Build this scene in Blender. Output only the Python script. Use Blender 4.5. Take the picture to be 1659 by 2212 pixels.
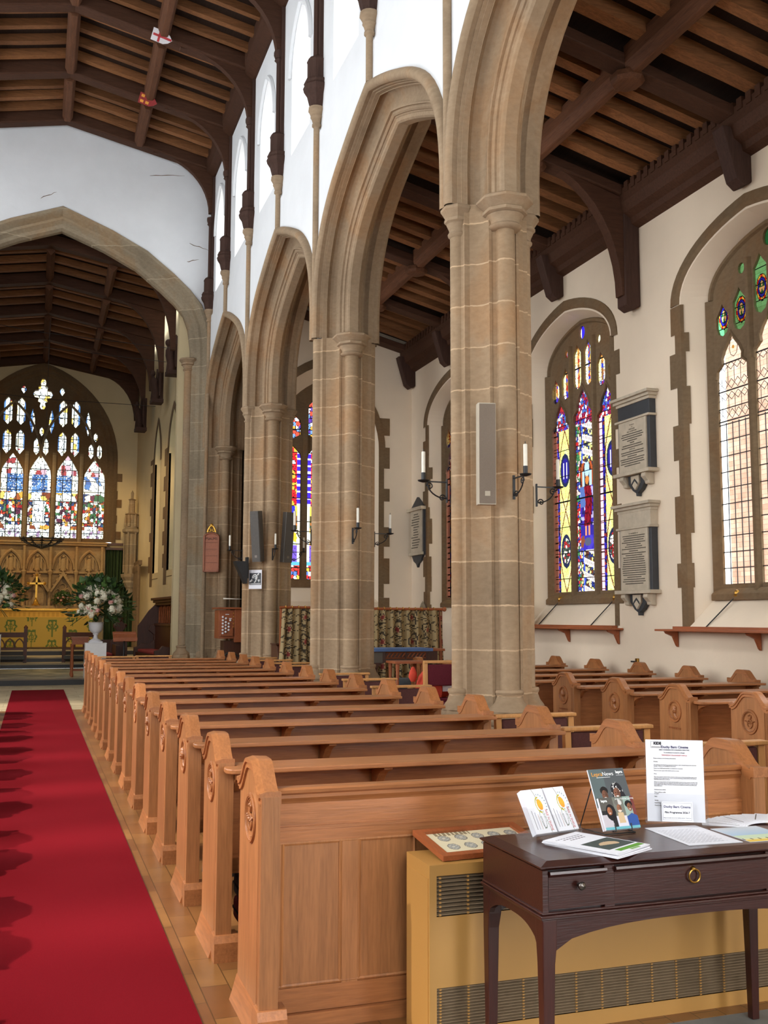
import bpy, math, random
from math import sin, cos, pi, sqrt, atan2, hypot, acos, floor
from mathutils import Vector, Matrix
from mathutils.geometry import tessellate_polygon

for o in list(bpy.data.objects):
    bpy.data.objects.remove(o)
SC = bpy.context.scene
COL = SC.collection

# ------------------------------------------------------------------ camera
yaw, pit, rol, Hc, FPX = .3284, .10378, .003, 1.55, 2206.9
Fv = Vector((sin(yaw)*cos(pit), cos(yaw)*cos(pit), sin(pit)))
Rv = Vector((cos(yaw), -sin(yaw), 0)); Uv = Rv.cross(Fv)
R2 = Rv*cos(rol)+Uv*sin(rol); U2 = -Rv*sin(rol)+Uv*cos(rol)
cam = bpy.data.cameras.new('camera'); camo = bpy.data.objects.new('camera', cam); COL.objects.link(camo)
cam.sensor_fit = 'HORIZONTAL'; cam.sensor_width = 36; cam.lens = 36*FPX/1659
cam.clip_start = .05; cam.clip_end = 300
camo.matrix_world = Matrix(((R2.x, U2.x, -Fv.x, 0), (R2.y, U2.y, -Fv.y, 0), (R2.z, U2.z, -Fv.z, Hc), (0, 0, 0, 1)))
SC.camera = camo

# ------------------------------------------------------------------ light and exposure
SC.view_settings.view_transform = 'Standard'; SC.view_settings.look = 'None'
SC.view_settings.exposure = 0.22; SC.view_settings.gamma = 1.0; SC.view_settings.use_curve_mapping = False
SKY = 4.4
W = bpy.data.worlds.new('world'); SC.world = W; W.use_nodes = True
W.node_tree.nodes['Background'].inputs[0].default_value = (.93, .97, 1, 1)
W.node_tree.nodes['Background'].inputs[1].default_value = SKY
SC.cycles.max_bounces = 8; SC.cycles.diffuse_bounces = 5; SC.cycles.glossy_bounces = 3
SC.cycles.transparent_max_bounces = 12; SC.cycles.transmission_bounces = 4
SC.cycles.caustics_reflective = False; SC.cycles.caustics_refractive = False
SC.cycles.sample_clamp_indirect = 6.0; SC.cycles.use_denoising = True

def area(name, loc, aim, sx, sy, radiance, col=(.93, .97, 1)):
    L = bpy.data.lights.new(name, 'AREA'); L.shape = 'RECTANGLE'; L.size = sx; L.size_y = sy
    L.energy = radiance*pi*sx*sy; L.color = col
    o = bpy.data.objects.new(name, L); COL.objects.link(o); o.location = loc
    d = Vector(aim)-Vector(loc)
    q = d.to_track_quat('-Z', 'Y'); o.rotation_euler = q.to_euler(); o['kind'] = 'structure'
    return o
def spot(name, loc, aim, watts, angle, col, size=.08, blend=.5):
    L = bpy.data.lights.new(name, 'SPOT'); L.energy = watts; L.spot_size = math.radians(angle); L.spot_blend = blend
    L.color = col; L.shadow_soft_size = size
    o = bpy.data.objects.new(name, L); COL.objects.link(o); o.location = loc
    o.rotation_euler = (Vector(aim)-Vector(loc)).to_track_quat('-Z', 'Y').to_euler(); o['kind'] = 'structure'
    return o
def point(name, loc, watts, col, size=.05):
    L = bpy.data.lights.new(name, 'POINT'); L.energy = watts; L.color = col; L.shadow_soft_size = size
    o = bpy.data.objects.new(name, L); COL.objects.link(o); o.location = loc; o['kind'] = 'structure'
    return o
NCLER = [1.4, 3.99, 6.56, 9.15, 11.74, 14.33, 16.92, 19.51, 22.1]      # north clerestory windows (daylight)
for y in NCLER:
    area('daylight_north_clerestory', (-3.55, y+.0, 10.55), (0, y, 9.9), 1.5, 2.2, 2.0)
for y in (3.0, 8.2, 13.4, 18.6):
    area('daylight_north_aisle', (-3.8, y, 3.2), (0, y, 2.4), 2.4, 3.4, 3.2)
area('daylight_west_window', (.3, -7.4, 6.6), (.3, 0, 5.0), 4.6, 6.6, 2.8)
area('added_west_low_light', (6.1, -7.4, 1.9), (5.0, 0, 1.0), 2.5, 3.2, 14.0)  # added low in the west to brighten pews and lower walls; doorway assumed
for i, y in enumerate((2.6, 5.2, 7.86, 10.45, 13.04, 15.63, 18.22, 20.81, 23.3)):
    area('daylight_south_clerestory', (5.3, y, 10.6), (0, y, 10.2), 1.4, 2.1, 3.2)
area('daylight_south_aisle', (9.3, 9.65, 7.6), (7.6, 9.65, 3.2), 2.6, 2.2, 7.0)
area('daylight_south_aisle', (8.75, 14.0, 4.1), (7, 14.0, 4.0), 2.3, 4.4, 5.0)
area('daylight_south_aisle', (8.75, 18.7, 4.1), (7, 18.7, 4.0), 2.3, 4.4, 5.0)
area('daylight_south_aisle', (8.75, 5.2, 4.1), (7, 5.2, 3.8), 2.6, 4.4, 5.5)
area('daylight_chancel_east', (.05, 36.9, 7), (.05, 30, 6.5), 4.4, 6.2, 2.0)
# church spotlights on the north wall
for y in (2.0, 4.2, 6.4, 8.6, 10.8, 13.2, 15.8, 18.6):
    spot('spotlight', (-3.1, y, 4.4), (.15, y+.15, 0), 1050, 36, (1, .93, .84), .03, .7)
# chancel lamps
spot('spotlight', (2.6, 26.4, 7.4), (.6, 35.6, 2.4), 700, 60, (1, .70, .34), .1)
spot('spotlight', (-2.4, 31.4, 8.4), (.4, 35.6, 2.2), 700, 80, (1, .72, .36), .1)
spot('spotlight', (-2.2, 27.5, 7.2), (3.2, 30.5, 2.0), 420, 80, (1, .74, .40), .1)

# ------------------------------------------------------------------ materials
def S(r, g, b):
    f = lambda c: (c/255/12.92) if c <= 10 else ((c/255+.055)/1.055)**2.4
    return (f(r), f(g), f(b), 1)
def mul(c, k): return (min(1, c[0]*k), min(1, c[1]*k), min(1, c[2]*k), 1)
def base(name, rough=.6, metal=0, spec=.5):
    m = bpy.data.materials.new(name); m.use_nodes = True
    n = m.node_tree.nodes; b = n['Principled BSDF']
    b.inputs['Roughness'].default_value = rough; b.inputs['Metallic'].default_value = metal
    b.inputs['Specular IOR Level'].default_value = spec
    return m, n, m.node_tree.links, b
def node(n, t, **k):
    x = n.new(t)
    for a, v in k.items(): setattr(x, a, v)
    return x
def tex(n, l, scale, stretch=(1, 1, 1), detail=4, dist=0, rough=.55, coord='Object'):
    tc = n.new('ShaderNodeTexCoord'); mp = n.new('ShaderNodeMapping'); mp.inputs['Scale'].default_value = stretch
    l.new(tc.outputs[coord], mp.inputs['Vector'])
    t = n.new('ShaderNodeTexNoise'); t.inputs['Scale'].default_value = scale; t.inputs['Detail'].default_value = detail
    t.inputs['Distortion'].default_value = dist; t.inputs['Roughness'].default_value = rough
    l.new(mp.outputs[0], t.inputs['Vector'])
    return t, mp
def ramp(n, l, src, stops):
    r = n.new('ShaderNodeValToRGB'); e = r.color_ramp.elements
    e[0].position, e[0].color = stops[0]; e[1].position, e[1].color = stops[-1]
    for p, c in stops[1:-1]:
        x = e.new(p); x.color = c
    l.new(src, r.inputs[0]); return r
def bumpy(n, l, b, src, strength, dist=.01):
    u = n.new('ShaderNodeBump'); u.inputs['Strength'].default_value = strength; u.inputs['Distance'].default_value = dist
    l.new(src, u.inputs['Height']); l.new(u.outputs[0], b.inputs['Normal'])
def plain(name, c, rough=.6, var=.12, scale=6, bump=0, metal=0, spec=.5, stretch=(1, 1, 1), bscale=None):
    m, n, l, b = base(name, rough, metal, spec)
    t, mp = tex(n, l, scale, stretch)
    r = ramp(n, l, t.outputs[0], [(.3, mul(c, 1-var)), (.7, mul(c, 1+var))]); l.new(r.outputs[0], b.inputs['Base Color'])
    if bump:
        t2, _ = tex(n, l, bscale or scale*4, stretch); bumpy(n, l, b, t2.outputs[0], bump)
    return m
def wood(name, c, axis='X', rough=.34, var=.3, fine=1.0, spec=.4, obj_var=.10):
    m, n, l, b = base(name, rough, 0, spec)
    st = {'X': (1, 14, 14), 'Y': (14, 1, 14), 'Z': (14, 14, 1)}[axis]
    t, mp = tex(n, l, 2.2*fine, st, 6, .6)
    t2, mp2 = tex(n, l, 9*fine, st, 3, .2)
    t3, _ = tex(n, l, 1.2, (1, 1, 1), 2)
    mx = node(n, 'ShaderNodeMix', data_type='FLOAT'); mx.inputs[0].default_value = .45
    l.new(t.outputs[0], mx.inputs[2]); l.new(t2.outputs[0], mx.inputs[3])
    r = ramp(n, l, mx.outputs[0], [(.3, mul(c, 1-var)), (.5, c), (.72, mul(c, 1+var))])
    oi = n.new('ShaderNodeObjectInfo')
    ad = node(n, 'ShaderNodeMath', operation='MULTIPLY_ADD'); l.new(oi.outputs['Random'], ad.inputs[0]); ad.inputs[1].default_value = 2*obj_var; ad.inputs[2].default_value = 1-obj_var
    ad2 = node(n, 'ShaderNodeMath', operation='MULTIPLY_ADD'); l.new(t3.outputs[0], ad2.inputs[0]); ad2.inputs[1].default_value = .5; ad2.inputs[2].default_value = .75
    pr = node(n, 'ShaderNodeMath', operation='MULTIPLY'); l.new(ad.outputs[0], pr.inputs[0]); l.new(ad2.outputs[0], pr.inputs[1])
    vm = node(n, 'ShaderNodeVectorMath', operation='SCALE'); l.new(r.outputs[0], vm.inputs[0]); l.new(pr.outputs[0], vm.inputs['Scale'])
    l.new(vm.outputs[0], b.inputs['Base Color'])
    bumpy(n, l, b, t2.outputs[0], .12, .004)
    return m
def stone(name, c, course=.44, mortar=True, rough=.85, var=.22, warm=None):
    m, n, l, b = base(name, rough, 0, .2)
    t, mp = tex(n, l, 1.1, (1, 1, .7), 6, .4); t2, _ = tex(n, l, 14, (1, 1, 1.8), 5)
    w2 = warm or (c[0]*1.03, c[1]*.90, c[2]*.78, 1)
    r = ramp(n, l, t.outputs[0], [(.3, mul(c, 1-var)), (.5, c), (.62, w2), (.75, mul(c, 1+var))])
    r2 = ramp(n, l, t2.outputs[0], [(.3, (.82, .8, .78, 1)), (.7, (1.0, 1.0, 1.0, 1))])
    mm = node(n, 'ShaderNodeMix', data_type='RGBA', blend_type='MULTIPLY'); mm.inputs[0].default_value = 1
    l.new(r.outputs[0], mm.inputs[6]); l.new(r2.outputs[0], mm.inputs[7]); out = mm.outputs[2]
    if mortar:
        tc = n.new('ShaderNodeTexCoord'); sp = n.new('ShaderNodeSeparateXYZ'); l.new(tc.outputs['Object'], sp.inputs[0])
        d = node(n, 'ShaderNodeMath', operation='MULTIPLY_ADD'); l.new(t2.outputs[0], d.inputs[0]); d.inputs[1].default_value = .025; l.new(sp.outputs[2], d.inputs[2])
        dv = node(n, 'ShaderNodeMath', operation='DIVIDE'); l.new(d.outputs[0], dv.inputs[0]); dv.inputs[1].default_value = course
        fr = node(n, 'ShaderNodeMath', operation='FRACT'); l.new(dv.outputs[0], fr.inputs[0])
        fl = node(n, 'ShaderNodeMath', operation='FLOOR'); l.new(dv.outputs[0], fl.inputs[0])
        wn = node(n, 'ShaderNodeTexWhiteNoise', noise_dimensions='1D'); l.new(fl.outputs[0], wn.inputs['W'])
        k = node(n, 'ShaderNodeMath', operation='MULTIPLY_ADD'); l.new(wn.outputs['Value'], k.inputs[0]); k.inputs[1].default_value = .24; k.inputs[2].default_value = .88
        sc_ = node(n, 'ShaderNodeVectorMath', operation='SCALE'); l.new(out, sc_.inputs[0]); l.new(k.outputs[0], sc_.inputs['Scale'])
        lt = node(n, 'ShaderNodeMath', operation='LESS_THAN'); l.new(fr.outputs[0], lt.inputs[0]); lt.inputs[1].default_value = .014/course
        m3 = node(n, 'ShaderNodeMix', data_type='RGBA'); l.new(lt.outputs[0], m3.inputs[0]); l.new(sc_.outputs[0], m3.inputs[6]); m3.inputs[7].default_value = mul(c, 1.42)
        out = m3.outputs[2]
    l.new(out, b.inputs['Base Color'])
    bumpy(n, l, b, t2.outputs[0], .25, .012)
    return m
def emis(name, c, s):
    m = bpy.data.materials.new(name); m.use_nodes = True; n = m.node_tree.nodes; n.clear()
    e = n.new('ShaderNodeEmission'); e.inputs[0].default_value = c; e.inputs[1].default_value = s
    o = n.new('ShaderNodeOutputMaterial'); m.node_tree.links.new(e.outputs[0], o.inputs[0]); return m
def painted(name, rough=.7, glass=False, k=1.0):
    """colour comes from the face colours of the mesh; glass=True lets daylight through it"""
    m = bpy.data.materials.new(name); m.use_nodes = True; n = m.node_tree.nodes; l = m.node_tree.links; n.clear()
    a = n.new('ShaderNodeVertexColor'); a.layer_name = 'Col'; o = n.new('ShaderNodeOutputMaterial')
    if glass:
        s = node(n, 'ShaderNodeVectorMath', operation='SCALE'); s.inputs['Scale'].default_value = k; l.new(a.outputs[0], s.inputs[0])
        t = n.new('ShaderNodeBsdfTransparent'); l.new(s.outputs[0], t.inputs[0])
        g = n.new('ShaderNodeBsdfGlossy'); g.inputs[0].default_value = (.3, .3, .3, 1); g.inputs['Roughness'].default_value = .3
        x = n.new('ShaderNodeMixShader'); x.inputs[0].default_value = .04
        l.new(t.outputs[0], x.inputs[1]); l.new(g.outputs[0], x.inputs[2]); l.new(x.outputs[0], o.inputs[0])
    else:
        b = n.new('ShaderNodeBsdfPrincipled'); b.inputs['Roughness'].default_value = rough; b.inputs['Specular IOR Level'].default_value = .3
        l.new(a.outputs[0], b.inputs['Base Color']); l.new(b.outputs[0], o.inputs[0])
    return m
def clearglass(name, c=(.85, .9, .9, 1), mixg=.06, rough=.02):
    m = bpy.data.materials.new(name); m.use_nodes = True; n = m.node_tree.nodes; l = m.node_tree.links; n.clear()
    t = n.new('ShaderNodeBsdfTransparent'); t.inputs[0].default_value = c
    g = n.new('ShaderNodeBsdfGlossy'); g.inputs['Roughness'].default_value = rough
    x = n.new('ShaderNodeMixShader'); x.inputs[0].default_value = mixg; o = n.new('ShaderNodeOutputMaterial')
    l.new(t.outputs[0], x.inputs[1]); l.new(g.outputs[0], x.inputs[2]); l.new(x.outputs[0], o.inputs[0]); return m

OAK = S(160, 102, 60)
M = {}
M['plaster'] = plain('white limewash plaster', S(226, 228, 230), .9, .035, 1.4, .4, bscale=7, spec=.1)
M['plaster_lamp_glow'] = plain('buff limewash plaster', S(206, 188, 150), .9, .05, 1.2, .3, bscale=8, spec=.1)  # yellow and dimness of the chancel lamplight are mixed into this plaster colour
M['plaster_warm_light'] = plain('cream limewash plaster', S(224, 206, 182), .9, .04, 1.2, .3, bscale=8, spec=.1)  # same white plaster as the nave, with the aisle's warm light tinted in
M['stone'] = stone('honey pier stone', S(162, 138, 110), .42)
M['stone_plain'] = stone('honey moulded stone', S(160, 138, 112), 1.3, False)
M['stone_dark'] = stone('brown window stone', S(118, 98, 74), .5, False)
M['stone_grey'] = stone('grey arch stone', S(150, 136, 114), .7)
M['stone_pale'] = stone('pale carved stone', S(176, 150, 112), 2, False)
M['oak_x'] = wood('oak along', OAK, 'X'); M['oak_z'] = wood('oak upright', S(160, 106, 64), 'Z')
M['oak_y'] = wood('oak across', OAK, 'Y')
M['oak_light'] = wood('light oak', S(190, 136, 80), 'Z', .4, .2)
M['oak_red'] = wood('reddish oak', S(150, 82, 46), 'Y', .45, .25)
M['mahogany'] = wood('dark mahogany', S(58, 24, 18), 'X', .28, .35, 1.4, .6)
M['mahogany_z'] = wood('dark mahogany upright', S(60, 24, 17), 'Z', .3, .35, 1.4, .6)
M['choir'] = wood('dark choir oak', S(74, 40, 24), 'Z', .4, .35)
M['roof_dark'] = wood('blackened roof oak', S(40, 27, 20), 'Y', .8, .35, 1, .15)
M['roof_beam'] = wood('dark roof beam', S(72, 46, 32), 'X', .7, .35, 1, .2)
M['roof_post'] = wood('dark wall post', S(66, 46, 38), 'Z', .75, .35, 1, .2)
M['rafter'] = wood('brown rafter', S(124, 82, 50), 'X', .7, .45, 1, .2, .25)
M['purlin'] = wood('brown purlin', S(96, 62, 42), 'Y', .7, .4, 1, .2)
M['carpet'] = plain('red carpet', S(112, 15, 25), .95, .10, 160, .4, spec=.05, bscale=420)
M['slab'] = plain('grey stone flags', S(120, 118, 112), .8, .2, 4, .1)
M['iron'] = plain('black iron', S(26, 25, 26), .5, .2, 20)
M['brass'] = plain('aged brass', S(170, 128, 60), .35, .15, 30, 0, 1)
M['gold'] = plain('gilt', S(214, 164, 70), .35, .12, 30, 0, .8)
M['steel'] = plain('pewter knob', S(120, 112, 105), .3, .1, 20, 0, 1)
M['candle'] = plain('cream candle wax', S(226, 220, 205), .5, .03, 20)
M['speaker_side'] = plain('fawn speaker case', S(176, 164, 144), .6, .04, 20)
M['grille'] = plain('taupe grille cloth', S(122, 108, 94), .8, .12, 240, .3, bscale=500)
M['speaker_dark'] = plain('dark grey speaker', S(74, 68, 62), .6, .1, 30)
M['heater'] = plain('mustard enamel', S(176, 130, 68), .38, .03, 3)
M['slat'] = plain('bronze louvre', S(140, 118, 92), .4, .1, 30, 0, .4)
M['void'] = plain('dark interior', S(22, 18, 15), .9, .1, 8)
M['marble_slate'] = plain('dark slate', S(52, 54, 58), .5, .12, 10)
M['marble'] = plain('weathered pale marble', S(186, 172, 150), .55, .12, 9)
M['white_marble'] = plain('white marbled board', S(232, 230, 228), .4, .08, 3)
M['white_urn'] = plain('white urn plaster', S(226, 224, 226), .5, .04, 8)
M['maroon'] = plain('maroon upholstery', S(92, 30, 40), .85, .12, 60, .2, spec=.2)
M['maroon_dark'] = plain('dark maroon upholstery', S(86, 52, 48), .85, .12, 60, .2, spec=.2)
M['cushion'] = plain('red seat cushion', S(150, 52, 52), .9, .12, 30)
M['orange'] = plain('orange red fabric', S(196, 62, 38), .85, .15, 14)
M['green_curtain'] = plain('dark green curtain', S(46, 66, 32), .9, .2, 4, stretch=(8, 8, .5))
M['blue_cloth'] = plain('blue altar runner', S(84, 112, 158), .8, .06, 30)
M['grey_cushion'] = plain('grey pouffe', S(74, 78, 82), .9, .1, 20)
M['leaf'] = plain('green leaves', S(74, 104, 48), .5, .4, 9)
M['leaf_dark'] = plain('dark green leaves', S(46, 70, 34), .5, .4, 9)
M['petal_white'] = plain('cream petals', S(236, 230, 206), .7, .06, 30)
M['petal_pink'] = plain('pink rose petals', S(232, 176, 168), .7, .1, 30)
M['black_step'] = plain('black marble step', S(26, 22, 20), .35, .2, 6)
M['pale_step'] = plain('pale stone step', S(150, 140, 118), .6, .1, 6)
M['paper'] = plain('white paper', S(232, 231, 236), .7, .01, 6)
M['paper_print'] = painted('printed paper')
M['ink'] = plain('black ink', S(40, 38, 44), .7, 0, 5)
M['ink_blue'] = plain('blue black ink', S(66, 62, 98), .7, 0, 5)
M['ink_red'] = plain('red ink', S(190, 60, 64), .7, 0, 5)
M['ink_white'] = plain('white ink', S(238, 238, 238), .7, 0, 5)
M['ink_orange'] = plain('orange ink', S(232, 160, 60), .7, 0, 5)
M['ink_grey'] = plain('grey cut letters', S(96, 88, 78), .8, 0, 5)
M['acrylic'] = clearglass('clear acrylic', (.982, .985, .988, 1), .045, .03)
M['pane_clear'] = clearglass('old clear pane', (.95, .95, .94, 1), .03, .1)
M['pane_dim'] = clearglass('obscured pane', (.075, .09, .085, 1), .03, .3)
M['stained'] = painted('stained glass', glass=True, k=.50)
M['stained_bright'] = painted('bright stained glass', glass=True, k=.42)
def parquet(name, c1, c2, bw, bh, rot=pi/2, off=.5, rough=.32, upright=False):
    m, n, l, b = base(name, rough, 0, .35)
    tc = n.new('ShaderNodeTexCoord'); mp = n.new('ShaderNodeMapping'); mp.inputs['Rotation'].default_value = (0, 0, rot)
    if upright:
        sp = n.new('ShaderNodeSeparateXYZ'); cb = n.new('ShaderNodeCombineXYZ'); l.new(tc.outputs['Object'], sp.inputs[0]); l.new(sp.outputs[1], cb.inputs[0]); l.new(sp.outputs[2], cb.inputs[1]); l.new(cb.outputs[0], mp.inputs[0])
    else: l.new(tc.outputs['Object'], mp.inputs[0])
    t = n.new('ShaderNodeTexBrick'); l.new(mp.outputs[0], t.inputs[0])
    t.offset = off; t.inputs['Scale'].default_value = 1; t.inputs['Brick Width'].default_value = bw; t.inputs['Row Height'].default_value = bh
    t.inputs['Mortar Size'].default_value = .0025; t.inputs['Color1'].default_value = c1; t.inputs['Color2'].default_value = c2
    t.inputs['Mortar'].default_value = mul(c1, .35); t.inputs['Bias'].default_value = -.1
    t2, _ = tex(n, l, 4, (1, 1, 1), 5, .3)
    r = ramp(n, l, t2.outputs[0], [(.3, (.72, .7, .68, 1)), (.7, (1, 1, 1, 1))])
    x = node(n, 'ShaderNodeMix', data_type='RGBA', blend_type='MULTIPLY'); x.inputs[0].default_value = 1
    l.new(t.outputs[0], x.inputs[6]); l.new(r.outputs[0], x.inputs[7]); l.new(x.outputs[2], b.inputs['Base Color'])
    return m
M['parquet'] = parquet('oak block floor', S(142, 98, 54), S(114, 70, 38), .36, .12)
M['parquet2'] = parquet('reddish block floor', S(172, 112, 62), S(128, 72, 40), .30, .10, .4)
M['flags'] = parquet('pale stone floor', S(190, 172, 138), S(172, 154, 120), .9, .6, 0, .5, .6)
M['mosaic'] = parquet('green and cream tile', S(196, 190, 160), S(84, 96, 74), .30, .30, pi/4, 0, .4)
M['brick'] = parquet('red brick', S(226, 184, 168), S(238, 208, 194), .26, .085, 0, .5, .9, True)  # paled far above brick red so the colour carries the outdoor brightness
# ------------------------------------------------------------------ geometry helpers
class G:
    def __init__(s): s.v = []; s.f = []
    def add(s, vs, fs):
        k = len(s.v); s.v += [tuple(p) for p in vs]; s.f += [tuple(i+k for i in f) for f in fs]
    def face(s, *p): s.add(p, [tuple(range(len(p)))])
    def box(s, x0, x1, y0, y1, z0, z1):
        s.add([(x0, y0, z0), (x1, y0, z0), (x1, y1, z0), (x0, y1, z0), (x0, y0, z1), (x1, y0, z1), (x1, y1, z1), (x0, y1, z1)],
              [(3, 2, 1, 0), (4, 5, 6, 7), (0, 1, 5, 4), (1, 2, 6, 5), (2, 3, 7, 6), (3, 0, 4, 7)]); return s
    def prism(s, pts, ax, a, b):
        mp = {'X': lambda p, t: (t, p[0], p[1]), 'Y': lambda p, t: (p[0], t, p[1]), 'Z': lambda p, t: (p[0], p[1], t)}[ax]
        n = len(pts); s.add([mp(p, a) for p in pts]+[mp(p, b) for p in pts],
              [tuple(range(n))[::-1], tuple(range(n, 2*n))]+[(i, (i+1) % n, n+(i+1) % n, n+i) for i in range(n)]); return s
    def panel(s, outer, holes, ax, a, b, sides=True):
        mp = {'X': lambda p, t: (t, p[0], p[1]), 'Y': lambda p, t: (p[0], t, p[1]), 'Z': lambda p, t: (p[0], p[1], t)}[ax]
        loops = [outer]+list(holes); pts = [p for lp in loops for p in lp]
        tri = tessellate_polygon([[Vector((p[0], p[1], 0)) for p in lp] for lp in loops]); n = len(pts)
        s.add([mp(p, a) for p in pts], tri)
        if b is not None:
            s.add([mp(p, b) for p in pts], tri)
            if sides:
                for lp in loops:
                    m = len(lp); s.add([mp(p, a) for p in lp]+[mp(p, b) for p in lp], [(i, (i+1) % m, m+(i+1) % m, m+i) for i in range(m)])
        return s
    def loft(s, rings, closed=True, cap=True):
        n = len(rings[0]); vs = [p for r in rings for p in r]; fs = []
        for i in range(len(rings)-1):
            for j in range(n if closed else n-1):
                fs.append((i*n+j, i*n+(j+1) % n, (i+1)*n+(j+1) % n, (i+1)*n+j))
        if cap and closed:
            fs.append(tuple(range(n))[::-1]); fs.append(tuple(range((len(rings)-1)*n, len(rings)*n)))
        s.add(vs, fs); return s
    def tube(s, path, r, n=8, cap=True, closed=False):
        path = [Vector(p) for p in path]; rs = r if isinstance(r, (list, tuple)) else [r]*len(path); rings = []
        up = None
        for i, p in enumerate(path):
            if closed: t = path[(i+1) % len(path)]-path[i-1]
            else: t = path[min(i+1, len(path)-1)]-path[max(i-1, 0)]
            t.normalize()
            if up is None: up = Vector((0, 0, 1)) if abs(t.z) < .9 else Vector((1, 0, 0))
            a = t.cross(up)
            if a.length < 1e-5: a = t.cross(Vector((0, 1, 0)))
            a.normalize(); b_ = a.cross(t); up = b_
            rings.append([tuple(p+a*cos(2*pi*k/n)*rs[i]+b_*sin(2*pi*k/n)*rs[i]) for k in range(n)])
        if closed: rings.append(rings[0])
        s.loft(rings, True, cap and not closed); return s
    def lathe(s, c, prof, n=16, a0=0.0):
        s.loft([[(c[0]+r*cos(a0+2*pi*k/n), c[1]+r*sin(a0+2*pi*k/n), c[2]+z) for k in range(n)] for r, z in prof]); return s
    def ball(s, c, r, nu=10, nv=6):
        rx, ry, rz = r if isinstance(r, (tuple, list)) else (r, r, r)
        s.loft([[(c[0]+rx*max(sin(pi*j/nv), .02)*cos(2*pi*k/nu), c[1]+ry*max(sin(pi*j/nv), .02)*sin(2*pi*k/nu), c[2]-rz*cos(pi*j/nv)) for k in range(nu)] for j in range(nv+1)]); return s
    def xf(s, m): s.v = [tuple(m @ Vector(p)) for p in s.v]; return s
    def merge(s, o): s.add(o.v, o.f); return s
    def build(s, name, mat, parent=None, smooth=None, bev=0, mats=None):
        me = bpy.data.meshes.new(name); off = parent_world(parent) if parent else Vector((0, 0, 0))
        me.from_pydata([tuple(Vector(p)-off) for p in s.v], [], s.f); me.update()
        me.materials.append(M[mat] if isinstance(mat, str) else mat)
        o = bpy.data.objects.new(name, me); COL.objects.link(o)
        if parent: o.parent = parent
        if smooth is not None:
            me.polygons.foreach_set('use_smooth', [True]*len(me.polygons)); me.set_sharp_from_angle(angle=math.radians(smooth))
        if bev:
            b = o.modifiers.new('edge', 'BEVEL'); b.width = bev; b.segments = 2; b.limit_method = 'ANGLE'; b.angle_limit = .8
        return o
def parent_world(p):
    v = Vector((0, 0, 0))
    while p: v += p.location; p = p.parent
    return v
def tag(o, label, cat, group=None, kind=None):
    o['label'] = label; o['category'] = cat
    if group: o['group'] = group
    if kind: o['kind'] = kind
    return o
def struct(o, label=None, cat=None):
    o['kind'] = 'structure'
    if label: o['label'] = label
    if cat: o['category'] = cat
    return o
def root(name, loc, label, cat, group=None, kind=None):
    o = bpy.data.objects.new(name, None); o.empty_display_size = .1; COL.objects.link(o); o.location = loc
    return tag(o, label, cat, group, kind)
def skew(o):
    """the chancel side wall is not quite parallel to the nave: bring a finished object onto its line"""
    if o.type == 'MESH':
        w = parent_world(o)
        for v in o.data.vertices: v.co.x += (36-(v.co.y+w.y))*.055
    for c in o.children: skew(c)
def dup(o, loc=None, label=None, group=None, rz=None, parent=None):
    c = o.copy(); COL.objects.link(c)
    if parent: c.parent = parent
    if loc is not None: c.location = loc
    if rz is not None: c.rotation_euler = (0, 0, rz)
    if label: c['label'] = label
    if group: c['group'] = group
    for ch in list(o.children): dup(ch, parent=c)
    return c
def rotz(o, a): o.rotation_euler = (0, 0, a); return o
def frame(o, x, y):
    x = Vector(x).normalized(); y = Vector(y); y = (y-x*y.dot(x)).normalized(); z = x.cross(y)
    return Matrix(((x.x, y.x, z.x, o[0]), (x.y, y.y, z.y, o[1]), (x.z, y.z, z.z, o[2]), (0, 0, 0, 1)))
def paint(name, fr, w, h, nu, nv, fn, mat, parent=None):
    """coloured sheet in frame fr: local x 0..w, y 0..h; fn(x, y) gives an sRGB triple (0-255) or None for a gap"""
    vs = []; fs = []; cs = []
    for j in range(nv+1):
        for i in range(nu+1): vs.append(fr @ Vector((w*i/nu, h*j/nv, 0)))
    for j in range(nv):
        for i in range(nu):
            c = fn(w*(i+.5)/nu, h*(j+.5)/nv)
            if c is None: continue
            fs.append((j*(nu+1)+i, j*(nu+1)+i+1, (j+1)*(nu+1)+i+1, (j+1)*(nu+1)+i)); cs.append(S(*c))
    used = sorted({i for f in fs for i in f}); mp = {k: i for i, k in enumerate(used)}
    off = parent_world(parent) if parent else Vector((0, 0, 0))
    me = bpy.data.meshes.new(name); me.from_pydata([tuple(vs[k]-off) for k in used], [], [tuple(mp[i] for i in f) for f in fs]); me.update()
    at = me.color_attributes.new('Col', 'FLOAT_COLOR', 'CORNER')
    at.data.foreach_set('color', [x for c in cs for _ in range(4) for x in c])
    me.materials.append(M[mat] if isinstance(mat, str) else mat)
    o = bpy.data.objects.new(name, me); COL.objects.link(o)
    if parent: o.parent = parent
    return o
FONTS = []
def text(name, body, size, fr, mat, parent=None, align='LEFT', space=1.0, bold=0):
    cu = bpy.data.curves.new(name, 'FONT'); cu.body = body; cu.size = size; cu.align_x = align; cu.align_y = 'CENTER'; cu.extrude = .0004
    cu.space_character = space; cu.offset = bold; cu.resolution_u = 3
    cu.materials.append(M[mat] if isinstance(mat, str) else mat)
    o = bpy.data.objects.new(name, cu); COL.objects.link(o)
    m = fr.copy(); off = parent_world(parent) if parent else Vector((0, 0, 0)); m.translation = m.translation-off
    o.matrix_world = m
    if parent: o.parent = parent; o.matrix_local = m
    FONTS.append(o)
    return o
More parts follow.
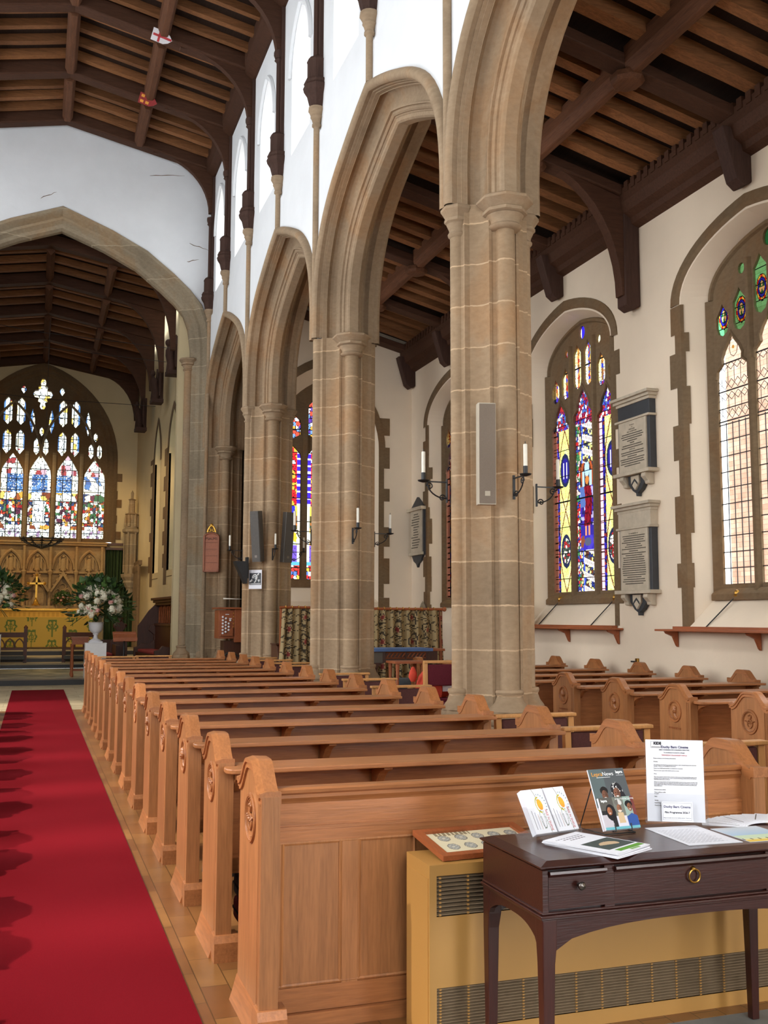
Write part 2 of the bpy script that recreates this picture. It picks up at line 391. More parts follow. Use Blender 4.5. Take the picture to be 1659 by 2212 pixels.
class Vor:
    """jittered-grid cells: which cell a point is in and how near the lead line"""
    def __init__(s, cw, ch, seed): s.cw, s.ch = cw, ch; s.seed = seed; s.c = {}
    def pt(s, i, j):
        k = (i, j)
        if k not in s.c:
            r = random.Random(s.seed*7919+i*131+j*17); s.c[k] = (i+.15+.7*r.random(), j+.15+.7*r.random(), r.random(), r.random())
        return s.c[k]
    def at(s, x, y):
        u, v = x/s.cw, y/s.ch; i0, j0 = floor(u), floor(v); d = []
        for i in (i0-1, i0, i0+1):
            for j in (j0-1, j0, j0+1):
                p = s.pt(i, j); d.append((hypot(u-p[0], v-p[1]), p[2], p[3]))
        d.sort(); return d[1][0]-d[0][0], d[0][1], d[0][2]
def arc_pts(cx, cz, r, a0, a1, n): return [(cx+r*cos(a0+(a1-a0)*i/n), cz+r*sin(a0+(a1-a0)*i/n)) for i in range(n+1)]
def pointed(cx, z0, hw, rise, n=12):
    """pointed arch from left spring over the apex to right spring"""
    c = (rise*rise-hw*hw)/(2*hw); r = hw+c; a = atan2(rise, -c) if c > 0 else atan2(rise, -c)
    L = [(cx+c+r*cos(pi+(a-pi)*i/n), z0+r*sin(pi+(a-pi)*i/n)) for i in range(n+1)]
    return L+[(2*cx-p[0], p[1]) for p in L[-2::-1]]
def fourc(cx, z0, hw, rise, n=14, k=.42, peak=.18):
    """low four-centred head: ellipse-like shoulders and a slight point"""
    L = []
    for i in range(n+1):
        t = i/n; a = pi-(pi/2)*t
        x = cx+hw*cos(a); z = z0+rise*(sin(a)**.9)*(1-peak)+rise*peak*t**1.6
        L.append((x, z))
    return L+[(2*cx-p[0], p[1]) for p in L[-2::-1]]
# ------------------------------------------------------------------ floors
g = G(); g.box(-.38, .665, -3, 23.25, 0.0, .012); tag(g.build('carpet', 'carpet'), 'long red carpet running up the central aisle to the step', 'carpet')
g = G(); g.box(-3.4, 3.6, 2.9+.65, 18.3, -.1, 0); struct(g.build('floor', 'parquet'), 'oak block floor along the red carpet', 'floor')
g = G(); g.box(3.6, 7.9, 2.9+.65, 18.3, -.1, 0); struct(g.build('floor', 'parquet2'), 'reddish wood floor of the side aisle', 'floor')
g = G(); g.box(-6.2, -3.4, -7, 26, -.1, 0); g.box(-3.4, 7.9, -7, 3.55, -.1, -.002); struct(g.build('floor', 'slab'), 'grey stone floor in front of the wood strip', 'floor')
g = G(); g.box(-3.4, 7.9, 18.3, 25.0, -.1, 0); struct(g.build('floor', 'flags'), 'pale stone floor between pews and step', 'floor')
# chancel floor and steps
g = G(); g.box(-3.3, 4.6, 24.95, 25.5, -.05, .12); struct(g.build('step', 'black_step'), 'black step across the chancel opening', 'step')
g = G(); g.box(-3.3, 3.6, 25.5, 30.6, -.05, .119); struct(g.build('floor', 'mosaic'), 'green and cream tiled chancel floor', 'floor')
zs = .12
for i, (y, zz) in enumerate(((30.6, .26), (31.6, .40), (33.1, .56))):
    g = G(); g.box(-3.2, 3.2, y, y+.02, zs, zz-.04); struct(g.build('step_riser', 'black_step'), 'black riser, step %s before the altar' % ('lowest', 'middle', 'top')[i], 'step')
    g = G(); g.box(-3.2, 3.2, y-.02, 36, zz-.04, zz); struct(g.build('step', 'pale_step'), 'pale stone tread, step %s before the altar' % ('lowest', 'middle', 'top')[i], 'step'); zs = zz
# ------------------------------------------------------------------ south arcade
PY = [3.97, 9.15, 14.33, 19.51, 24.69]; AY = [6.56, 11.74, 16.92, 22.10]; ZS = 5.65; CC = .10
XF, XM, XB = 3.85, 4.25, 4.65
BASE = [(0, 8.27), (.46, 8.115), (1.02, 7.885), (1.60, 7.60), (2.08, 7.22), (2.40, 6.72), (2.52, 6.2), (2.53, 5.65)]
def dense(P_, m=10):
    out = []
    for k in range(len(P_)-1):
        p0 = P_[k-1] if k else (2*P_[0][0]-P_[1][0], 2*P_[0][1]-P_[1][1]); p1, p2 = P_[k], P_[k+1]; p3 = P_[k+2] if k+2 < len(P_) else (2*p2[0]-p1[0], 2*p2[1]-p1[1])
        for q in range(m):
            t = q/m; f = lambda a, b, c, d: .5*(2*b+(c-a)*t+(2*a-5*b+4*c-d)*t*t+(3*b-a-3*c+d)*t**3)
            out.append((f(p0[0], p1[0], p2[0], p3[0]), f(p0[1], p1[1], p2[1], p3[1])))
    return out+[P_[-1]]
DB = dense(BASE)
def arch_line(ay, r, n=22):
    """the arch curve moved in or out by r-2.63, from the foot beyond the apex back to the near foot"""
    o = 2.63-r; L = []
    for k, (x, z) in enumerate(DB):
        a, b = DB[max(k-1, 0)], DB[min(k+1, len(DB)-1)]; tx, tz = b[0]-a[0], b[1]-a[1]; h = hypot(tx, tz)
        if k == len(DB)-1: tx, tz, h = 0, -1, 1
        L.append((x+tz/h*o, z-tx/h*o))
    while len(L) > 2 and L[1][0] <= 0: L.pop(0)
    if L[0][0] <= 0: t = -L[0][0]/(L[1][0]-L[0][0]); L[0] = (0, L[0][1]+(L[1][1]-L[0][1])*t)
    else: L.insert(0, (0, L[0][1]+.42*L[0][0]))
    cum = [0]
    for a, b in zip(L[:-1], L[1:]): cum.append(cum[-1]+hypot(b[0]-a[0], b[1]-a[1]))
    R_ = []; k = 0
    for q in range(n+1):
        d = cum[-1]*q/n
        while k < len(L)-2 and cum[k+1] < d: k += 1
        t = (d-cum[k])/max(cum[k+1]-cum[k], 1e-9); R_.append((L[k][0]+(L[k+1][0]-L[k][0])*t, L[k][1]+(L[k+1][1]-L[k][1])*t))
    return [(ay-x, z) for x, z in R_[::-1]]+[(ay+x, z) for x, z in R_[1:]]
CY = [2.6, 5.265, 7.855, 10.445, 13.035, 15.625, 18.215, 20.805, 23.3]
def ogee_head(cy, z0, hw, rise): return pointed(cy, z0, hw, rise, 10)
holes = [[(cy-.62, 9.35)]+ogee_head(cy, 10.75, .62, .95)+[(cy+.62, 9.35)] for cy in CY]
outer = [(1.5, ZS)]
for ay in AY: outer += arch_line(ay, 2.655)
outer += [(24.75, ZS), (24.75, 13.3), (1.5, 13.3)]
g = G(); g.panel(outer, holes, 'X', XF, XB); struct(g.build('wall_arcade', 'plaster'), 'white plastered wall above the stone arches with high windows', 'wall')
g = G()   # lower part of the wall stands a little proud, with a soft ledge
low = [(1.5, ZS)]
for ay in AY: low += arch_line(ay, 2.66)
low += [(24.75, ZS), (24.75, 8.86), (1.5, 8.86)]
g.panel(low, [], 'X', XF-.03, XF+.02); struct(g.build('wall_arcade', 'plaster'), 'lower band of the white arcade wall, below the rough ledge line', 'wall')
# high windows: stone hood line, frame, pane
for i, cy in enumerate(CY):
    w = root('window_%d' % (i+10), (XF, cy, 9.35), 'arched high window in the white wall, %s from the chancel' % ('ninth', 'eighth', 'seventh', 'sixth', 'fifth', 'fourth', 'third', 'second', 'first')[i], 'window', None, 'structure')
    hd = [(XB-.2, p[0], p[1]) for p in [(cy-.6, 9.37)]+ogee_head(cy, 10.75, .6, .93)+[(cy+.6, 9.37)]]
    g = G(); g.tube(hd, .06, 6); g.box(XB-.24, XB-.16, cy-.04, cy+.04, 9.35, 11.6); g.box(XB-.24, XB-.16, cy-.6, cy+.6, 9.33, 9.41); g.build('window_frame', 'plaster', w)
    g = G(); g.tube([(XF-.01, p[0], p[1]) for p in ogee_head(cy, 10.75, .70, 1.02)], .05, 6); g.build('hood_mould', 'plaster', w, 40)
    g = G(); g.panel([(cy-.6, 9.37)]+ogee_head(cy, 10.75, .6, .93)+[(cy+.6, 9.37)], [], 'X', XB-.2, None); g.build('pane', 'pane_clear', w)
# arches: swept mouldings
def roll(cx, cr, rad, a0, a1, n): return [(cx+rad*sin(math.radians(a0+(a1-a0)*i/n)), cr+rad*cos(math.radians(a0+(a1-a0)*i/n))) for i in range(n+1)]
prof = [(3.86, 2.70), (3.815, 2.695)]+roll(3.79, 2.628, .066, -5, -170, 8)+[(3.835, 2.575), (3.835, 2.558), (3.872, 2.558), (3.872, 2.545), (3.93, 2.545), (3.93, 2.53)]
prof += [(3.95, 2.56), (3.985, 2.585), (4.03, 2.585), (4.07, 2.555), (4.095, 2.50), (4.10, 2.44), (4.09, 2.38)]
prof += [(4.075, 2.375), (4.075, 2.352), (4.105, 2.352), (4.105, 2.33), (4.10, 2.318), (4.12, 2.30), (4.14, 2.30), (4.14, 2.285), (4.155, 2.275), (4.16, 2.235), (4.185, 2.215)]
prof += [(2*XM-x, r) for x, r in prof[::-1]]
def make_arch(ay):
    rings = []
    rows = [arch_line(ay, r) for x, r in prof]
    for k in range(len(rows[0])): rings.append([(prof[j][0], rows[j][k][0], rows[j][k][1]) for j in range(len(prof))])
    g = G(); g.loft(rings, False, False); return g
ordn = ('nearest', 'second', 'third', 'farthest')
for i, ay in enumerate(AY):
    struct(make_arch(ay).build('arcade_arch', 'stone_plain', None, 28), '%s moulded stone arch of the arcade counting from the table' % ordn[i], 'arch')
def outline():
    P_ = []
    q = []
    for a in range(0, 91, 15): q.append((-.395+.085*cos(math.radians(180+a)), .085*sin(math.radians(180+a))))
    q += [(-.385, -.098), (-.378, -.115), (-.378, -.145), (-.32, -.145), (-.32, -.16), (-.255, -.185), (-.195, -.235), (-.165, -.30), (-.16, -.325), (-.175, -.325), (-.175, -.342), (-.145, -.342), (-.145, -.33), (-.098, -.345)]
    w = [(.1*cos(math.radians(a)), -.375+.1*sin(math.radians(a))) for a in range(195, 271, 15)]
    q += w
    q2 = [(-x, y) for x, y in q[-2::-1]]
    h = q+q2                       # from -x over -y to +x
    P_ = h+[(x, -y) for x, y in h[-2:0:-1]]
    return P_
OUT = outline()
def lathe_cap(g, c, r, h=.29):
    g.lathe((c[0], c[1], c[2]-h), [(r*1.02, -.02), (r*1.25, 0), (r*1.3, .015), (r*1.2, .03), (r*1.08, .035), (r*1.15, .07), (r*1.45, .12)], 20)
    g.lathe((c[0], c[1], c[2]-h), [(r*1.42, .12), (r*1.72, .14), (r*1.72, .17), (r*1.6, .18), (r*2.0, .23), (r*2.2, .25), (r*2.2, .275), (r*2.05, .29)], 8, pi/8)
def lathe_base(g, c, r, s=1.0):
    g.lathe((c[0], c[1], 0), [(r*2.3*s, 0), (r*2.3*s, .34)], 8, pi/8)
    g.lathe((c[0], c[1], 0), [(r*2.3, .34), (r*2.1, .40), (r*1.95, .55), (r*2.2, .58), (r*2.28, .62), (r*2.2, .66), (r*2.02, .69)], 8, pi/8)
    g.lathe((c[0], c[1], 0), [(r*2.05, .69), (r*1.9, .72), (r*1.45, .77), (r*1.2, .83), (r*1.32, .845), (r*1.38, .865), (r*1.3, .885), (r*1.02, .89)], 20)
pn = ('behind the table', 'nearest, carrying a fawn speaker', 'second, with a candle bracket on its front', 'third, with two dark speakers', 'half pier at the chancel opening')
def make_pier(i, yc, ncap=True):
    p = root('stone_pier', (XM, yc, 0), 'clustered stone pier, %s' % pn[i], 'pier', None, 'structure')
    sc_ = .91 if i == 1 else 1.0
    g = G(); g.loft([[(XM+x*sc_, yc+y*sc_, z) for x, y in OUT] for z in (0, .3, 2, 4, ZS)]); g.build('shaft', 'stone', p, 30)
    cs = [(XM, yc-.375*sc_, ZS, .128)]
    if ncap: cs += [(XM-.395*sc_, yc, ZS, .078), (XM+.395*sc_, yc, ZS, .078)]
    cs += [(XM, yc+.375*sc_, ZS, .128)]
    for x, y, z, r in cs:
        g = G(); lathe_cap(g, (x, y, z), r); g.build('capital', 'stone_plain', p, 35)
    for x, y, r in ((XM, yc-.375*sc_, .1), (XM-.395*sc_, yc, .085), (XM+.395*sc_, yc, .085), (XM, yc+.375*sc_, .1)):
        g = G(); lathe_base(g, (x, y), r); g.build('base', 'stone', p, 35)
    g = G(); g.lathe((XM, yc, 0), [(.44, 0), (.44, .5), (.40, .56), (.38, .60)], 4, 0); g.build('plinth', 'stone', p)
for i, yc in enumerate(PY): make_pier(i, yc, i in (1, 3))
# thin wall shafts with wooden corbels, wall posts and roof trusses
ZR = 13.22; XR = .33; SL = .21
def zroof(x): return ZR-SL*abs(x-XR)
def brace_curve(x0, z0, x1, z1, n=10, k=2.0):
    return [(x0+(x1-x0)*(1-cos(pi/2*i/n)), z0+(z1-z0)*sin(pi/2*i/n)) for i in range(n+1)]
TY = sorted(PY[1:4]+AY+[3.97])+[24.35]
tn = {24.35: 'against the chancel wall', 22.1: 'first from the chancel wall', 19.51: 'second from the chancel wall', 16.92: 'third from the chancel wall', 14.33: 'fourth from the chancel wall', 11.74: 'fifth from the chancel wall', 9.15: 'sixth from the chancel wall', 6.56: 'seventh from the chancel wall', 3.97: 'nearest to the west end'}
for y in TY:
    end = y == 24.35
    is_pier = any(abs(y-p) < .1 for p in PY) or end
    xs = 3.785
    zb = ZS if is_pier else 8.32
    ys = y
    s = root('wall_shaft', (xs, ys, zb), 'thin stone shaft with carved oak corbel, %s' % tn[y], 'wall shaft', None, 'structure')
    r = .047
    ztop = 8.95
    if end: zb = .55; ztop = 8.72
    g = G(); g.lathe((xs, ys, 0), [(r, zb), (r, ztop)], 12)
    g.build('rod', 'stone_plain', s, 40)
    g = G(); g.lathe((xs, ys, ztop-8.95), [(r, 8.93), (.07, 8.95), (.07, 8.98), (.058, 9.0), (.075, 9.06), (.095, 9.09), (.09, 9.12), (.11, 9.16), (.13, 9.19), (.125, 9.24)], 14); g.build('stone_cap', 'stone_plain', s, 35)
    o = ztop-8.95
    g = G(); g.lathe((xs+.01, ys, o), [(.11, 9.24), (.13, 9.30), (.16, 9.42), (.21, 9.50), (.225, 9.56), (.2, 9.6), (.215, 9.63), (.2, 9.66), (.15, 9.66)], 8, pi/8); g.build('carved_corbel', 'roof_post', s)
    t = root('roof_truss', (XR, y, zroof(3)), 'dark oak roof truss with wall post and curved brace, %s' % tn[y], 'roof truss', None, 'structure')
    g = G(); g.lathe((xs, ys, o), [(.13, 9.66), (.15, 9.68), (.15, 9.95), (.16, 9.98), (.12, 10.03), (.07, 10.06), (.06, 10.1), (.06, 11.35), (.07, 11.37), (.10, 11.40), (.085, 11.43), (.11, 11.5), (.11, 11.56)], 8, pi/8)
    g.build('colonnette', 'roof_post', t, 30)
    g = G(); g.box(3.79, 3.87, y-.12, y+.12, 9.6+o, 12.5); g.build('wall_post', 'roof_post', t, None, .01)
    for sgn in (1, -1):
        f = lambda x: x if sgn > 0 else 2*XR-x
        lo = brace_curve(3.72, 11.45, 2.35, zroof(2.35)-.02, 12)
        hi = [(3.80, 11.45), (3.80, 12.55), (2.3, zroof(2.3)+.04)]
        g = G(); g.prism([(f(x), z) for x, z in lo]+[(f(x), z) for x, z in hi[::-1]], 'Y', y-.07, y+.07); g.build('brace', 'roof_beam', t)
    g = G(); bt = .34
    g.prism([(-3.2, zroof(-3.2)), (XR, ZR), (3.87, zroof(3.87)), (3.87, zroof(3.87)+bt), (XR, ZR+bt), (-3.2, zroof(-3.2)+bt)], 'Y', y-.15, y+.15); g.build('principal_beam', 'roof_beam', t, None, .03)
# nave ceiling: boards, rafters, purlins, wall plates
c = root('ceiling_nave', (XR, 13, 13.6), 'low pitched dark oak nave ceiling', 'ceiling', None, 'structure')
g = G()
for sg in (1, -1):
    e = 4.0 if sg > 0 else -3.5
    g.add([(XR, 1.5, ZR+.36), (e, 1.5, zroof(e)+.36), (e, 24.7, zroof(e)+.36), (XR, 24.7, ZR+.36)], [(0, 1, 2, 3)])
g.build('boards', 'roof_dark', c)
for a, b in zip([1.5]+TY[:-1], TY):
    nR = 4 if b-a > 1.5 else 3
    for k in range(nR):
        y = a+(b-a)*(k+.75)/(nR+.5)
        for sg in (1, -1):
            x0, x1 = (XR+.1, 3.75) if sg > 0 else (XR-.1, -3.1)
            rr = random.Random(int(y*100)+sg); w = .06+.02*rr.random()
            g = G(); n = 8; pts = []
            for q in range(n+1):
                x = x0+(x1-x0)*q/n; dz = .012*(rr.random()-.5); pts.append((x, zroof(x)+.2+dz))
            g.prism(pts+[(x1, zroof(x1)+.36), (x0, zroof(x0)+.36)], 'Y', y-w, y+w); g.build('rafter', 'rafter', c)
for a, b in zip(TY[:-1], TY[1:]):
    for x in (XR, 2.0, -1.35):
        g = G(); z = zroof(x); g.prism([(x-.12, z+.06), (x-.06, z-.06), (x+.06, z-.06), (x+.12, z+.06), (x+.12, z+.3), (x-.12, z+.3)], 'Y', a+.17, b-.17); g.build('purlin', 'purlin', c, None, .015)
for x, s in ((3.78, 1), (-3.12, -1)):
    g = G(); g.prism([(x-.17*s, 12.62), (x-.13*s, 12.45), (x+.02*s, 12.36), (x+.1*s, 12.36), (x+.1*s, 12.95), (x-.17*s, 12.88)], 'Y', 1.5, 24.6); g.build('wall_plate', 'roof_beam', c)
# painted shields on the trusses
def shield(loc, red, label):
    s = root('shield', loc, label, 'shield', 'painted shields on the nave roof')
    fr = frame((loc[0]-.17, loc[1]-.08, loc[2]+.0), (1, 0, -.25), (0.0, -.35, 1)) @ Matrix.Scale(.72, 4)
    ol = [(0, -.16), (0, .16), (.34, .16), (.46, .10), (.55, 0), (.46, -.10), (.34, -.16)]
    g = G(); g.prism(ol, 'Z', 0, .03); g.xf(fr); g.build('board', M['white_urn'] if not red else M['cushion'], s)
    g = G()
    if not red:
        g.box(.03, .53, -.03, .03, .03, .036); g.box(.17, .23, -.155, .155, .03, .036); g.xf(fr); g.build('cross', 'ink_red', s)
    else:
        for u, v in ((.1, .08), (.26, -.08), (.26, .08), (.1, -.08)): g.box(u-.05, u+.05, v-.04, v+.04, .03, .036)
        g.xf(fr); g.build('charge', 'ink_orange', s)
shield((1.94, 19.34, 12.86), False, 'white shield with a red cross on the roof beam')
shield((1.94, 21.93, 12.86), True, 'red shield with gold charges on the roof beam nearer the chancel')
def struct_(o, *a): struct(o, *a); return o
# ------------------------------------------------------------------ chancel arch wall
YE = 24.6
AX = .31
def ch_arch(off, n=10):
    R_ = [(0, 11.27), (1.16, 10.82), (1.99, 10.41), (2.64, 9.91), (3.04, 9.55), (3.33, 9.20), (3.5, 8.75), (3.58, 8.2)]
    pts = []
    k = len(R_)
    for i, (x, z) in enumerate(R_):
        a = R_[max(i-1, 0)]; b = R_[min(i+1, k-1)]; d = Vector((b[0]-a[0], b[1]-a[1])).normalized(); nn = Vector((d.y, -d.x))
        if nn.x > 0: nn = -nn
        if i == 0: pts.append((0, z-off*1.09)); continue
        pts.append((x+nn.x*off, z+nn.y*off))
    pts.append((pts[-1][0], 0.1))
    pts = [p for p in pts if p[0] >= -1e-6]
    return [(AX-x, z) for x, z in pts[::-1]]+[(AX+x, z) for x, z in pts[1:]]
def smooth2(p):
    q = [p[0]]
    for a, b in zip(p[:-1], p[1:]):
        q += [((3*a[0]+b[0])/4, (3*a[1]+b[1])/4), ((a[0]+3*b[0])/4, (a[1]+3*b[1])/4)]
    return q+[p[-1]]
ar = ch_arch(.12)
out = [(-3.6, 0)]+ar+[(3.95, 0), (3.95, 12.9), (XR, 13.6), (-3.6, 12.9)]
g = G(); g.panel(out, [], 'Y', YE, YE+.75); struct(g.build('wall_east', 'plaster'), 'white plastered wall over the wide chancel arch', 'wall')
pf = [(-.01, 0.0), (-.05, .02), (-.05, .09), (-.02, .12), (.05, .16), (.11, .20), (.11, .26), (.15, .29), (.2, .34), (.22, .42), (.30, .47), (.45, .47), (.55, .40), (.64, .20), (.76, .1)]
rows = [ch_arch(o) for y, o in pf]
g = G(); g.loft([[(rows[j][k][0], YE+pf[j][0], rows[j][k][1]) for j in range(len(pf))] for k in range(len(rows[0]))], False, False)
struct(g.build('chancel_arch', 'stone_grey', None, 25), 'grey stone moulded chancel arch', 'arch')
for sx, xx in ((1, 3.40), (-1, -2.78)):
    cc = root('stone_capital', (xx, YE+.35, 7.7), 'stone capital under the %s springing of the chancel arch' % ('south' if sx > 0 else 'north'), 'capital', None, 'structure')
    g = G(); lathe_cap(g, (xx, YE+.35, 7.9), .11); g.build('bell', 'stone_plain', cc, 35)
    g = G(); g.lathe((xx, YE+.35, 0), [(.11, .9), (.11, 7.62)], 14); g.build('shaft', 'stone_plain', cc, 40)
    g = G(); lathe_base(g, (xx, YE+.35), .11); g.build('base', 'stone_plain', cc, 35)
# plaster cracks
rr = random.Random(3)
for k, (x, z, L, ang) in enumerate(((2.3, 12.32, .85, .15), (3.3, 10.72, .5, -.25), (3.25, 10.25, .3, .3), (-.2, 11.4, .4, .5))):
    g = G(); p = [(x+L*t/6*cos(ang), YE-.002, z+L*t/6*sin(ang)+.03*(rr.random()-.5)) for t in range(7)]
    g.tube(p, [.004, .009, .007, .009, .006, .005, .002], 5); struct(g.build('wall_crack', 'stone_dark'), 'hairline crack in the white wall over the chancel arch, %s' % ('under the roof brace', 'beside the corner post', 'lowest at the corner post', 'left of the arch point')[k], 'crack')
# ------------------------------------------------------------------ chancel shell
YC0, YC1, XS = 25.35, 36.0, 3.2
def crenel(yc, hw, z0, z1, seed, inner=False):
    rr = random.Random(seed); L = []
    return L
cw = [(31.67, .50), (29.05, .68), (26.05, .48)]
hol = [[(y-h, 2.9)]+pointed(y, 6.3, h, 1.2, 8)+[(y+h, 2.9)] for y, h in cw]
g = G(); g.panel([(YC0, 0), (YC1, 0), (YC1, 10.3), (YC0, 11.6)], hol, 'X', XS, XS+.45); skew(struct_(g.build('wall_south', 'plaster_lamp_glow'), 'plastered south wall of the chancel, lamp glow in its colour, with tall windows', 'wall'))
for i, (y, h) in enumerate(cw):
    w = root('window_%d' % (20+i), (XS, y, 2.9), 'tall chancel side window with toothed stone edge, %s from the altar' % ('first', 'second', 'third')[i], 'window', None, 'structure')
    g = G(); rr = random.Random(i+5); z = 2.6; k = 0
    for side in (1,):
        z = 2.5; k = 0
        while z < 6.4:
            hh = .26+.3*rr.random(); ww = .30+.30*(k % 2)+.15*rr.random(); a = y+side*h; b = a+side*ww
            g.box(XS-.015, XS+.06, min(a, b), max(a, b), z, min(z+hh, 6.5)); z += hh; k += 1
    p0 = pointed(y, 6.3, h, 1.2, 8); p1 = pointed(y, 6.3, h+.22, 1.42, 8)
    for j in range(len(p0)-1): g.add([(XS-.015, *p0[j]), (XS-.015, *p0[j+1]), (XS-.015, *p1[j+1]), (XS-.015, *p1[j])], [(0, 1, 2, 3)])
    g.build('dressed_stones', 'stone_dark', w)
    g = G(); g.panel([(y-h-.02, 2.88)]+pointed(y, 6.3, h+.02, 1.22, 8)+[(y+h+.02, 2.88)], [], 'X', XS+.30, None); g.build('pane', 'pane_dim', w)
    g = G()
    for yy in (y-.25, y+.25): g.box(XS+.28, XS+.32, yy-.05, yy+.05, 2.9, 6.6)
    g.prism([(XS-.02, 2.72), (XS+.45, 3.0), (XS+.45, 2.7)], 'Y', y-h, y+h); g.build('mullions', 'stone_dark', w); skew(w)
# south clerestory daylight for the chancel windows comes from the sky outside
g = G(); g.box(-3.2, -3.0, YC0, YC1, 0, 9.9); struct(g.build('wall_north', 'plaster_lamp_glow'), 'plastered north wall of the chancel, lamp glow in its colour', 'wall')
g = G(); g.box(3.2, 4.6, YC0-.02, YC0+.3, 0, 11.5); struct(g.build('wall_return', 'plaster_lamp_glow'), 'short wall behind the chancel arch', 'wall')
# chancel roof
ZC, XCR = 10.15, .08
def zch(x, y=35.9): return ZC+(35.9-y)*.055-.17*abs(x-XCR)
cr = root('ceiling_chancel', (XCR, 30, 10.4), 'very dark oak chancel ceiling', 'ceiling', None, 'structure')
g = G()
for e in (3.3, -3.2): g.add([(XCR, YC0, zch(XCR, YC0)+.3), (e, YC0, zch(e, YC0)+.3), (e, YC1, zch(e)+.3), (XCR, YC1, ZC+.3)], [(0, 1, 2, 3)])
g.build('boards', 'roof_dark', cr)
by = [25.9, 28.4, 30.9, 33.4, 35.85]
for a, b in zip(by[:-1], by[1:]):
    for k in range(3):
        y = a+(b-a)*(k+1)/4
        for x0, x1 in ((XCR+.08, 3.2), (XCR-.08, -3.0)):
            g = G(); g.prism([(x0, zch(x0, y)+.14), (x1, zch(x1, y)+.14), (x1, zch(x1, y)+.3), (x0, zch(x0, y)+.3)], 'Y', y-.07, y+.07); g.build('rafter', 'rafter', cr)
    for x in (XCR, 1.6, -1.45):
        g = G(); zz = zch(x, (a+b)/2); g.prism([(x-.1, zz+.03), (x, zz-.1), (x+.1, zz+.03), (x+.1, zz+.3), (x-.1, zz+.3)], 'Y', a+.16, b-.16); g.build('purlin', 'purlin', cr)
for i, y in enumerate(by):
    t = root('roof_truss', (XCR, y, 9.6), 'dark chancel roof truss, %s from the altar window' % ('fifth', 'fourth', 'third', 'second', 'first')[i], 'roof truss', None, 'structure')
    dz = zch(XCR, y)-ZC; g = G(); g.prism([(-3.0, dz+zch(-3.0)), (XCR, dz+ZC), (3.2, dz+zch(3.2)), (3.2, dz+zch(3.2)+.28), (XCR, dz+ZC+.28), (-3.0, dz+zch(-3.0)+.28)], 'Y', y-.13, y+.13); g.build('principal_beam', 'roof_beam', t)
    for sg in (1, -1):
        f = lambda x: x if sg > 0 else 2*XCR-x
        lo = brace_curve(3.05, 8.35, 1.75, dz+zch(1.75), 10); hi = [(3.17, 8.35), (3.17, 9.65+dz), (1.7, dz+zch(1.7)+.05)]
        g = G(); g.prism([(f(x), z) for x, z in lo]+[(f(x), z) for x, z in hi[::-1]], 'Y', y-.08, y+.08); g.build('brace', 'roof_beam', t)
for i, (y, za) in enumerate(((27.4, .62), (29.9, .34), (32.9, .02))):
    a = root('carved_angel', (3.05, y, 7.5), 'carved oak angel corbel under the chancel roof, %s from the altar' % ('third', 'second', 'first')[i], 'angel corbel', 'carved angels along the chancel wall')
    g = G(); g.box(2.86, 3.2, y-.2, y+.2, 7.42, 7.54); g.box(3.1, 3.2, y-.12, y+.12, 7.54, 8.5); g.build('bracket', 'roof_post', a, None, .01)
    g = G(); g.loft([[(2.98+dx+rx*cos(2*pi*k/10), y+ry*sin(2*pi*k/10), z) for k in range(10)] for z, dx, rx, ry in ((7.54, 0, .13, .18), (7.75, .01, .12, .17), (7.95, -.02, .13, .16), (8.1, -.04, .11, .19), (8.18, -.06, .05, .07), (8.22, -.07, .05, .06))])
    g.ball((2.90, y, 8.31), (.085, .08, .1)); g.build('figure', 'roof_post', a, 60)
    for sg in (-1, 1):
        g = G(); g.prism([(y+sg*.1, 7.75), (y+sg*.3, 7.6), (y+sg*.34, 8.2), (y+sg*.2, 8.5), (y+sg*.1, 8.2)], 'X', 3.04, 3.09); g.build('wing', 'roof_post', a)
    for ch_ in a.children:
        for v_ in ch_.data.vertices: v_.co.x -= .2; v_.co.z += za
    skew(a)
# ------------------------------------------------------------------ east window of the chancel
WX = .03; YW = 36.0
def up(cx, w, z0, z1, head=.0, foot=.0, cusp=0):
    """upright light: flat foot, pointed (ogee when head is large) head"""
    h = w/2; L = [(cx-h, z0), (cx+h, z0)]
    if foot: L = [(cx-h, z0+foot), (cx, z0), (cx+h, z0+foot)]
    if head:
        zs_ = z1-head; L += [(cx+h, zs_), (cx+h*.92, zs_+head*.3), (cx+h*.55, zs_+head*.62), (cx+h*.3, zs_+head*.8), (cx, z1), (cx-h*.3, zs_+head*.8), (cx-h*.55, zs_+head*.62), (cx-h*.92, zs_+head*.3), (cx-h, zs_)]
    else: L += [(cx+h, z1), (cx-h, z1)]
    return L
LP = .885; ew = []
for k in (-2, -1, 0, 1, 2): ew.append(up(WX+k*LP, .70, 4.22, 7.05 if abs(k) < 2 else 6.95, .75))
for k in (-1, 1):
    for d in (-.21, .21):
        ew.append(up(WX+k*LP+d, .27, 7.0, 7.85, .22, .18)); ew.append(up(WX+k*LP+d, .27, 8.0, 8.95, .22, .15))
for d in (-.15, .15): ew.append(up(WX+d, .17, 7.0, 7.6, .16, .12))
ew.append(up(WX, .13, 7.65, 7.98, .1, .1))
for k in (-1, 1):
    ew.append(up(WX+k*.31, .17, 7.75, 8.6, .5, .3)); ew.append(up(WX+k*2.02*LP+k*-.28, .17, 7.75, 8.6, .5, .3))
    for d in (-.14, .14): ew.append(up(WX+k*2*LP+d, .16, 6.95, 7.48, .15, .12))
    ew.append(up(WX+k*2*LP, .13, 7.55, 7.88, .1, .1)); ew.append(up(WX+k*.62, .16, 9.08, 9.38, .12, .12))
cross = []
for a, b in ((0, 1), (1, 0), (0, -1), (-1, 0)):
    pass
cx_, cz_ = WX, 9.10
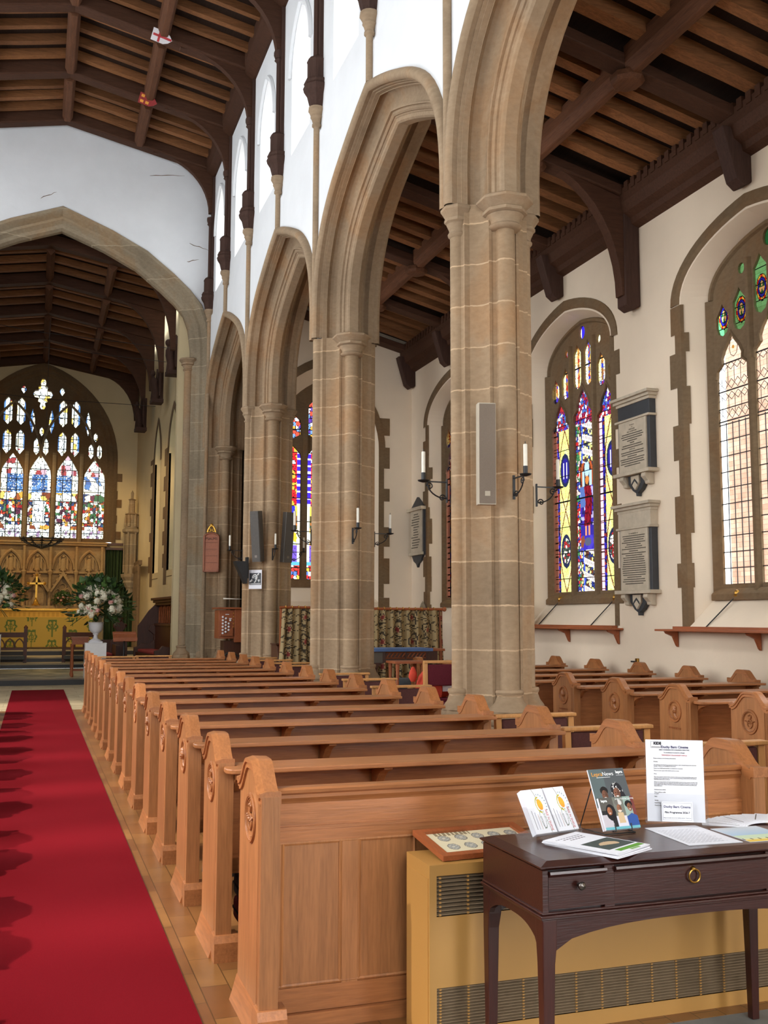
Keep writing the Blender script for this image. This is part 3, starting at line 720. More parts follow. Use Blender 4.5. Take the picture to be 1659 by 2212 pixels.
cross = [(cx_-.05, cz_-.52), (cx_+.05, cz_-.52), (cx_+.10, cz_-.42), (cx_+.07, cz_-.3), (cx_+.16, cz_-.26), (cx_+.14, cz_-.14), (cx_+.26, cz_-.12), (cx_+.33, cz_), (cx_+.26, cz_+.12), (cx_+.14, cz_+.14), (cx_+.16, cz_+.26), (cx_+.07, cz_+.3), (cx_+.10, cz_+.42), (cx_+.05, cz_+.54)]
cross += [(2*cx_-x, z) for x, z in cross[::-1]]
ew.append(cross)
w = root('window_1', (WX, YW, 4.2), 'great five-light stained glass window above the altar', 'window', None, 'structure')
fr_in = [(WX-2.16, 4.1)]+pointed(WX, 6.9, 2.16, 2.85, 14)+[(WX+2.16, 4.1)]
g = G(); g.panel(fr_in, ew, 'Y', YW+.05, YW+.25); g.build('tracery', 'stone_dark', w)
g = G()
for k in (-1.5, -.5, .5, 1.5): g.tube([(WX+k*LP, YW+.02, 4.1), (WX+k*LP, YW+.02, 7.1)], .07, 6)
def arcpath(p, y): return [(x, y, z) for x, z in p]
g.tube(arcpath(pointed(WX+LP*.0-1*LP, 6.9, LP*1.0, 1.9, 10), YW+.03), .045, 6); g.tube(arcpath(pointed(WX+LP, 6.9, LP, 1.9, 10), YW+.03), .045, 6)
g.build('mullion', 'stone_grey', w, 40)
pfE = [(0, .36), (-.03, .30), (-.03, .24), (.02, .2), (.02, .1), (.1, .02), (.1, 0)]
g = G(); rows = []
for yy, o in pfE: rows.append([(WX-2.16-o, 4.1)]+pointed(WX, 6.9, 2.16+o, 2.85+o*1.15, 14)+[(WX+2.16+o, 4.1)])
g.loft([[(rows[j][k][0], YW+pfE[j][0]-.05, rows[j][k][1]) for j in range(len(pfE))] for k in range(len(rows[0]))], False, False); g.build('window_frame', 'stone_dark', w, 30)
va, vb = Vor(.16, .2, 3), Vor(.09, .11, 4)
BL = [(70, 110, 160), (90, 130, 180), (60, 90, 140)]; PALE = [(235, 240, 232), (222, 232, 220), (240, 238, 214), (214, 226, 226), (232, 224, 190)]
WARM = [(196, 150, 60), (150, 80, 40), (120, 60, 36), (206, 178, 90)]; DEEP = [(150, 30, 34), (40, 60, 100), (44, 84, 52), (90, 40, 60), (60, 60, 66), (180, 60, 40), (70, 110, 70)]
def pick(L, r): return L[int(r*len(L)) % len(L)]
def east_glass(x, z):
    X_ = x-2.2+WX; Z_ = z+4.1
    if abs((Z_-4.2) % .36-.18) < .012 or abs(((X_-WX) % (LP/3))-LP/6) < .007: return (18, 20, 22)
    d, r1, r2 = va.at(x, z); d2, q1, q2 = vb.at(x, z)
    k = round((X_-WX)/LP); lx = (X_-WX)-k*LP
    if d < .05: return (30, 32, 36)
    if Z_ > 7.2:
        if abs(lx) > .3: return pick(BL, r1)
        return pick(PALE+[(206, 178, 90)], r1) if Z_ < 8.8 or abs(k) < 1 else pick(PALE+[(150, 60, 60)], r1)
    if Z_ > 6.35: return pick(PALE+[(150, 60, 60), (200, 160, 170)], r1) if abs(lx) < .2 else pick(PALE+[(140, 60, 70)], r2)
    if Z_ > 5.75:
        if abs(k) == 2: return pick(PALE+BL, r1)
        return pick(BL, r1) if abs(lx+.12*k) < .26 and d2 > .06 else pick(PALE, r2)
    if Z_ > 5.45: return pick(PALE+WARM, r1) if abs(k) < 2 else pick(PALE+DEEP, r1)
    if Z_ > 4.62:
        if k == 0 and abs(lx) < .19: return pick(PALE[:4], q1) if d2 > .05 else (140, 150, 170)
        if d2 < .07: return (24, 22, 26)
        return pick(DEEP+PALE[:1]+WARM[:2], q1) if q2 < .8 else pick(PALE, q1)
    if Z_ > 4.5: return pick(PALE+WARM, r1)
    return pick(PALE+[(150, 120, 150)], q1) if d2 > .05 else (110, 110, 120)
paint('stained_glass', frame((WX-2.2, YW+.15, 4.1), (1, 0, 0), (0, 0, 1)), 4.4, 5.8, 176, 232, east_glass, 'stained_bright', w)
oE = [(-3.3, 0), (4.6, 0), (4.6, 10.0), (XCR, 10.5), (-3.3, 10.0)]
g = G(); g.panel(oE, [[(WX-2.4, 4.0)]+pointed(WX, 6.9, 2.4, 3.12, 14)+[(WX+2.4, 4.0)]], 'Y', YW-.02, YW+.5); struct(g.build('wall_east', 'plaster_lamp_glow'), 'plastered end wall around the great altar window, lamp glow in its colour', 'wall')
g = G()
for k, z in enumerate((4.2, 4.75, 5.3, 5.6, 6.2)):
    g.box(WX+2.45, WX+2.5+.14*((k+1) % 2)+.05, YW-.035, YW-.02, z, z+.28)
struct(g.build('trim_1', 'stone_dark'), 'toothed stones beside the altar window', 'trim')
# ------------------------------------------------------------------ reredos, altar
rd = root('reredos', (.5, 35.6, .56), 'carved stone reredos of gabled niches under the altar window', 'reredos')
g = G(); g.box(-2.2, 2.2, 35.66, 35.95, 1.6, 3.95); g.build('backing', 'stone_pale', rd)
g = G(); g.box(-2.25, 2.25, 35.5, 35.95, 3.93, 4.0); g.box(-2.28, 2.28, 35.46, 35.95, 4.0, 4.06); g.box(-2.2, 2.2, 35.55, 35.7, 3.0, 3.06); g.build('cornice', 'stone_pale', rd, None, .01)
PB = [.05+.822*k for k in (-2, -1, 0, 1, 2)]
for k in range(6):
    x = .05+.822*(k-2.5)
    g = G(); g.lathe((x, 35.5, 0), [(.07, 1.84), (.075, 1.9), (.05, 1.93), (.05, 2.45), (.065, 2.47), (.065, 2.51), (.05, 2.53), (.05, 2.95), (.08, 3.0), (.09, 3.06), (.05, 3.1), (.045, 3.9)], 8); g.build('colonnette', 'stone_pale', rd, 40)
for bx in PB:
    g = G()
    g.tube([(x, 35.58, z) for x, z in pointed(bx, 3.14, .36, .62, 8)], .05, 6); g.tube([(x, 35.62, z) for x, z in pointed(bx, 3.14, .28, .5, 8)], .02, 6)
    g.build('niche_arch', 'stone_pale', rd, 40)
    g = G(); g.prism([(bx-.4, 2.42), (bx-.36, 2.36), (bx, 2.92), (bx+.36, 2.36), (bx+.4, 2.42), (bx, 3.08)], 'Y', 35.42, 35.62); g.ball((bx, 35.5, 3.1), .06, 8, 5)
    for t in (.25, .5, .75):
        for s_ in (-1, 1): g.ball((bx+s_*(.39*(1-t)), 35.54, 2.42+.66*t+.03), .035, 6, 4)
    g.build('gable', 'stone_pale', rd)
    g = G()
    if abs(bx-.05) > .1:
        for d in (-.15, .15): g.tube([(bx+d-.13, 35.6, 1.9)]+[(x, 35.6, z) for x, z in pointed(bx+d, 2.3, .13, .2, 6)]+[(bx+d+.13, 35.6, 1.9)], .025, 6)
        g.tube([(bx+.11*cos(a*pi/6), 35.6, 2.56+.11*sin(a*pi/6)) for a in range(12)], .022, 6, closed=True)
    else:
        g.tube([(bx-.28, 35.6, 1.9)]+[(x, 35.6, z) for x, z in pointed(bx, 2.3, .28, .42, 8)]+[(bx+.28, 35.6, 1.9)], .03, 6)
    g.build('blind_tracery', 'stone_pale', rd, 40)
    g = G(); g.loft([[(bx+rx*cos(2*pi*q/8), 35.56+.6*rx*sin(2*pi*q/8), z) for q in range(8)] for z, rx in ((3.1, .1), (3.14, .09), (3.3, .07), (3.45, .08), (3.5, .04))]); g.ball((bx, 35.55, 3.56), .05, 8, 5)
    for s_ in (-1, 1): g.prism([(bx+s_*.06, 3.2), (bx+s_*.15, 3.12), (bx+s_*.15, 3.5), (bx+s_*.1, 3.56)], 'Y', 35.58, 35.62)
    g.build('angel_statue', 'stone_pale', rd, 50)
al = root('altar', (.3, 34.8, .56), 'altar with gold and green frontal below the reredos', 'altar')
g = G(); g.box(-1.55, 1.75, 34.3, 35.5, .58, 1.76); g.build('body', 'stone_pale', al)
g = G(); g.box(-1.65, 1.85, 34.22, 35.5, 1.76, 1.83); g.build('top', 'gold', al, None, .01)
g = G(); g.box(-1.7, 1.9, 35.1, 35.49, 1.83, 1.93); g.build('shelf', 'stone_pale', al)
def damask(x, z):
    u = (x/.62) % 1-.5; k = floor(x/.62); v = ((z+(.32 if k % 2 else 0))/.64) % 1-.5
    g1 = (176, 150, 72); r_ = hypot(u*1.5, v*1.1); a = atan2(v, u)
    if z > .92: return (206, 160, 70) if z < .95 or z > 1.1 or int(x*14) % 2 else (190, 146, 62)
    if abs(r_-.34-.05*cos(6*a)) < .065 and v > -.25: return (84, 106, 54)
    if abs(u) < .03 and v < .3: return (98, 110, 56)
    if abs(r_-.14-.04*sin(5*a)) < .05: return (108, 116, 56)
    return g1
paint('frontal', frame((-1.6, 34.26, .62), (1, 0, 0), (0, 0, 1)), 3.4, 1.14, 130, 44, damask, 'paper_print', al)
for i, (x, y, hgt) in enumerate(((1.62, 35.2, .55),)):
    c_ = root('altar_candle', (x, y, 1.93), 'tall altar candle beside the right hand flowers', 'candle')
    g = G(); g.lathe((x, y, 1.93), [(.07, 0), (.06, .04), (.03, .08), (.03, .2), (.07, .26)], 10); g.build('candlestick', 'iron', c_, 40)
    g = G(); g.lathe((x, y, 2.19), [(.035, 0), (.033, hgt), (.005, hgt+.03)], 10); g.build('wax', 'candle', c_, 40)
cz = root('altar_cross', (.05, 35.2, 1.93), 'gilt cross standing in the middle of the altar', 'cross')
g = G(); g.lathe((.05, 35.2, 1.93), [(.13, 0), (.13, .04), (.09, .06), (.07, .14), (.03, .2), (.03, .26)], 8); g.build('foot', 'gold', cz)
g = G(); g.box(.02, .08, 35.18, 35.22, 2.15, 2.9); g.box(-.2, .3, 35.18, 35.22, 2.62, 2.68)
for p in ((-.2, 2.65), (.3, 2.65), (.05, 2.92)): g.ball((p[0], 35.2, p[1]), .05, 8, 5)
g.build('cross_bar', 'gold', cz)
# ------------------------------------------------------------------ flowers
def leaf_blade(g, c, d, L, w, rnd):
    d = Vector(d).normalized(); s = d.cross(Vector((rnd.random()-.5, rnd.random()-.5, 1))).normalized(); n = d.cross(s)
    p = Vector(c); q = []
    pts = [p, p+d*L*.35+s*w*.5+n*.1*L*.2, p+d*L*.7+s*w*.4, p+d*L-n*.15*L, p+d*L*.7-s*w*.4, p+d*L*.35-s*w*.5+n*.02]
    g.face(*[tuple(a) for a in pts])
def rose(g, c, r, rnd):
    g.ball(c, (r*.55, r*.55, r*.5), 7, 5)
    for k in range(7):
        a = k*2.4; t = .35+.09*k
        d = Vector((cos(a)*t, sin(a)*t, .55-.1*k+.0)); o = Vector(c)+d*r*.6
        u = Vector((-sin(a), cos(a), 0)); up_ = Vector((cos(a)*.5, sin(a)*.5, .8))
        g.face(*[tuple(o+u*r*x+up_*r*y) for x, y in ((-.3, -.45), (.3, -.45), (.5, .05), (.28, .45), (-.28, .45), (-.5, .05))])
def bouquet(name, c, R, label, seed, kinds):
    rnd = random.Random(seed); b = root(name, c, label, 'flower arrangement')
    lv = G(); lv2 = G()
    for k in range(520):
        a = rnd.random()*2*pi; e = (rnd.random()**.8)*pi*.9-.55; rr_ = R*(.5+.7*rnd.random())
        d = Vector((cos(a)*cos(e), sin(a)*cos(e)*.8, sin(e)))
        p = Vector(c)+Vector((d.x*rr_*1.05, d.y*rr_, d.z*rr_*.85))
        dd = d+Vector((rnd.random()-.5, rnd.random()-.5, rnd.random()-.8))*.9
        leaf_blade(lv if k % 2 else lv2, p, dd, R*(.18+.16*rnd.random()), R*(.14+.12*rnd.random()), rnd)
    for k in range(26):
        a = rnd.random()*2*pi; e = rnd.random()*1.3-.5; d = Vector((cos(a)*cos(e), sin(a)*cos(e)*.8, sin(e)))
        lv2.tube([tuple(Vector(c)), tuple(Vector(c)+d*R*.6), tuple(Vector(c)+d*R*1.2+Vector((0, 0, -.1*R)))], .008, 4)
    lv.build('foliage', 'leaf', b); lv2.build('dark_foliage', 'leaf_dark', b)
    for kind, n, r_, ma in kinds:
        for k in range(n):
            a = -pi/2+(rnd.random()-.5)*2.9; e = rnd.random()*1.55-.32
            d = Vector((cos(a)*cos(e), sin(a)*cos(e)*.8, sin(e))); p = Vector(c)+Vector((d.x*R*(.62+.2*rnd.random()), d.y*R*(.8+.25*rnd.random()), d.z*R*(.66+.2*rnd.random())))
            g = G()
            if kind == 'rose': rose(g, p, r_*(.8+.4*rnd.random()), rnd)
            else:
                for q in range(26):
                    v = Vector((rnd.gauss(0, 1), rnd.gauss(0, 1), rnd.gauss(0, 1))).normalized()*r_*(.6+.4*rnd.random()); o = p+v
                    s_ = r_*.3; u = v.cross(Vector((.3, .2, 1))).normalized(); w_ = v.cross(u).normalized()
                    g.face(tuple(o+u*s_), tuple(o+w_*s_*.35), tuple(o+w_*s_), tuple(o-u*s_*.35), tuple(o-u*s_), tuple(o-w_*s_*.35), tuple(o-w_*s_), tuple(o+u*s_*.35))
                g.ball(p, r_*.55, 7, 5)
            g.build({'rose': 'rose', 'hyd': 'blossom'}[kind], ma, b)
    return b
def pedestal(x, y, z, h, w_, side):
    p = root('flower_pedestal', (x, y, z), 'white marbled box pedestal %s' % side, 'pedestal', 'flower pedestals at the chancel step')
    g = G(); g.box(x-w_, x+w_, y-w_, y+w_, z, z+h-.02); g.build('box', 'white_marble', p, None, .006)
    g = G(); g.box(x-w_-.005, x+w_+.005, y-w_-.005, y+w_+.005, z+h-.02, z+h); g.build('top', 'white_marble', p, None, .004)
    u = root('urn', (x, y, z+h), 'white footed urn on the pedestal %s' % side, 'urn', 'urns on the flower pedestals')
    zz = z+h
    g = G(); g.box(x-.16, x+.16, y-.16, y+.16, zz, zz+.035); g.build('foot', 'white_urn', u, None, .006)
    g = G(); g.lathe((x, y, zz), [(.14, .035), (.14, .06), (.06, .10), (.045, .16), (.05, .19), (.07, .20), (.06, .22), (.12, .26), (.16, .32), (.17, .42), (.175, .47), (.19, .49), (.17, .49), (.15, .42)], 20); g.build('bowl', 'white_urn', u, 40)
pedestal(1.42, 25.55, .12, .83, .245, 'right of the carpet end')
pedestal(-.95, 25.55, .12, 1.03, .245, 'left of the carpet end')
bouquet('flower_arrangement', (1.46, 25.45, 1.78), .66, 'big bouquet of cream and pink flowers on the right hand white urn', 11, (('hyd', 40, .13, 'petal_white'), ('rose', 13, .095, 'petal_pink')))
bouquet('flower_arrangement', (-.92, 25.5, 1.95), .62, 'cream and pink bouquet on the left hand urn, cut by the picture edge', 12, (('hyd', 28, .12, 'petal_white'), ('rose', 13, .095, 'petal_pink')))
bouquet('altar_flowers', (.88, 35.1, 2.1), .27, 'low dark posy with a few pale roses on the altar', 13, (('rose', 5, .06, 'petal_pink'), ('rose', 3, .05, 'petal_white')))
# prayer desks, table, choir stalls, lectern
def prie(x, y, z, side):
    p = root('prayer_desk', (x, y, z), 'dark gothic kneeling desk before the altar, %s' % side, 'prayer desk', 'kneeling desks before the altar')
    for dx in (-.42, .42):
        g = G(); g.box(x+dx-.05, x+dx+.05, y-.06, y+.06, z, z+.98); g.lathe((x+dx, y, z+.98), [(.06, 0), (.05, .04), (.01, .09)], 6); g.build('post', 'choir', p)
    g = G(); g.box(x-.42, x+.42, y-.04, y+.04, z+.72, z+.86); g.build('top_rail', 'choir', p)
    g = G()
    for q in range(3):
        c0 = x-.26+.26*q; g.tube([(c0-.12, y, z+.42)]+[(a, y, b) for a, b in pointed(c0, z+.48, .12, .2, 5)]+[(c0+.12, y, z+.42)], .02, 5)
    g.box(x-.42, x+.42, y-.03, y+.03, z+.36, z+.42); g.build('tracery_rail', 'choir', p)
    g = G(); g.box(x-.42, x+.42, y-.25, y-.02, z+.10, z+.2); g.build('kneeler', 'grey_cushion', p)
prie(-.62, 31.2, .26, 'left of the centre'); prie(1.28, 31.2, .26, 'behind the right hand flowers')
t = root('side_table', (1.1, 26.3, .12), 'small red brown table beside the white pedestal', 'table')
g = G(); g.box(.88, 1.3, 26.0, 26.6, 1.03, 1.08); g.build('top', 'oak_red', t)
g = G(); g.box(.9, 1.28, 26.02, 26.05, .9, 1.03); g.build('apron', 'oak_red', t)
for x in (.92, 1.26):
    for y in (26.04, 26.56):
        g = G(); g.lathe((x, y, .12), [(.03, 0), (.04, .05), (.025, .12), (.035, .3), (.025, .6), (.04, .78)], 8); g.build('leg', 'oak_red', t, 40)
g = G(); g.box(.9, 1.28, 26.28, 26.32, .25, .3); g.build('stretcher', 'oak_red', t)
st = root('choir_stall', (3.1, 28.0, .12), 'long dark choir stall with panelled back and red cushion', 'choir stall')
YA, YB = 25.75, 30.1
g = G(); g.box(3.12, 3.19, YA, YB, .12, 2.0); g.build('back_board', 'choir', st)
g = G(); n = 13
for k in range(n+1):
    y = YA+.1+(YB-YA-.2)*k/n; g.tube([(3.09, y, 1.40), (3.09, y, 1.84)], .025, 6)
    if k < n:
        yy = y+(YB-YA-.2)/n/2; g.tube([(3.09, yy+.14*cos(a), 1.76+.13*sin(a)) for a in (0, pi/4, pi/2, 3*pi/4, pi)], .022, 5); g.ball((3.09, yy, 1.84), .035, 6, 4)
g.build('arcaded_panel', 'oak_red', st)
g = G(); g.box(2.86, 3.19, YA-.05, YB+.1, 2.04, 2.11); g.box(2.92, 3.19, YA, YB+.06, 1.97, 2.04); g.box(2.98, 3.19, YA, YB, 1.9, 1.97); g.box(2.95, 3.19, YA, YB, 1.32, 1.39); g.build('cornice', 'choir', st, None, .01)
g = G(); g.prism([(3.19, .12), (2.5, .12), (2.5, 1.32), (2.6, 1.45), (2.8, 1.75), (3.0, 1.95), (3.19, 2.0)], 'Y', YB, YB+.06); g.build('end_screen', 'choir', st)
g = G(); g.box(2.45, 3.1, YA, YB, .5, .58); g.box(2.98, 3.12, YA, YB, .12, 1.32); g.build('seat', 'choir', st)
g = G(); g.box(2.5, 2.95, 27.0, YB-.1, .58, .67); g.build('seat_cushion', 'cushion', st, None, .03)
for y in (26.6, YB-.02):
    pr = [(2.4, .12), (3.1, .12), (3.1, 1.36), (2.85, 1.36), (2.8, 1.2), (2.95, 1.06), (2.95, .9), (2.8, .8), (2.6, .84), (2.52, .74), (2.4, .72)]
    g = G(); g.prism(pr, 'Y', y-.05, y+.05); g.build('arm_end', 'choir', st, None, .012)
skew(st)
st = root('choir_stall', (2.2, 30.2, .12), 'dark choir desk with carved poppy-head end behind the flowers', 'choir stall')
g = G(); g.box(1.75, 2.28, 29.0, 29.1, .12, .95); g.box(2.0, 2.1, 26.9, 33, .12, .85); g.build('front_panel', 'choir', st)
g = G(); g.prism([(1.95, .12), (2.4, .12), (2.4, .9), (2.3, 1.02), (2.28, 1.2), (2.36, 1.3), (2.28, 1.42), (2.2, 1.56), (2.1, 1.42), (2.02, 1.3), (2.1, 1.2), (2.06, 1.02), (1.95, .9)], 'Y', 28.3, 28.4); g.ball((2.2, 28.35, 1.5), (.08, .07, .1), 8, 5); g.ball((2.08, 28.35, 1.34), (.07, .06, .06), 8, 5); g.ball((2.32, 28.35, 1.34), (.07, .06, .06), 8, 5); g.build('poppy_head', 'choir', st, None, .01)
g = G(); g.box(1.5, 1.98, 27.6, 29.4, .55, .62); g.build('seat_cushion', 'cushion', st, None, .02)
lt = root('music_desk', (2.0, 24.2, 0), 'light oak music desk on a thin stand before the choir', 'lectern')
g = G(); g.prism([(23.98, 1.03), (24.3, 1.2), (24.3, 1.23), (23.98, 1.06)], 'X', 1.72, 2.25); g.box(1.74, 2.23, 24.2, 24.23, 1.0, 1.2); g.box(1.72, 2.25, 23.96, 24.0, 1.02, 1.1); g.build('desk', 'oak_red', lt)
g = G(); g.tube([(1.98, 24.2, .3), (1.98, 24.2, 1.05)], .02, 8); g.build('pole', 'iron', lt)
g = G()
for a in range(3): g.tube([(1.98, 24.2, .35), (1.98+.25*cos(a*2.1), 24.2+.25*sin(a*2.1), .01)], .012, 6)
g.build('tripod', 'iron', lt)
# chancel furniture far right: pinnacle, screen, curtains, corona
pn_ = root('statue_pinnacle', (3.0, 35.2, .5), 'tall carved stone canopy and corbel beside the altar curtain', 'canopy')
g = G(); g.lathe((3.02, 35.3, 0), [(.02, 2.2), (.12, 2.35), (.12, 2.5), (.24, 2.72), (.22, 2.78), (.3, 2.9), (.32, 3.0), (.2, 3.02)], 8); g.build('corbel', 'stone_grey', pn_)
g = G(); g.lathe((3.02, 35.3, 0), [(.2, 3.02), (.2, 4.35), (.3, 4.42), (.3, 4.5), (.2, 4.55)], 8)
for a in range(6): g.tube([(3.02+.23*cos(a*pi/3), 35.3+.23*sin(a*pi/3), 3.05), (3.02+.23*cos(a*pi/3), 35.3+.23*sin(a*pi/3), 4.4)], .03, 6)
g.build('niche', 'stone_grey', pn_)
g = G(); g.lathe((3.02, 35.3, 0), [(.22, 4.55), (.16, 4.7), (.2, 5.0), (.24, 5.02), (.1, 5.08), (.1, 5.5), (.14, 5.52), (.04, 5.56), (.05, 5.75), (.0, 5.85)], 8)
for a in range(6): g.lathe((3.02+.2*cos(a*pi/3), 35.3+.2*sin(a*pi/3), 4.6), [(.05, 0), (.04, .3), (.0, .5)], 5)
g.build('canopy', 'stone_grey', pn_)
sc_ = root('stone_screen', (3.1, 33.6, .5), 'tall dark carved screen panels along the chancel wall', 'screen')
g = G()
for k in range(5):
    y = 32.9+.35*k; g.tube([(3.08, y, .6), (3.08, y, 3.2)], .05, 6); g.tube([(3.06, y+.17+.15*cos(a), 3.0+.2*sin(a)) for a in (0, pi/4, pi/2, 3*pi/4, pi)], .035, 5)
g.box(3.06, 3.16, 32.8, 34.5, 3.2, 3.35); g.build('tracery', 'stone_dark', sc_)
def curtain(g, x0, x1, y, z0, z1, waves, amp, n=80):
    bot = [(x0+(x1-x0)*i/n, y+amp*sin(2*pi*waves*i/n+.5*sin(i*.3))) for i in range(n+1)]
    for a, b in zip(bot[:-1], bot[1:]): g.face((a[0], a[1], z0), (b[0], b[1], z0), (b[0], b[1], z1), (a[0], a[1], z1))
cu = root('altar_curtain', (2.65, 35.7, .6), 'dark green curtain hanging right of the reredos', 'curtain')
g = G(); curtain(g, 2.24, 3.2, 35.75, .6, 3.85, 9, .05); g.build('cloth', 'green_curtain', cu, 60)
g = G(); g.box(2.22, 3.2, 35.66, 35.76, 3.83, 3.9); g.box(2.22, 3.2, 35.62, 35.8, 3.98, 4.06); g.build('rail', 'choir', cu)
co = root('corona', (.14, 30, 3.5), 'dark iron hanging ring light in front of the reredos', 'chandelier')
g = G()
for R_, z in ((.56, 3.72), (.3, 3.55)): g.tube([(.14+R_*cos(a*pi/12), 30+R_*sin(a*pi/12), z) for a in range(24)], .022, 6, closed=True)
for a in range(12):
    c0, s0 = cos(a*pi/6), sin(a*pi/6); g.tube([(.14+.56*c0, 30+.56*s0, 3.72), (.14+.42*c0, 30+.42*s0, 3.6), (.14+.3*c0, 30+.3*s0, 3.55), (.14, 30, 3.46)], .014, 5)
    g.ball((.14+.56*c0, 30+.56*s0, 3.74), .035, 6, 4); g.tube([(.14+.5*c0+.05*cos(q*.9), 30+.5*s0+.05*sin(q*.9), 3.66) for q in range(7)], .01, 4)
g.build('ring', 'iron', co)
g = G(); g.tube([(.14, 30, 3.46), (.14, 30, 10)], .006, 5); g.build('chain', 'iron', co)
for k, (z0, z1, y) in enumerate(((8.95, 8.55, 26.5), (8.75, 8.35, 27.2), (7.75, 7.6, 29.5))):
    g = G(); g.tube([(-3.0, y, z0), (.0, y, (z0+z1)/2-.08), (3.1, y, z1)], .008, 5); tag(g.build('tie_cable', 'iron'), 'thin dark cable strung across the chancel, %s of three' % ('upper', 'middle', 'lower')[k], 'cable')
# ------------------------------------------------------------------ south aisle walls and windows
XW = 7.8; XG = 8.1
def loop_outer(cy): return [(cy-1.33, 1.46)]+fourc(cy, 5.62, 1.33, .76)+[(cy+1.33, 1.46)]
def loop_inner(cy): return [(cy-1.15, 1.84)]+fourc(cy, 5.62, 1.15, .68)+[(cy+1.15, 1.84)]
WC = [5.2, 9.65, 14.03, 18.7]
g = G(); g.panel([(-7, -.1), (21.3, -.1), (21.3, 7.9), (-7, 7.9)], [loop_outer(c) for c in WC], 'X', XW, None)
g.panel([(-7, -.1), (21.3, -.1), (21.3, 7.9), (-7, 7.9)], [loop_outer(c) for c in WC], 'X', XW+.55, None)
for c in WC:
    a, b = loop_outer(c), loop_inner(c); n = len(a)
    g.add([(XW, *p) for p in a]+[(XG, *p) for p in b], [(i, (i+1) % n, n+(i+1) % n, n+i) for i in range(n)])
struct(g.build('wall_south', 'plaster_warm_light'), 'white plastered aisle wall, warm light in its colour, with deep window splays', 'wall')
def lightshape(cy, w, z0, z1, hd):
    h = w/2; zs_ = z1-hd
    R_ = [(h, z0), (h, zs_), (h*.96, zs_+hd*.18), (h*.62, zs_+hd*.32), (h*.66, zs_+hd*.45), (h*.5, zs_+hd*.62), (h*.22, zs_+hd*.8), (0, z1)]
    return [(cy+x, z) for x, z in R_]+[(cy-x, z) for x, z in R_[-2::-1]]
def minil(cy, w, z0, z1):
    h = w/2; R_ = [(0, z0), (h*.7, z0+.04), (h, z0+.13), (h, z1-.16), (h*.7, z1-.12), (h*.3, z1-.06), (0, z1)]
    return [(cy+x, z) for x, z in R_]+[(cy-x, z) for x, z in R_[-2:0:-1]]
def oval(cy, cz, a, b, n=12): return [(cy+a*cos(2*pi*k/n), cz+b*sin(2*pi*k/n)) for k in range(n)]
def aisle_window(idx, cy, w, pitch, label, quoins):
    wn = root('window_%d' % idx, (XW, cy, 1.46), label, 'window', None, 'structure')
    hl = []
    for k in (-1, 0, 1):
        c = cy+k*pitch; hl.append(lightshape(c, w, 1.98, 5.12+(.12 if k == 0 else 0), .55))
        for d in (-.165, .165): hl.append(minil(c+d, .24, 5.10 if abs(k) else 5.20, (5.64 if abs(k) else 5.94)-.12*(k*d > 0)))
    hl.append(oval(cy, 6.09, .09, .11))
    for k in (-1, 1): hl.append(oval(cy+k*.5, 5.86, .06, .07))
    li = [(cy-1.17, 1.82)]+fourc(cy, 5.62, 1.17, .70)+[(cy+1.17, 1.82)]
    g = G(); g.panel(li, hl, 'X', XG, XG+.035); g.build('tracery', 'stone_dark', wn)
    g = G()
    for k in (-.5, .5): g.prism([(XG+.01, cy+k*pitch-.06), (XG-.05, cy+k*pitch-.025), (XG-.05, cy+k*pitch+.025), (XG+.01, cy+k*pitch+.06)], 'Z', 1.9, 5.95)
    for s_ in (-1, 1): g.prism([(XG+.02, cy+s_*1.16), (XG-.06, cy+s_*1.16), (XG+.02, cy+s_*1.04)], 'Z', 1.86, 5.62)
    g.build('mullion', 'stone_dark', wn, None, .012)
    g = G(); p0 = fourc(cy, 5.62, 1.10, .64); g.tube([(XG, p[0], p[1]) for p in p0], .04, 6)
    for k in (-1, 0, 1):
        c = cy+k*pitch; q = lightshape(c, w+.02, 1.98, 5.13+(.12 if k == 0 else 0), .56)
        g.tube([(XG-.004, p[0], p[1]) for p in q[1:-1]], .02, 5)
    g.build('moulding', 'stone_dark', wn, 40)
    g = G(); g.prism([(XG-.10, 1.78), (XG+.1, 1.80), (XG+.1, 1.97), (XG-.02, 1.93), (XG-.10, 1.86)], 'Y', cy-1.15, cy+1.15); g.build('sill', 'stone_dark', wn, None, .01)
    # hood band and toothed jamb stones, flush with the wall
    g = G(); p0 = fourc(cy, 5.62, 1.33, .76); p1 = fourc(cy, 5.62, 1.33+.20, .76+.19)
    n = len(p0)
    g.loft([[(XW+.02, *p0[j]), (XW-.035, *((p0[j][0]*.6+p1[j][0]*.4), (p0[j][1]*.6+p1[j][1]*.4))), (XW-.02, *p1[j]), (XW+.02, *p1[j])] for j in range(n)], False, False)
    g.build('hood_mould', 'stone_dark', wn, 30)
    g = G(); rr = random.Random(idx*3)
    for s_ in quoins:
        z = 1.46; k = 0
        while z < 5.6:
            hh = .22+.34*rr.random(); zz = min(z+hh, 5.65)
            o = .07+(.14 if k % 2 else .02)+.05*rr.random(); i_ = .02+.10*rr.random()
            y0 = cy+s_*1.33; 
            g.add([(XW-.012, y0+s_*o, z), (XW-.012, y0-s_*.004, z), (XW-.012, y0-s_*.004, zz), (XW-.012, y0+s_*o, zz), (XW+.02, y0+s_*o, z), (XW+.02, y0+s_*o, zz)], [(0, 1, 2, 3), (0, 3, 5, 4)])
            t = i_/.35
            g.add([(XW-.012, y0-s_*.004, z), (XW-.012, y0-s_*.004, zz), (XW+.3*t-.012, y0-s_*(.18*t+.006), zz), (XW+.3*t-.012, y0-s_*(.18*t+.006), z)], [(0, 1, 2, 3)])
            z = zz; k += 1
    g.build('dressed_stones', 'stone_dark', wn)
    return wn
LC, WB = .72, .47
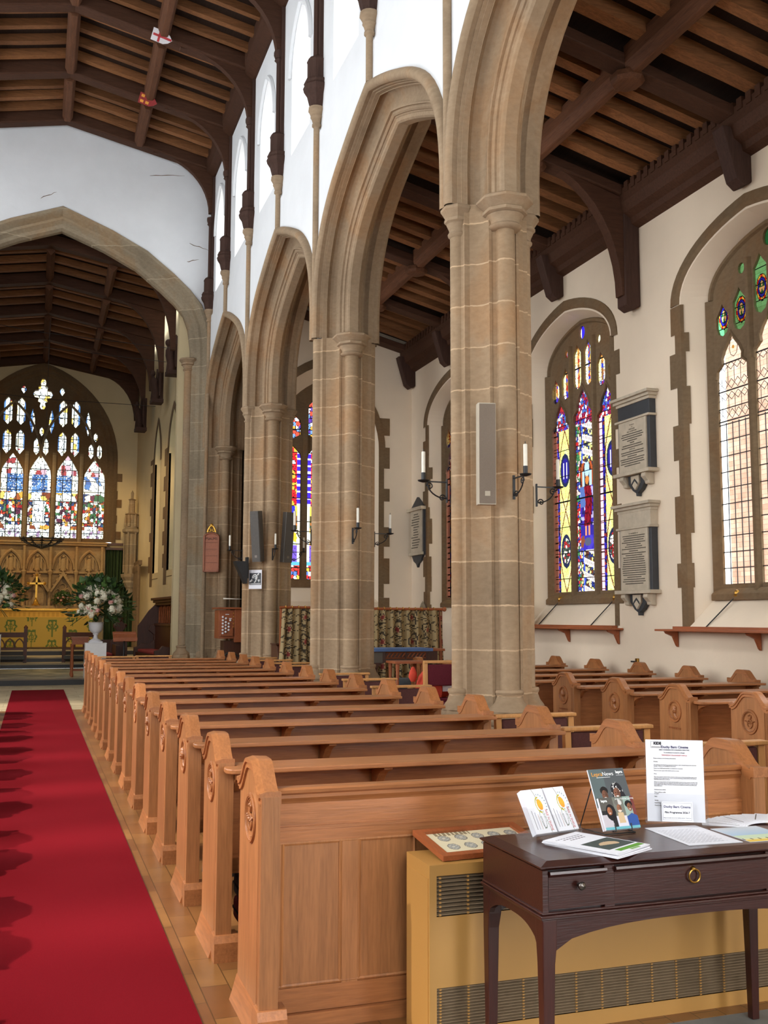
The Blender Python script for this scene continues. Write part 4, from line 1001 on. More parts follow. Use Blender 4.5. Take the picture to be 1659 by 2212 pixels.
wa = aisle_window(2, 9.65, .61, .725, 'tall clear leaded window with green roundels, nearest to the table', (1, -1))
wb = aisle_window(3, 14.03, .60, .72, 'three-light stained window with a red robed figure', (1, -1))
wc = aisle_window(4, 18.7, .60, .72, 'stained window partly hidden behind the nearest pier', (1, -1))
wd = aisle_window(5, 5.2, .61, .725, 'aisle window outside the picture on the right', (1, -1))
v1, v2, v3 = Vor(.10, .16, 8), Vor(.05, .05, 9), Vor(.03, .03, 10)
YEL = [(214, 214, 120), (224, 222, 140), (206, 206, 112)]
def glassB(x, z):
    Y_ = x+14.03-1.12; Z_ = z+1.9; k = round((Y_-14.03)/.72); lx = -(Y_-14.03-k*.72)      # +lx towards the viewer's right
    d, r1, r2 = v1.at(x, z); d2, q1, q2 = v2.at(x, z)
    if abs((Z_-1.98) % .42-.21) < .008: return (14, 12, 14)
    if Z_ > 6.0 and abs(k) == 0: return (40, 30, 235) if lx > -.05 else (230, 220, 225)
    if Z_ > 5.2:
        return pick([(220, 222, 150), (230, 230, 190), (224, 226, 170)], r1) if d2 > .09 and abs(lx % .34-.17) > .03 else pick([(140, 40, 36), (40, 50, 150), (120, 80, 40), (200, 130, 60)], q1)
    if Z_ > 4.62:
        if d2 < .10: return (22, 18, 30)
        return pick([(60, 40, 150), (120, 30, 60), (60, 90, 150), (200, 190, 200), (150, 40, 40)], q1)
    if k != 0:                                       # quarry side lights: yellow-green ground, blue border, roundels
        if lx < -.205: return pick([(220, 170, 180), (60, 40, 40)], 0.2 if (Z_*9) % 1 > .15 else .8)
        if lx < -.13:
            return (14, 12, 20) if d2 < .12 else pick([(36, 28, 120), (44, 34, 140), (120, 40, 40), (26, 24, 70)], q1)
        m = ((Z_-1.98) % 1.32)/1.32; ly = (m-.5)*1.32; xx = lx-.06
        e = hypot(xx/.14, ly/.24)
        kind = int((Z_-1.98)//1.32)
        if abs(e-1) < .14: return (30, 34, 60)
        if e < 1:
            if kind == 1: return (226, 220, 214) if (abs(xx % .09-.045) < .012 and abs(ly) < .13) else (34, 28, 110)
            return (24, 22, 26) if d2 < .12 else pick([(226, 200, 190), (60, 70, 60), (150, 40, 40), (220, 220, 190)], q1)
        vv = abs(xx)-.20*abs(sin(pi*(m)))
        if abs(vv) < .014: return (96, 44, 34)
        d3, s1, s2 = v3.at(x, z)
        if d3 < .08: return (150, 150, 80)
        return pick(YEL, r1)
    # middle light: scrolls, seated figure in red, more scrolls
    if lx < -.19: return (14, 12, 14) if d2 < .12 else pick([(180, 40, 40), (50, 60, 130), (60, 110, 70), (210, 180, 170)], q1)
    sc = (Z_*4.6+lx*1.4) % 1
    if Z_ > 4.0 or Z_ < 2.62:
        if sc < .42 and lx > -.10: return (40, 30, 34) if (lx*26) % 1 < .25 and .12 < sc < .34 else (232, 214, 206)
        if abs(lx+.10-.02*sin(Z_*9)) < .022: return (60, 80, 170)
        return (20, 18, 22) if d2 < .12 else pick(YEL[:1]+[(90, 50, 34), (200, 190, 150), (60, 60, 70), (40, 50, 110)], q1)
    if Z_ > 3.62:
        r = hypot(lx-.03, (Z_-3.72)*.8)
        if r < .055: return (170, 104, 50)
        if hypot((lx-.03)/.07, (Z_-3.9)/.14) < 1 or abs(abs(lx-.03)-.11) < .035 and Z_ < 3.86: return (150, 186, 216)
        if abs(hypot((lx-.03)/.16, (Z_-3.8)/.26)-1) < .14: return (150, 70, 36)
        return (24, 20, 22) if d2 < .14 else pick([(110, 60, 36), (60, 34, 30), (46, 40, 60)], q1)
    if Z_ > 3.0:
        if abs(lx-.04+.03*sin(Z_*7)) < .10: return (112, 18, 30) if d > .16 else (66, 10, 22)
        if lx < -.02 and Z_ > 3.3: return pick([(110, 140, 180), (70, 90, 140)], r1)
        return pick([(50, 36, 130), (34, 28, 80), (150, 140, 180)], q1)
    if Z_ > 2.85: return (190, 120, 90) if abs(abs(lx-.03)-.05) < .025 else (44, 34, 120)
    return (70, 72, 90) if hypot(lx-.03, (Z_-2.75)*1.5) < .10 else pick([(48, 38, 140), (60, 50, 150), (110, 60, 40)], r1)
fB = lambda cy: frame((XG+.03, cy-1.12, 1.9), (0, 1, 0), (0, 0, 1))
paint('stained_glass', fB(14.03), 2.24, 4.4, 180, 352, glassB, 'stained', wb)
paint('stained_glass', fB(18.7), 2.24, 4.4, 75, 147, glassB, 'stained', wc)
# clear window: panes, lead lines, coloured heads
def glassA(x, z):
    Y_ = x+9.65-1.12; Z_ = z+1.9; k = round((Y_-9.65)/.725); c0 = Y_-9.65-k*.725
    if Z_ < 5.10: return None
    if Z_ > 5.98: return (40, 120, 70) if c0 > 0 else (190, 40, 40)
    cc = c0-(.17 if c0 > 0 else -.17); zz = Z_-(5.36 if k else 5.52); r = hypot(cc, zz*.62)
    if abs(r-.075) < .004 or abs(r-.05) < .004 or abs(r-.10) < .004 or abs((zz+.05) % .2-.1) < .005: return (16, 16, 16)
    a = atan2(zz*.62, cc)
    if r < .05: return [(230, 214, 150), (40, 110, 60)][int((a+pi)/(pi/3)) % 2]
    if r < .075: return (44, 44, 200)
    if r < .10: return [(214, 60, 40), (240, 220, 90)][int((a+pi)/(pi/7)) % 2]
    return (120, 214, 150)
paint('stained_glass', fB(9.65), 2.24, 4.4, 224, 352, glassA, 'stained_bright', wa)
for wn, cy in ((wa, 9.65), (wd, 5.2)):
    for k in (-1, 0, 1):
        c = cy+k*.725
        g = G(); g.face((XG+.032, c-.33, 1.95), (XG+.032, c+.33, 1.95), (XG+.032, c+.33, 5.3 if wn is wa else 6.2), (XG+.032, c-.33, 5.3 if wn is wa else 6.2)); g.build('pane', 'pane_clear', wn)
        if cy != 9.65: continue
        g = G(); r = .0045
        for q in range(12): z = 1.98+.2*q; g.box(XG+.018, XG+.03, c-.31, c+.31, z-.006, z+.006)
        for q in range(1, 5): y = c-.305+.61*q/5; g.box(XG+.02, XG+.03, y-r, y+r, 1.98, 4.0)
        for z in (4.02, 4.4, 4.75): g.box(XG+.018, XG+.03, c-.31, c+.31, z-.008, z+.008)
        for z0 in (4.02, 4.40):
            for q in range(5):
                y = c-.305+.122*q
                for s_ in (0, 1):
                    ya, yb = (y, y+.122) if s_ else (y+.122, y)
                    g.tube([(XG+.025, ya, z0+.02), (XG+.025, yb, z0+.14)], r, 4); g.tube([(XG+.025, ya, z0+.26), (XG+.025, yb, z0+.36)], r, 4)
                g.tube([(XG+.025, y+.061, z0+.10), (XG+.025, y+.061, z0+.3)], r, 4)
        for a_ in range(8): g.tube([(XG+.025, c+.08*cos(a_*pi/4), 4.93+.12*sin(a_*pi/4)), (XG+.025, c+.08*cos((a_+1)*pi/4), 4.93+.12*sin((a_+1)*pi/4))], r, 4)
        g.build('lead_lines', 'iron', wn)
        g = G(); g.lathe((0, 0, 0), [(.022, -.003), (.022, .003)], 10); g.xf(frame((XG+.022, c, 4.93), (0, 1, 0), (0, 0, 1))); g.build('amber_boss', 'ink_orange', wn)
        if k == 0:
            for z in (4.25, 4.58):
                g = G(); g.lathe((0, 0, 0), [(.03, -.003), (.03, .003)], 10); g.xf(frame((XG+.022, c+.02, z), (0, 1, 0), (0, 0, 1))); g.build('blue_boss', 'blue_cloth', wn)
# brick building seen through the clear window
g = G(); g.box(11.6, 12.4, 9.0, 15.05, -1, 8.6); o = g.build('brick_building', 'brick'); struct(o, 'red brick building outside the clear window', 'building')
g = G(); g.box(9.4, 60, -20, 50, -1.2, -1); struct(g.build('ground', 'flags'), 'pale paving outside the windows', 'ground')
# sill rods
for cy, ys in ((14.03, (13.1, 14.75)), (9.65, (10.35, 8.9))):
    for k, y in enumerate(ys):
        r_ = root('pull_cord', (XG-.03, y, 1.85), 'dark pull cord over the sloping sill of the %s, %s' % ('stained window' if cy > 12 else 'clear window', 'end nearer the table' if (y < cy) else 'end nearer the altar'), 'cord')
        g = G(); g.tube([(XG-.06, y-.02, 1.86), (XW-.02, y+.28, 1.45)], .008, 6); g.build('cord', 'iron', r_)
        g = G(); g.ball((XG-.07, y-.02, 1.87), .04, 8, 5); g.lathe((XG-.07, y-.02, 1.82), [(.03, 0), (.05, .02), (.02, .05)], 8); g.build('fitting', 'brass', r_)
def ledge(cy, y0, y1, label):
    s = root('window_shelf', (7.66, cy, 1.42), label, 'shelf', 'oak shelves under the aisle windows')
    g = G(); g.box(7.53, 7.79, y0, y1, 1.40, 1.425); g.build('board', 'oak_red', s, None, .004)
    g = G(); g.box(7.70, 7.79, y0+.15, y1-.15, 1.425, 1.46); g.build('upstand', 'oak_red', s)
    for y in (y0+.12, (y0+y1)/2, y1-.12):
        g = G(); g.prism([(7.79, 1.40), (7.60, 1.40), (7.62, 1.37), (7.72, 1.33), (7.77, 1.22), (7.79, 1.2)], 'Y', y-.02, y+.02); g.build('bracket', 'oak_red', s)
ledge(14.03, 12.5, 15.55, 'reddish oak shelf under the stained window')
ledge(9.65, 7.95, 11.35, 'reddish oak shelf under the clear window')
# east end of the aisle
EX = 21.0
EWC = 5.73
ewin = [(EWC-1.3, 1.9)]+pointed(EWC, 5.2, 1.3, 1.8)+[(EWC+1.3, 1.9)]; ewi = [(EWC-.97, 2.3)]+pointed(EWC, 5.2, .97, 1.5)+[(EWC+.97, 2.3)]
g = G(); g.panel([(4.2, -.1), (8.3, -.1), (8.3, 7.6), (4.2, 8.6)], [ewin], 'Y', EX, None)
n = len(ewin); g.add([(p[0], EX, p[1]) for p in ewin]+[(p[0], EX+.3, p[1]) for p in ewi], [(i, (i+1) % n, n+(i+1) % n, n+i) for i in range(n)])
g.panel([(4.2, -.1), (8.3, -.1), (8.3, 7.6), (4.2, 8.6)], [ewi], 'Y', EX+.4, None); struct(g.build('wall_east', 'plaster_warm_light'), 'white end wall of the side aisle, warm light in its colour', 'wall')
we = root('window_6', (6.02, EX, 2.3), 'red and purple stained window glimpsed between two piers', 'window', None, 'structure')
hl = []
for k in range(3):
    c = EWC+.6*(k-1); hl.append(up(c, .46, 2.38, 5.30, .3)); hl.append(up(c, .44, 5.40, 6.0 if k != 1 else 6.35, .25, .12))
g = G(); g.panel([(EWC-.99, 2.28)]+pointed(EWC, 5.2, .99, 1.52)+[(EWC+.99, 2.28)], hl, 'Y', EX+.28, EX+.36); g.build('tracery', 'stone_dark', we)
g = G()
for k in (-.5, .5): g.box(EWC+.6*k-.05, EWC+.6*k+.05, EX+.22, EX+.29, 2.3, 5.6)
g.box(EWC-1.0, EWC+1.0, EX+.2, EX+.29, 2.2, 2.36); g.build('mullion', 'stone_dark', we)
g = G(); rr = random.Random(9); z = 1.2; k = 0
while z < 5.6:
    hh = .25+.35*rr.random()
    for s_ in (-1, 1):
        x0 = EWC+s_*1.3; x1 = x0+s_*(.12+(.13 if k % 2 else 0)); g.box(min(x0, x1), max(x0, x1), EX-.012, EX+.02, z, z+hh)
    z += hh+.001; k += 1
q0 = pointed(EWC, 5.2, 1.3, 1.8); q1 = pointed(EWC, 5.2, 1.45, 2.0)
g.loft([[(q0[j_][0], EX-.02, q0[j_][1]), (q1[j_][0], EX-.02, q1[j_][1])] for j_ in range(len(q0))], False, False); g.build('dressed_stones', 'stone_dark', we)
def glassE(x, z):
    X_ = x+EWC-1; Z_ = z+2.3; k = round((X_-EWC)/.6); lx = X_-(EWC+.6*k); d, r1, r2 = v1.at(x*1.3, z*1.3); d2, q1, q2 = v2.at(x*.6, z*.6)
    if abs((Z_-2.38) % .5-.25) < .01: return (16, 14, 16)
    if Z_ > 5.4: return (20, 18, 24) if d2 < .1 else pick([(220, 80, 60), (230, 220, 230), (110, 150, 200), (230, 160, 60), (90, 60, 150)], q1)
    if Z_ > 3.95:
        if abs(lx) > .145: return (64, 40, 190) if (Z_*7) % 1 < .7 else (236, 230, 240)
        return (30, 14, 18) if d2 < .06 else pick([(200, 34, 40), (214, 44, 44), (200, 34, 40), (235, 235, 245), (220, 170, 60), (206, 40, 50)], q1)
    if Z_ > 2.75:
        if abs(lx) > .17: return pick([(236, 232, 200), (240, 236, 226)], r1)
        if Z_ > 3.75: return pick([(230, 200, 80), (50, 50, 190)], 0 if abs(lx) > .1 else .9)
        if Z_ > 3.45: return pick([(90, 80, 40), (190, 110, 50), (60, 70, 50)], r1)
        if Z_ > 3.1: return pick([(236, 214, 200), (240, 180, 50), (230, 150, 40), (200, 220, 190)], r1)
        return (112, 84, 180) if d2 > .05 else (50, 34, 90)
    if Z_ > 2.68: return (90, 170, 190)
    return (24, 20, 26) if d2 < .07 else pick([(210, 60, 50), (235, 230, 236), (220, 180, 70), (90, 120, 190), (200, 50, 50)], q1)
paint('stained_glass', frame((EWC-1, EX+.32, 2.3), (1, 0, 0), (0, 0, 1)), 2.0, 4.5, 110, 240, glassE, 'stained_bright', we)
# ------------------------------------------------------------------ aisle roof
def zra(x): return 7.45+.25*(XW-x)
ca = root('ceiling_aisle', (6.2, 10, 8), 'dark sloping timber roof of the side aisle', 'ceiling', None, 'structure')
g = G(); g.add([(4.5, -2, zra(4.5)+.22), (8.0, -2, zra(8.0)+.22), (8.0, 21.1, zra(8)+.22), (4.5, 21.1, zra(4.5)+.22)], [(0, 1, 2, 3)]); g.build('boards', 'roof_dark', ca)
AP = [2.6, 4.9, 7.3, 9.62, 12.0, 14.15, 16.45, 18.7, 20.85]
for a, b in zip(AP[:-1], AP[1:]):
    for k in range(4):
        y = a+(b-a)*(k+1)/5; rr = random.Random(int(y*77)); w = .07+.03*rr.random()
        pts = [(x, zra(x)+.05+.02*(rr.random()-.5)) for x in (4.55, 5.2, 5.9, 6.6, 7.2, 7.72)]
        g = G(); g.prism(pts+[(7.72, zra(7.72)+.22), (4.55, zra(4.55)+.22)], 'Y', y-w, y+w); g.build('rafter', 'rafter', ca)
    g = G(); x = 6.2; z = zra(x)-.17; g.prism([(x-.11, z+.12), (x-.05, z), (x+.05, z), (x+.11, z+.12), (x+.11, z+.33), (x-.11, z+.33)], 'Y', a+.1, b-.1); g.build('purlin', 'purlin', ca, None, .012)
g = G()
g.prism([(7.52, 7.30), (7.56, 7.16), (7.66, 7.10), (7.68, 7.02), (7.8, 6.98), (7.8, 7.5), (7.52, 7.5)], 'Y', -2, 21)
for k in range(int(18/.16)):
    y = 2.9+.16*k; g.box(7.505, 7.56, y, y+.09, 7.42, 7.56)
g.build('wall_plate', 'roof_beam', ca)
apn = {9.62: 'short stub post above the clear window', 12.0: 'big curved brace between the two windows', 14.15: 'short stub post above the stained window', 16.45: 'big curved brace hidden behind the nearest pier', 18.7: 'short stub post behind the nearest pier', 20.85: 'stub post in the far corner'}
for i, y in enumerate(AP):
    big = i % 2 == 0 and y < 20
    t = root('roof_truss', (6.2, y, 7.5), 'dark aisle roof beam with %s' % apn.get(y, 'post out of view at %s' % ('the west', 'the second bay', 'the third bay')[i % 3]), 'roof truss', None, 'structure')
    g = G(); g.prism([(4.5, zra(4.5)-.10), (7.8, zra(7.8)-.10), (7.8, zra(7.8)+.05), (4.5, zra(4.5)+.05)], 'Y', y-.13, y+.13); g.build('principal_beam', 'roof_beam', t, None, .02)
    if big:
        lo = brace_curve(7.52, 6.0, 6.15, zra(6.15)-.11, 12); hi = [(7.72, 6.0), (7.72, 7.35), (6.1, zra(6.1)-.05)]
        g = G(); g.prism(lo+hi[::-1], 'Y', y-.085, y+.085); g.build('brace', 'roof_beam', t, None, .01)
        g = G(); g.prism([(7.56, 5.86), (7.66, 5.80), (7.8, 5.86), (7.8, 7.2), (7.56, 7.2)], 'Y', y-.11, y+.11); g.build('wall_post', 'roof_post', t, None, .015)
    else:
        g = G(); g.prism([(7.58, 6.68), (7.68, 6.60), (7.8, 6.66), (7.8, 7.3), (7.40, 7.3), (7.44, 7.15)], 'Y', y-.1, y+.1); g.build('wall_post', 'roof_post', t, None, .015)
    g = G(); z = zra(6.2)-.18
    g.loft([[(6.2+.2*s_*cos(a*pi/4+pi/8), y+.2*s_*sin(a*pi/4+pi/8), z+h_) for a in range(8)] for h_, s_ in ((-.06, .5), (-.05, .85), (.0, 1.0), (.07, .95))]); g.build('boss', 'purlin', t, None, .015)
# ------------------------------------------------------------------ memorial tablets
def dashes(g, y0, y1, z, h, rnd, x):
    y = y1
    while y > y0+.01:
        w_ = min(.012+.03*rnd.random(), y-y0); g.box(x-.002, x+.002, y-w_, y, z-h/2, z+h/2); y -= w_+.008
fS = lambda y, z, x: frame((x, y, z), (0, -1, 0), (0, 0, 1))
def tablet(y0, y1, zt, zb, label, lines, top, dark):
    yc = (y0+y1)/2; t = root('memorial_tablet', (XW-.05, yc, zb), label, 'memorial tablet', 'memorial tablets between the aisle windows'); rnd = random.Random(int(zt*10))
    g = G(); g.box(XW-.10, XW, y0, y1, zb-.02, zt); g.build('backing', 'marble_slate', t, None, .005)
    g = G(); g.box(XW-.19, XW, y0-.08, y1+.08, zt+.06, zt+.10); g.box(XW-.15, XW, y0-.05, y1+.05, zt+.02, zt+.06); g.box(XW-.12, XW, y0-.02, y1+.02, zt-.021, zt+.021); g.build('cornice', 'marble', t, None, .006)
    if not dark:
        g = G(); g.box(XW-.115, XW, y0-.004, y1+.004, zt-.22, zt-.018); g.build('frieze', 'marble', t, None, .004)
    g = G(); g.box(XW-.14, XW, y0-.03, y1+.03, zt-.25, zt-.22); g.build('fillet', 'marble', t, None, .004)
    g = G(); g.box(XW-.125, XW-.05, y0+.06, y1-.05, zb, zt-.25); g.build('inscription_slab', 'marble', t, None, .006)
    g = G(); g.box(XW-.17, XW, y0-.05, y1+.05, zb-.05, zb); g.build('shelf', 'marble', t, None, .006)
    for s_ in (-1, 1):
        yy = yc+s_*.27; g = G(); g.prism([(XW, zb-.05), (XW-.14, zb-.05), (XW-.15, zb-.10), (XW-.09, zb-.16), (XW-.08, zb-.20), (XW, zb-.21)], 'Y', yy-.05, yy+.05); g.build('console', 'marble', t, None, .01)
    g = G(); g.prism([(yc-.21, zb-.05), (yc+.21, zb-.05), (yc+.2, zb-.16), (yc+.1, zb-.26), (yc+.02, zb-.30), (yc+.015, zb-.34), (yc-.015, zb-.34), (yc-.02, zb-.30), (yc-.1, zb-.26), (yc-.2, zb-.16)], 'X', XW-.07, XW); g.build('apron', 'marble_slate', t, None, .006)
    g = G(); g.prism([(yc-.1, zb-.06), (yc+.1, zb-.06), (yc+.095, zb-.16), (yc, zb-.26), (yc-.095, zb-.16)], 'X', XW-.1, XW-.05); g.build('shield', 'marble', t, None, .006)
    g = G(); g.prism([(yc-.07, zb-.16), (yc, zb-.10), (yc+.07, zb-.16), (yc+.07, zb-.19), (yc, zb-.13), (yc-.07, zb-.19)], 'X', XW-.105, XW-.09); g.build('chevron', 'marble_slate', t)
    n = len(lines); zz0 = zt-.31; dz = (zz0-zb-.06)/n; g = G()
    for k, ln in enumerate(lines):
        z = zz0-dz*k
        if isinstance(ln, str): text('inscription', ln, dz*.82, fS(yc+.0, z, XW-.1285), 'ink_grey', t, 'CENTER')
        else: dashes(g, yc-ln, yc+ln, z, dz*.42, rnd, XW-.127)
    g.build('worn_lettering', 'ink_grey', t)
tablet(11.6, 12.38, 4.52, 3.56, 'upper memorial tablet, dark slate frame with a dark band under its cornice', ['In memory', 'of', 'JUDITH EYRE', 'Relict of JOSEPH EYRE', .25, .27, .24, .12, .05, .24, .26, 'JOSEPH EYRE', .28, .27, .12, .3, .28, .29, .2], 1, True)
tablet(11.62, 12.40, 3.02, 1.94, 'lower memorial tablet, with a pale stone frieze under its cornice', ['TO THE MEMORY OF', .27, .26, .24, .29, .17, .21, .29, .11, .30, .2, .26, .25, .26, .27, .28, .29, .28, .28, .27, .17, .26, .28, .22], 2, False)
t = root('memorial_tablet', (XW-.05, 20.53, 2.95), 'far memorial tablet with a dark pointed top beside the half hidden window', 'memorial tablet')
g = G(); g.prism([(20.12, 2.9), (20.94, 2.9), (20.94, 3.92), (20.53, 4.16), (20.12, 3.92)], 'X', XW-.05, XW); g.prism([(20.2, 2.9), (20.86, 2.9), (20.75, 2.78), (20.6, 2.72), (20.53, 2.64), (20.46, 2.72), (20.31, 2.78)], 'X', XW-.05, XW); g.build('backing', 'marble_slate', t)
g = G(); g.box(XW-.13, XW, 20.1, 20.99, 3.86, 3.93); g.box(XW-.08, XW-.04, 20.2, 20.86, 2.96, 3.86); g.box(XW-.11, XW, 20.15, 20.92, 2.9, 2.96); g.build('slab', 'marble', t, None, .005)
g = G(); rnd = random.Random(4)
for k in range(14): dashes(g, 20.53-.1-.17*rnd.random(), 20.53+.1+.17*rnd.random(), 3.78-.055*k, .02, rnd, XW-.082)
g.build('worn_lettering', 'ink_grey', t)
pi_ = root('niche', (XW, 20.25, 1.2), 'small pointed stone niche low on the far aisle wall', 'niche', None, 'structure')
g = G(); a = [(20.25-.28, 1.1)]+pointed(20.25, 1.5, .28, .42, 8)+[(20.25+.28, 1.1)]; b = [(20.25-.13, 1.1)]+pointed(20.25, 1.5, .13, .26, 8)+[(20.25+.13, 1.1)]
n = len(a); g.loft([[(XW-.03, *a[j]), (XW-.04, *((a[j][0]+b[j][0])/2, (a[j][1]+b[j][1])/2)), (XW-.012, *b[j])] for j in range(n)], False, False); g.build('surround', 'stone_grey', pi_)
g = G(); g.panel(b, [], 'X', XW-.01, None); g.build('recess', 'stone_dark', pi_)
sw = root('wall_socket', (XW, 12.16, .97), 'small dark fitting low on the aisle wall below the tablets', 'wall fitting')
g = G(); g.box(XW-.03, XW, 12.13, 12.19, .93, 1.02); g.build('plate', 'brass', sw, None, .005)
g = G(); g.box(XW-.06, XW-.03, 12.145, 12.25, .965, .985); g.build('lever', 'iron', sw)
# outer shell that is out of the picture
g = G(); g.panel([(-7, 0), (24.7, 0), (24.7, 13.4), (-7, 13.4)], [[(y-1.25, 1.7), (y+1.25, 1.7), (y+1.25, 6.3), (y-1.25, 6.3)] for y in (3.0, 8.2, 13.4, 18.6)]+[[(y-.8, 9.4), (y+.8, 9.4), (y+.8, 11.7), (y-.8, 11.7)] for y in NCLER], 'X', -3.3, -3.5); struct(g.build('wall_north', 'plaster'), 'white north wall with windows, behind the picture edge', 'wall')
g = G(); g.panel([(-6.4, -.1), (8.4, -.1), (8.4, 13.6), (-6.4, 13.6)], [[(-2.1, 3.2), (2.7, 3.2), (2.7, 9.9), (-2.1, 9.9)], [(4.8, .2), (7.4, .2), (7.4, 3.6), (4.8, 3.6)]], 'Y', -7, -7.3); struct(g.build('wall_west', 'plaster'), 'white west wall behind the camera', 'wall')
g = G(); g.box(-3.4, 4.0, -7.2, 1.5, 13.2, 13.3); g.box(4.6, 8.2, -7.2, -2, 8.3, 8.4); struct(g.build('ceiling', 'roof_dark'), 'dark west end ceiling behind the camera', 'ceiling')
g = G(); g.panel([(-7, 8.0), (1.5, 8.0), (1.5, 13.4), (-7, 13.4)], [], 'X', XF, XB); struct(g.build('wall_arcade', 'plaster'), 'west end of the arcade wall behind the camera', 'wall')
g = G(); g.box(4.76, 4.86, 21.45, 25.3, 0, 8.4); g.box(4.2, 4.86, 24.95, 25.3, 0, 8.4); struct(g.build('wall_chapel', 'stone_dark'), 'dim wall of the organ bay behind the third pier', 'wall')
g = G(); g.box(4.4, 4.86, 21.45, 25.3, 8.4, 8.5); struct(g.build('ceiling', 'roof_dark'), 'dark ceiling of the organ bay', 'ceiling')
# ------------------------------------------------------------------ pews (local: x from the end panel along the bench, y away from the camera)
LP_ = 2.30
def end_outline(w=.46, sh=.885, pk=.985):
    h = w/2; P_ = [(0, .0), (0, sh), (.015, sh), (.022, sh-.012)]
    for i in range(13):
        t = i/12; y = .03+(h-.03)*t; q_ = min(max((t-.03)/.74, 0), 1); z = sh-.008+(pk-sh-.004)*(q_*q_*(3-2*q_))+.012*sin(pi/2*t); P_.append((y, z))
    return P_+[(w-y, z) for y, z in P_[::-1][1:]]
EO = end_outline()
def cap_ring(dx0, dx1, o, d):
    """cap moulding following the shaped top: upper line raised by o, lower line d below"""
    top = [(y+(-.005 if k_ == 0 else 0), z) for k_, (y, z) in enumerate(EO[1:-1])]; top[-1] = (top[-1][0]+.005, top[-1][1]); return [(y, z+o) for y, z in top], [(y, z-d) for y, z in top]
def relief(g, kind, c, r, side, rnd):
    """carved badge standing in a round sinking; side -1 faces -x"""
    x, y, z = c
    g.tube([(x, y+r*cos(a*pi/12), z+r*sin(a*pi/12)) for a in range(24)], .006, 6, closed=True)
    g.tube([(x, y+r*.88*cos(a*pi/12), z+r*.88*sin(a*pi/12)) for a in range(24)], .003, 5, closed=True)
    if kind == 0:      # crown, eagle and ring badge
        g.tube([(x, y+r*.36*cos(a*pi/8), z-r*.18+r*.36*sin(a*pi/8)) for a in range(16)], .007, 6, closed=True)
        for s_ in (-1, 1):
            for q in range(4): g.ball((x, y+s_*r*(.12+.16*q), z-r*(.12-.07*q)), (.010, r*.13, r*.07), 7, 4)
        g.ball((x, y, z-r*.05), (.014, r*.1, r*.14), 8, 5); g.ball((x, y-r*.07, z+r*.12), (.011, r*.08, r*.06), 6, 4)
        g.loft([[(x-.008, y-r*.2, z+r*.3), (x+.008, y-r*.2, z+r*.3), (x+.008, y+r*.2, z+r*.3), (x-.008, y+r*.2, z+r*.3)], [(x-.008, y-r*.26, z+r*.5), (x+.008, y-r*.26, z+r*.5), (x+.008, y+r*.26, z+r*.5), (x-.008, y+r*.26, z+r*.5)]])
        for q in (-.2, 0, .2): g.ball((x, y+r*q, z+r*(.58+.06*(q == 0))), (.009, r*.08, r*.1), 6, 4)
    else:              # head in profile / full face
        g.ball((x, y, z+r*.1), (.022, r*.34, r*.42), 12, 8); g.ball((x, y+(r*.1 if kind == 1 else 0), z+r*.36), (.020, r*.38, r*.26), 10, 6)
        g.ball((x-.012*1, y-r*(.28 if kind == 1 else 0), z+r*.06), (.016, r*.1, r*.12), 8, 5)
        g.ball((x-.014, y-r*.05, z-r*.1), (.012, r*.15, r*.05), 8, 4)
        for s_ in (-1, 1): g.ball((x-.018, y+s_*r*.13, z+r*.16), (.008, r*.06, r*.04), 6, 4)
        g.loft([[(x+dx+.02*cos(2*pi*k/10), y+ry*r*sin(2*pi*k/10), z+zz*r) for k in range(10)] for zz, ry, dx in ((-.2, .2, 0), (-.45, .3, .004), (-.62, .62, .006), (-.78, .55, .01))])
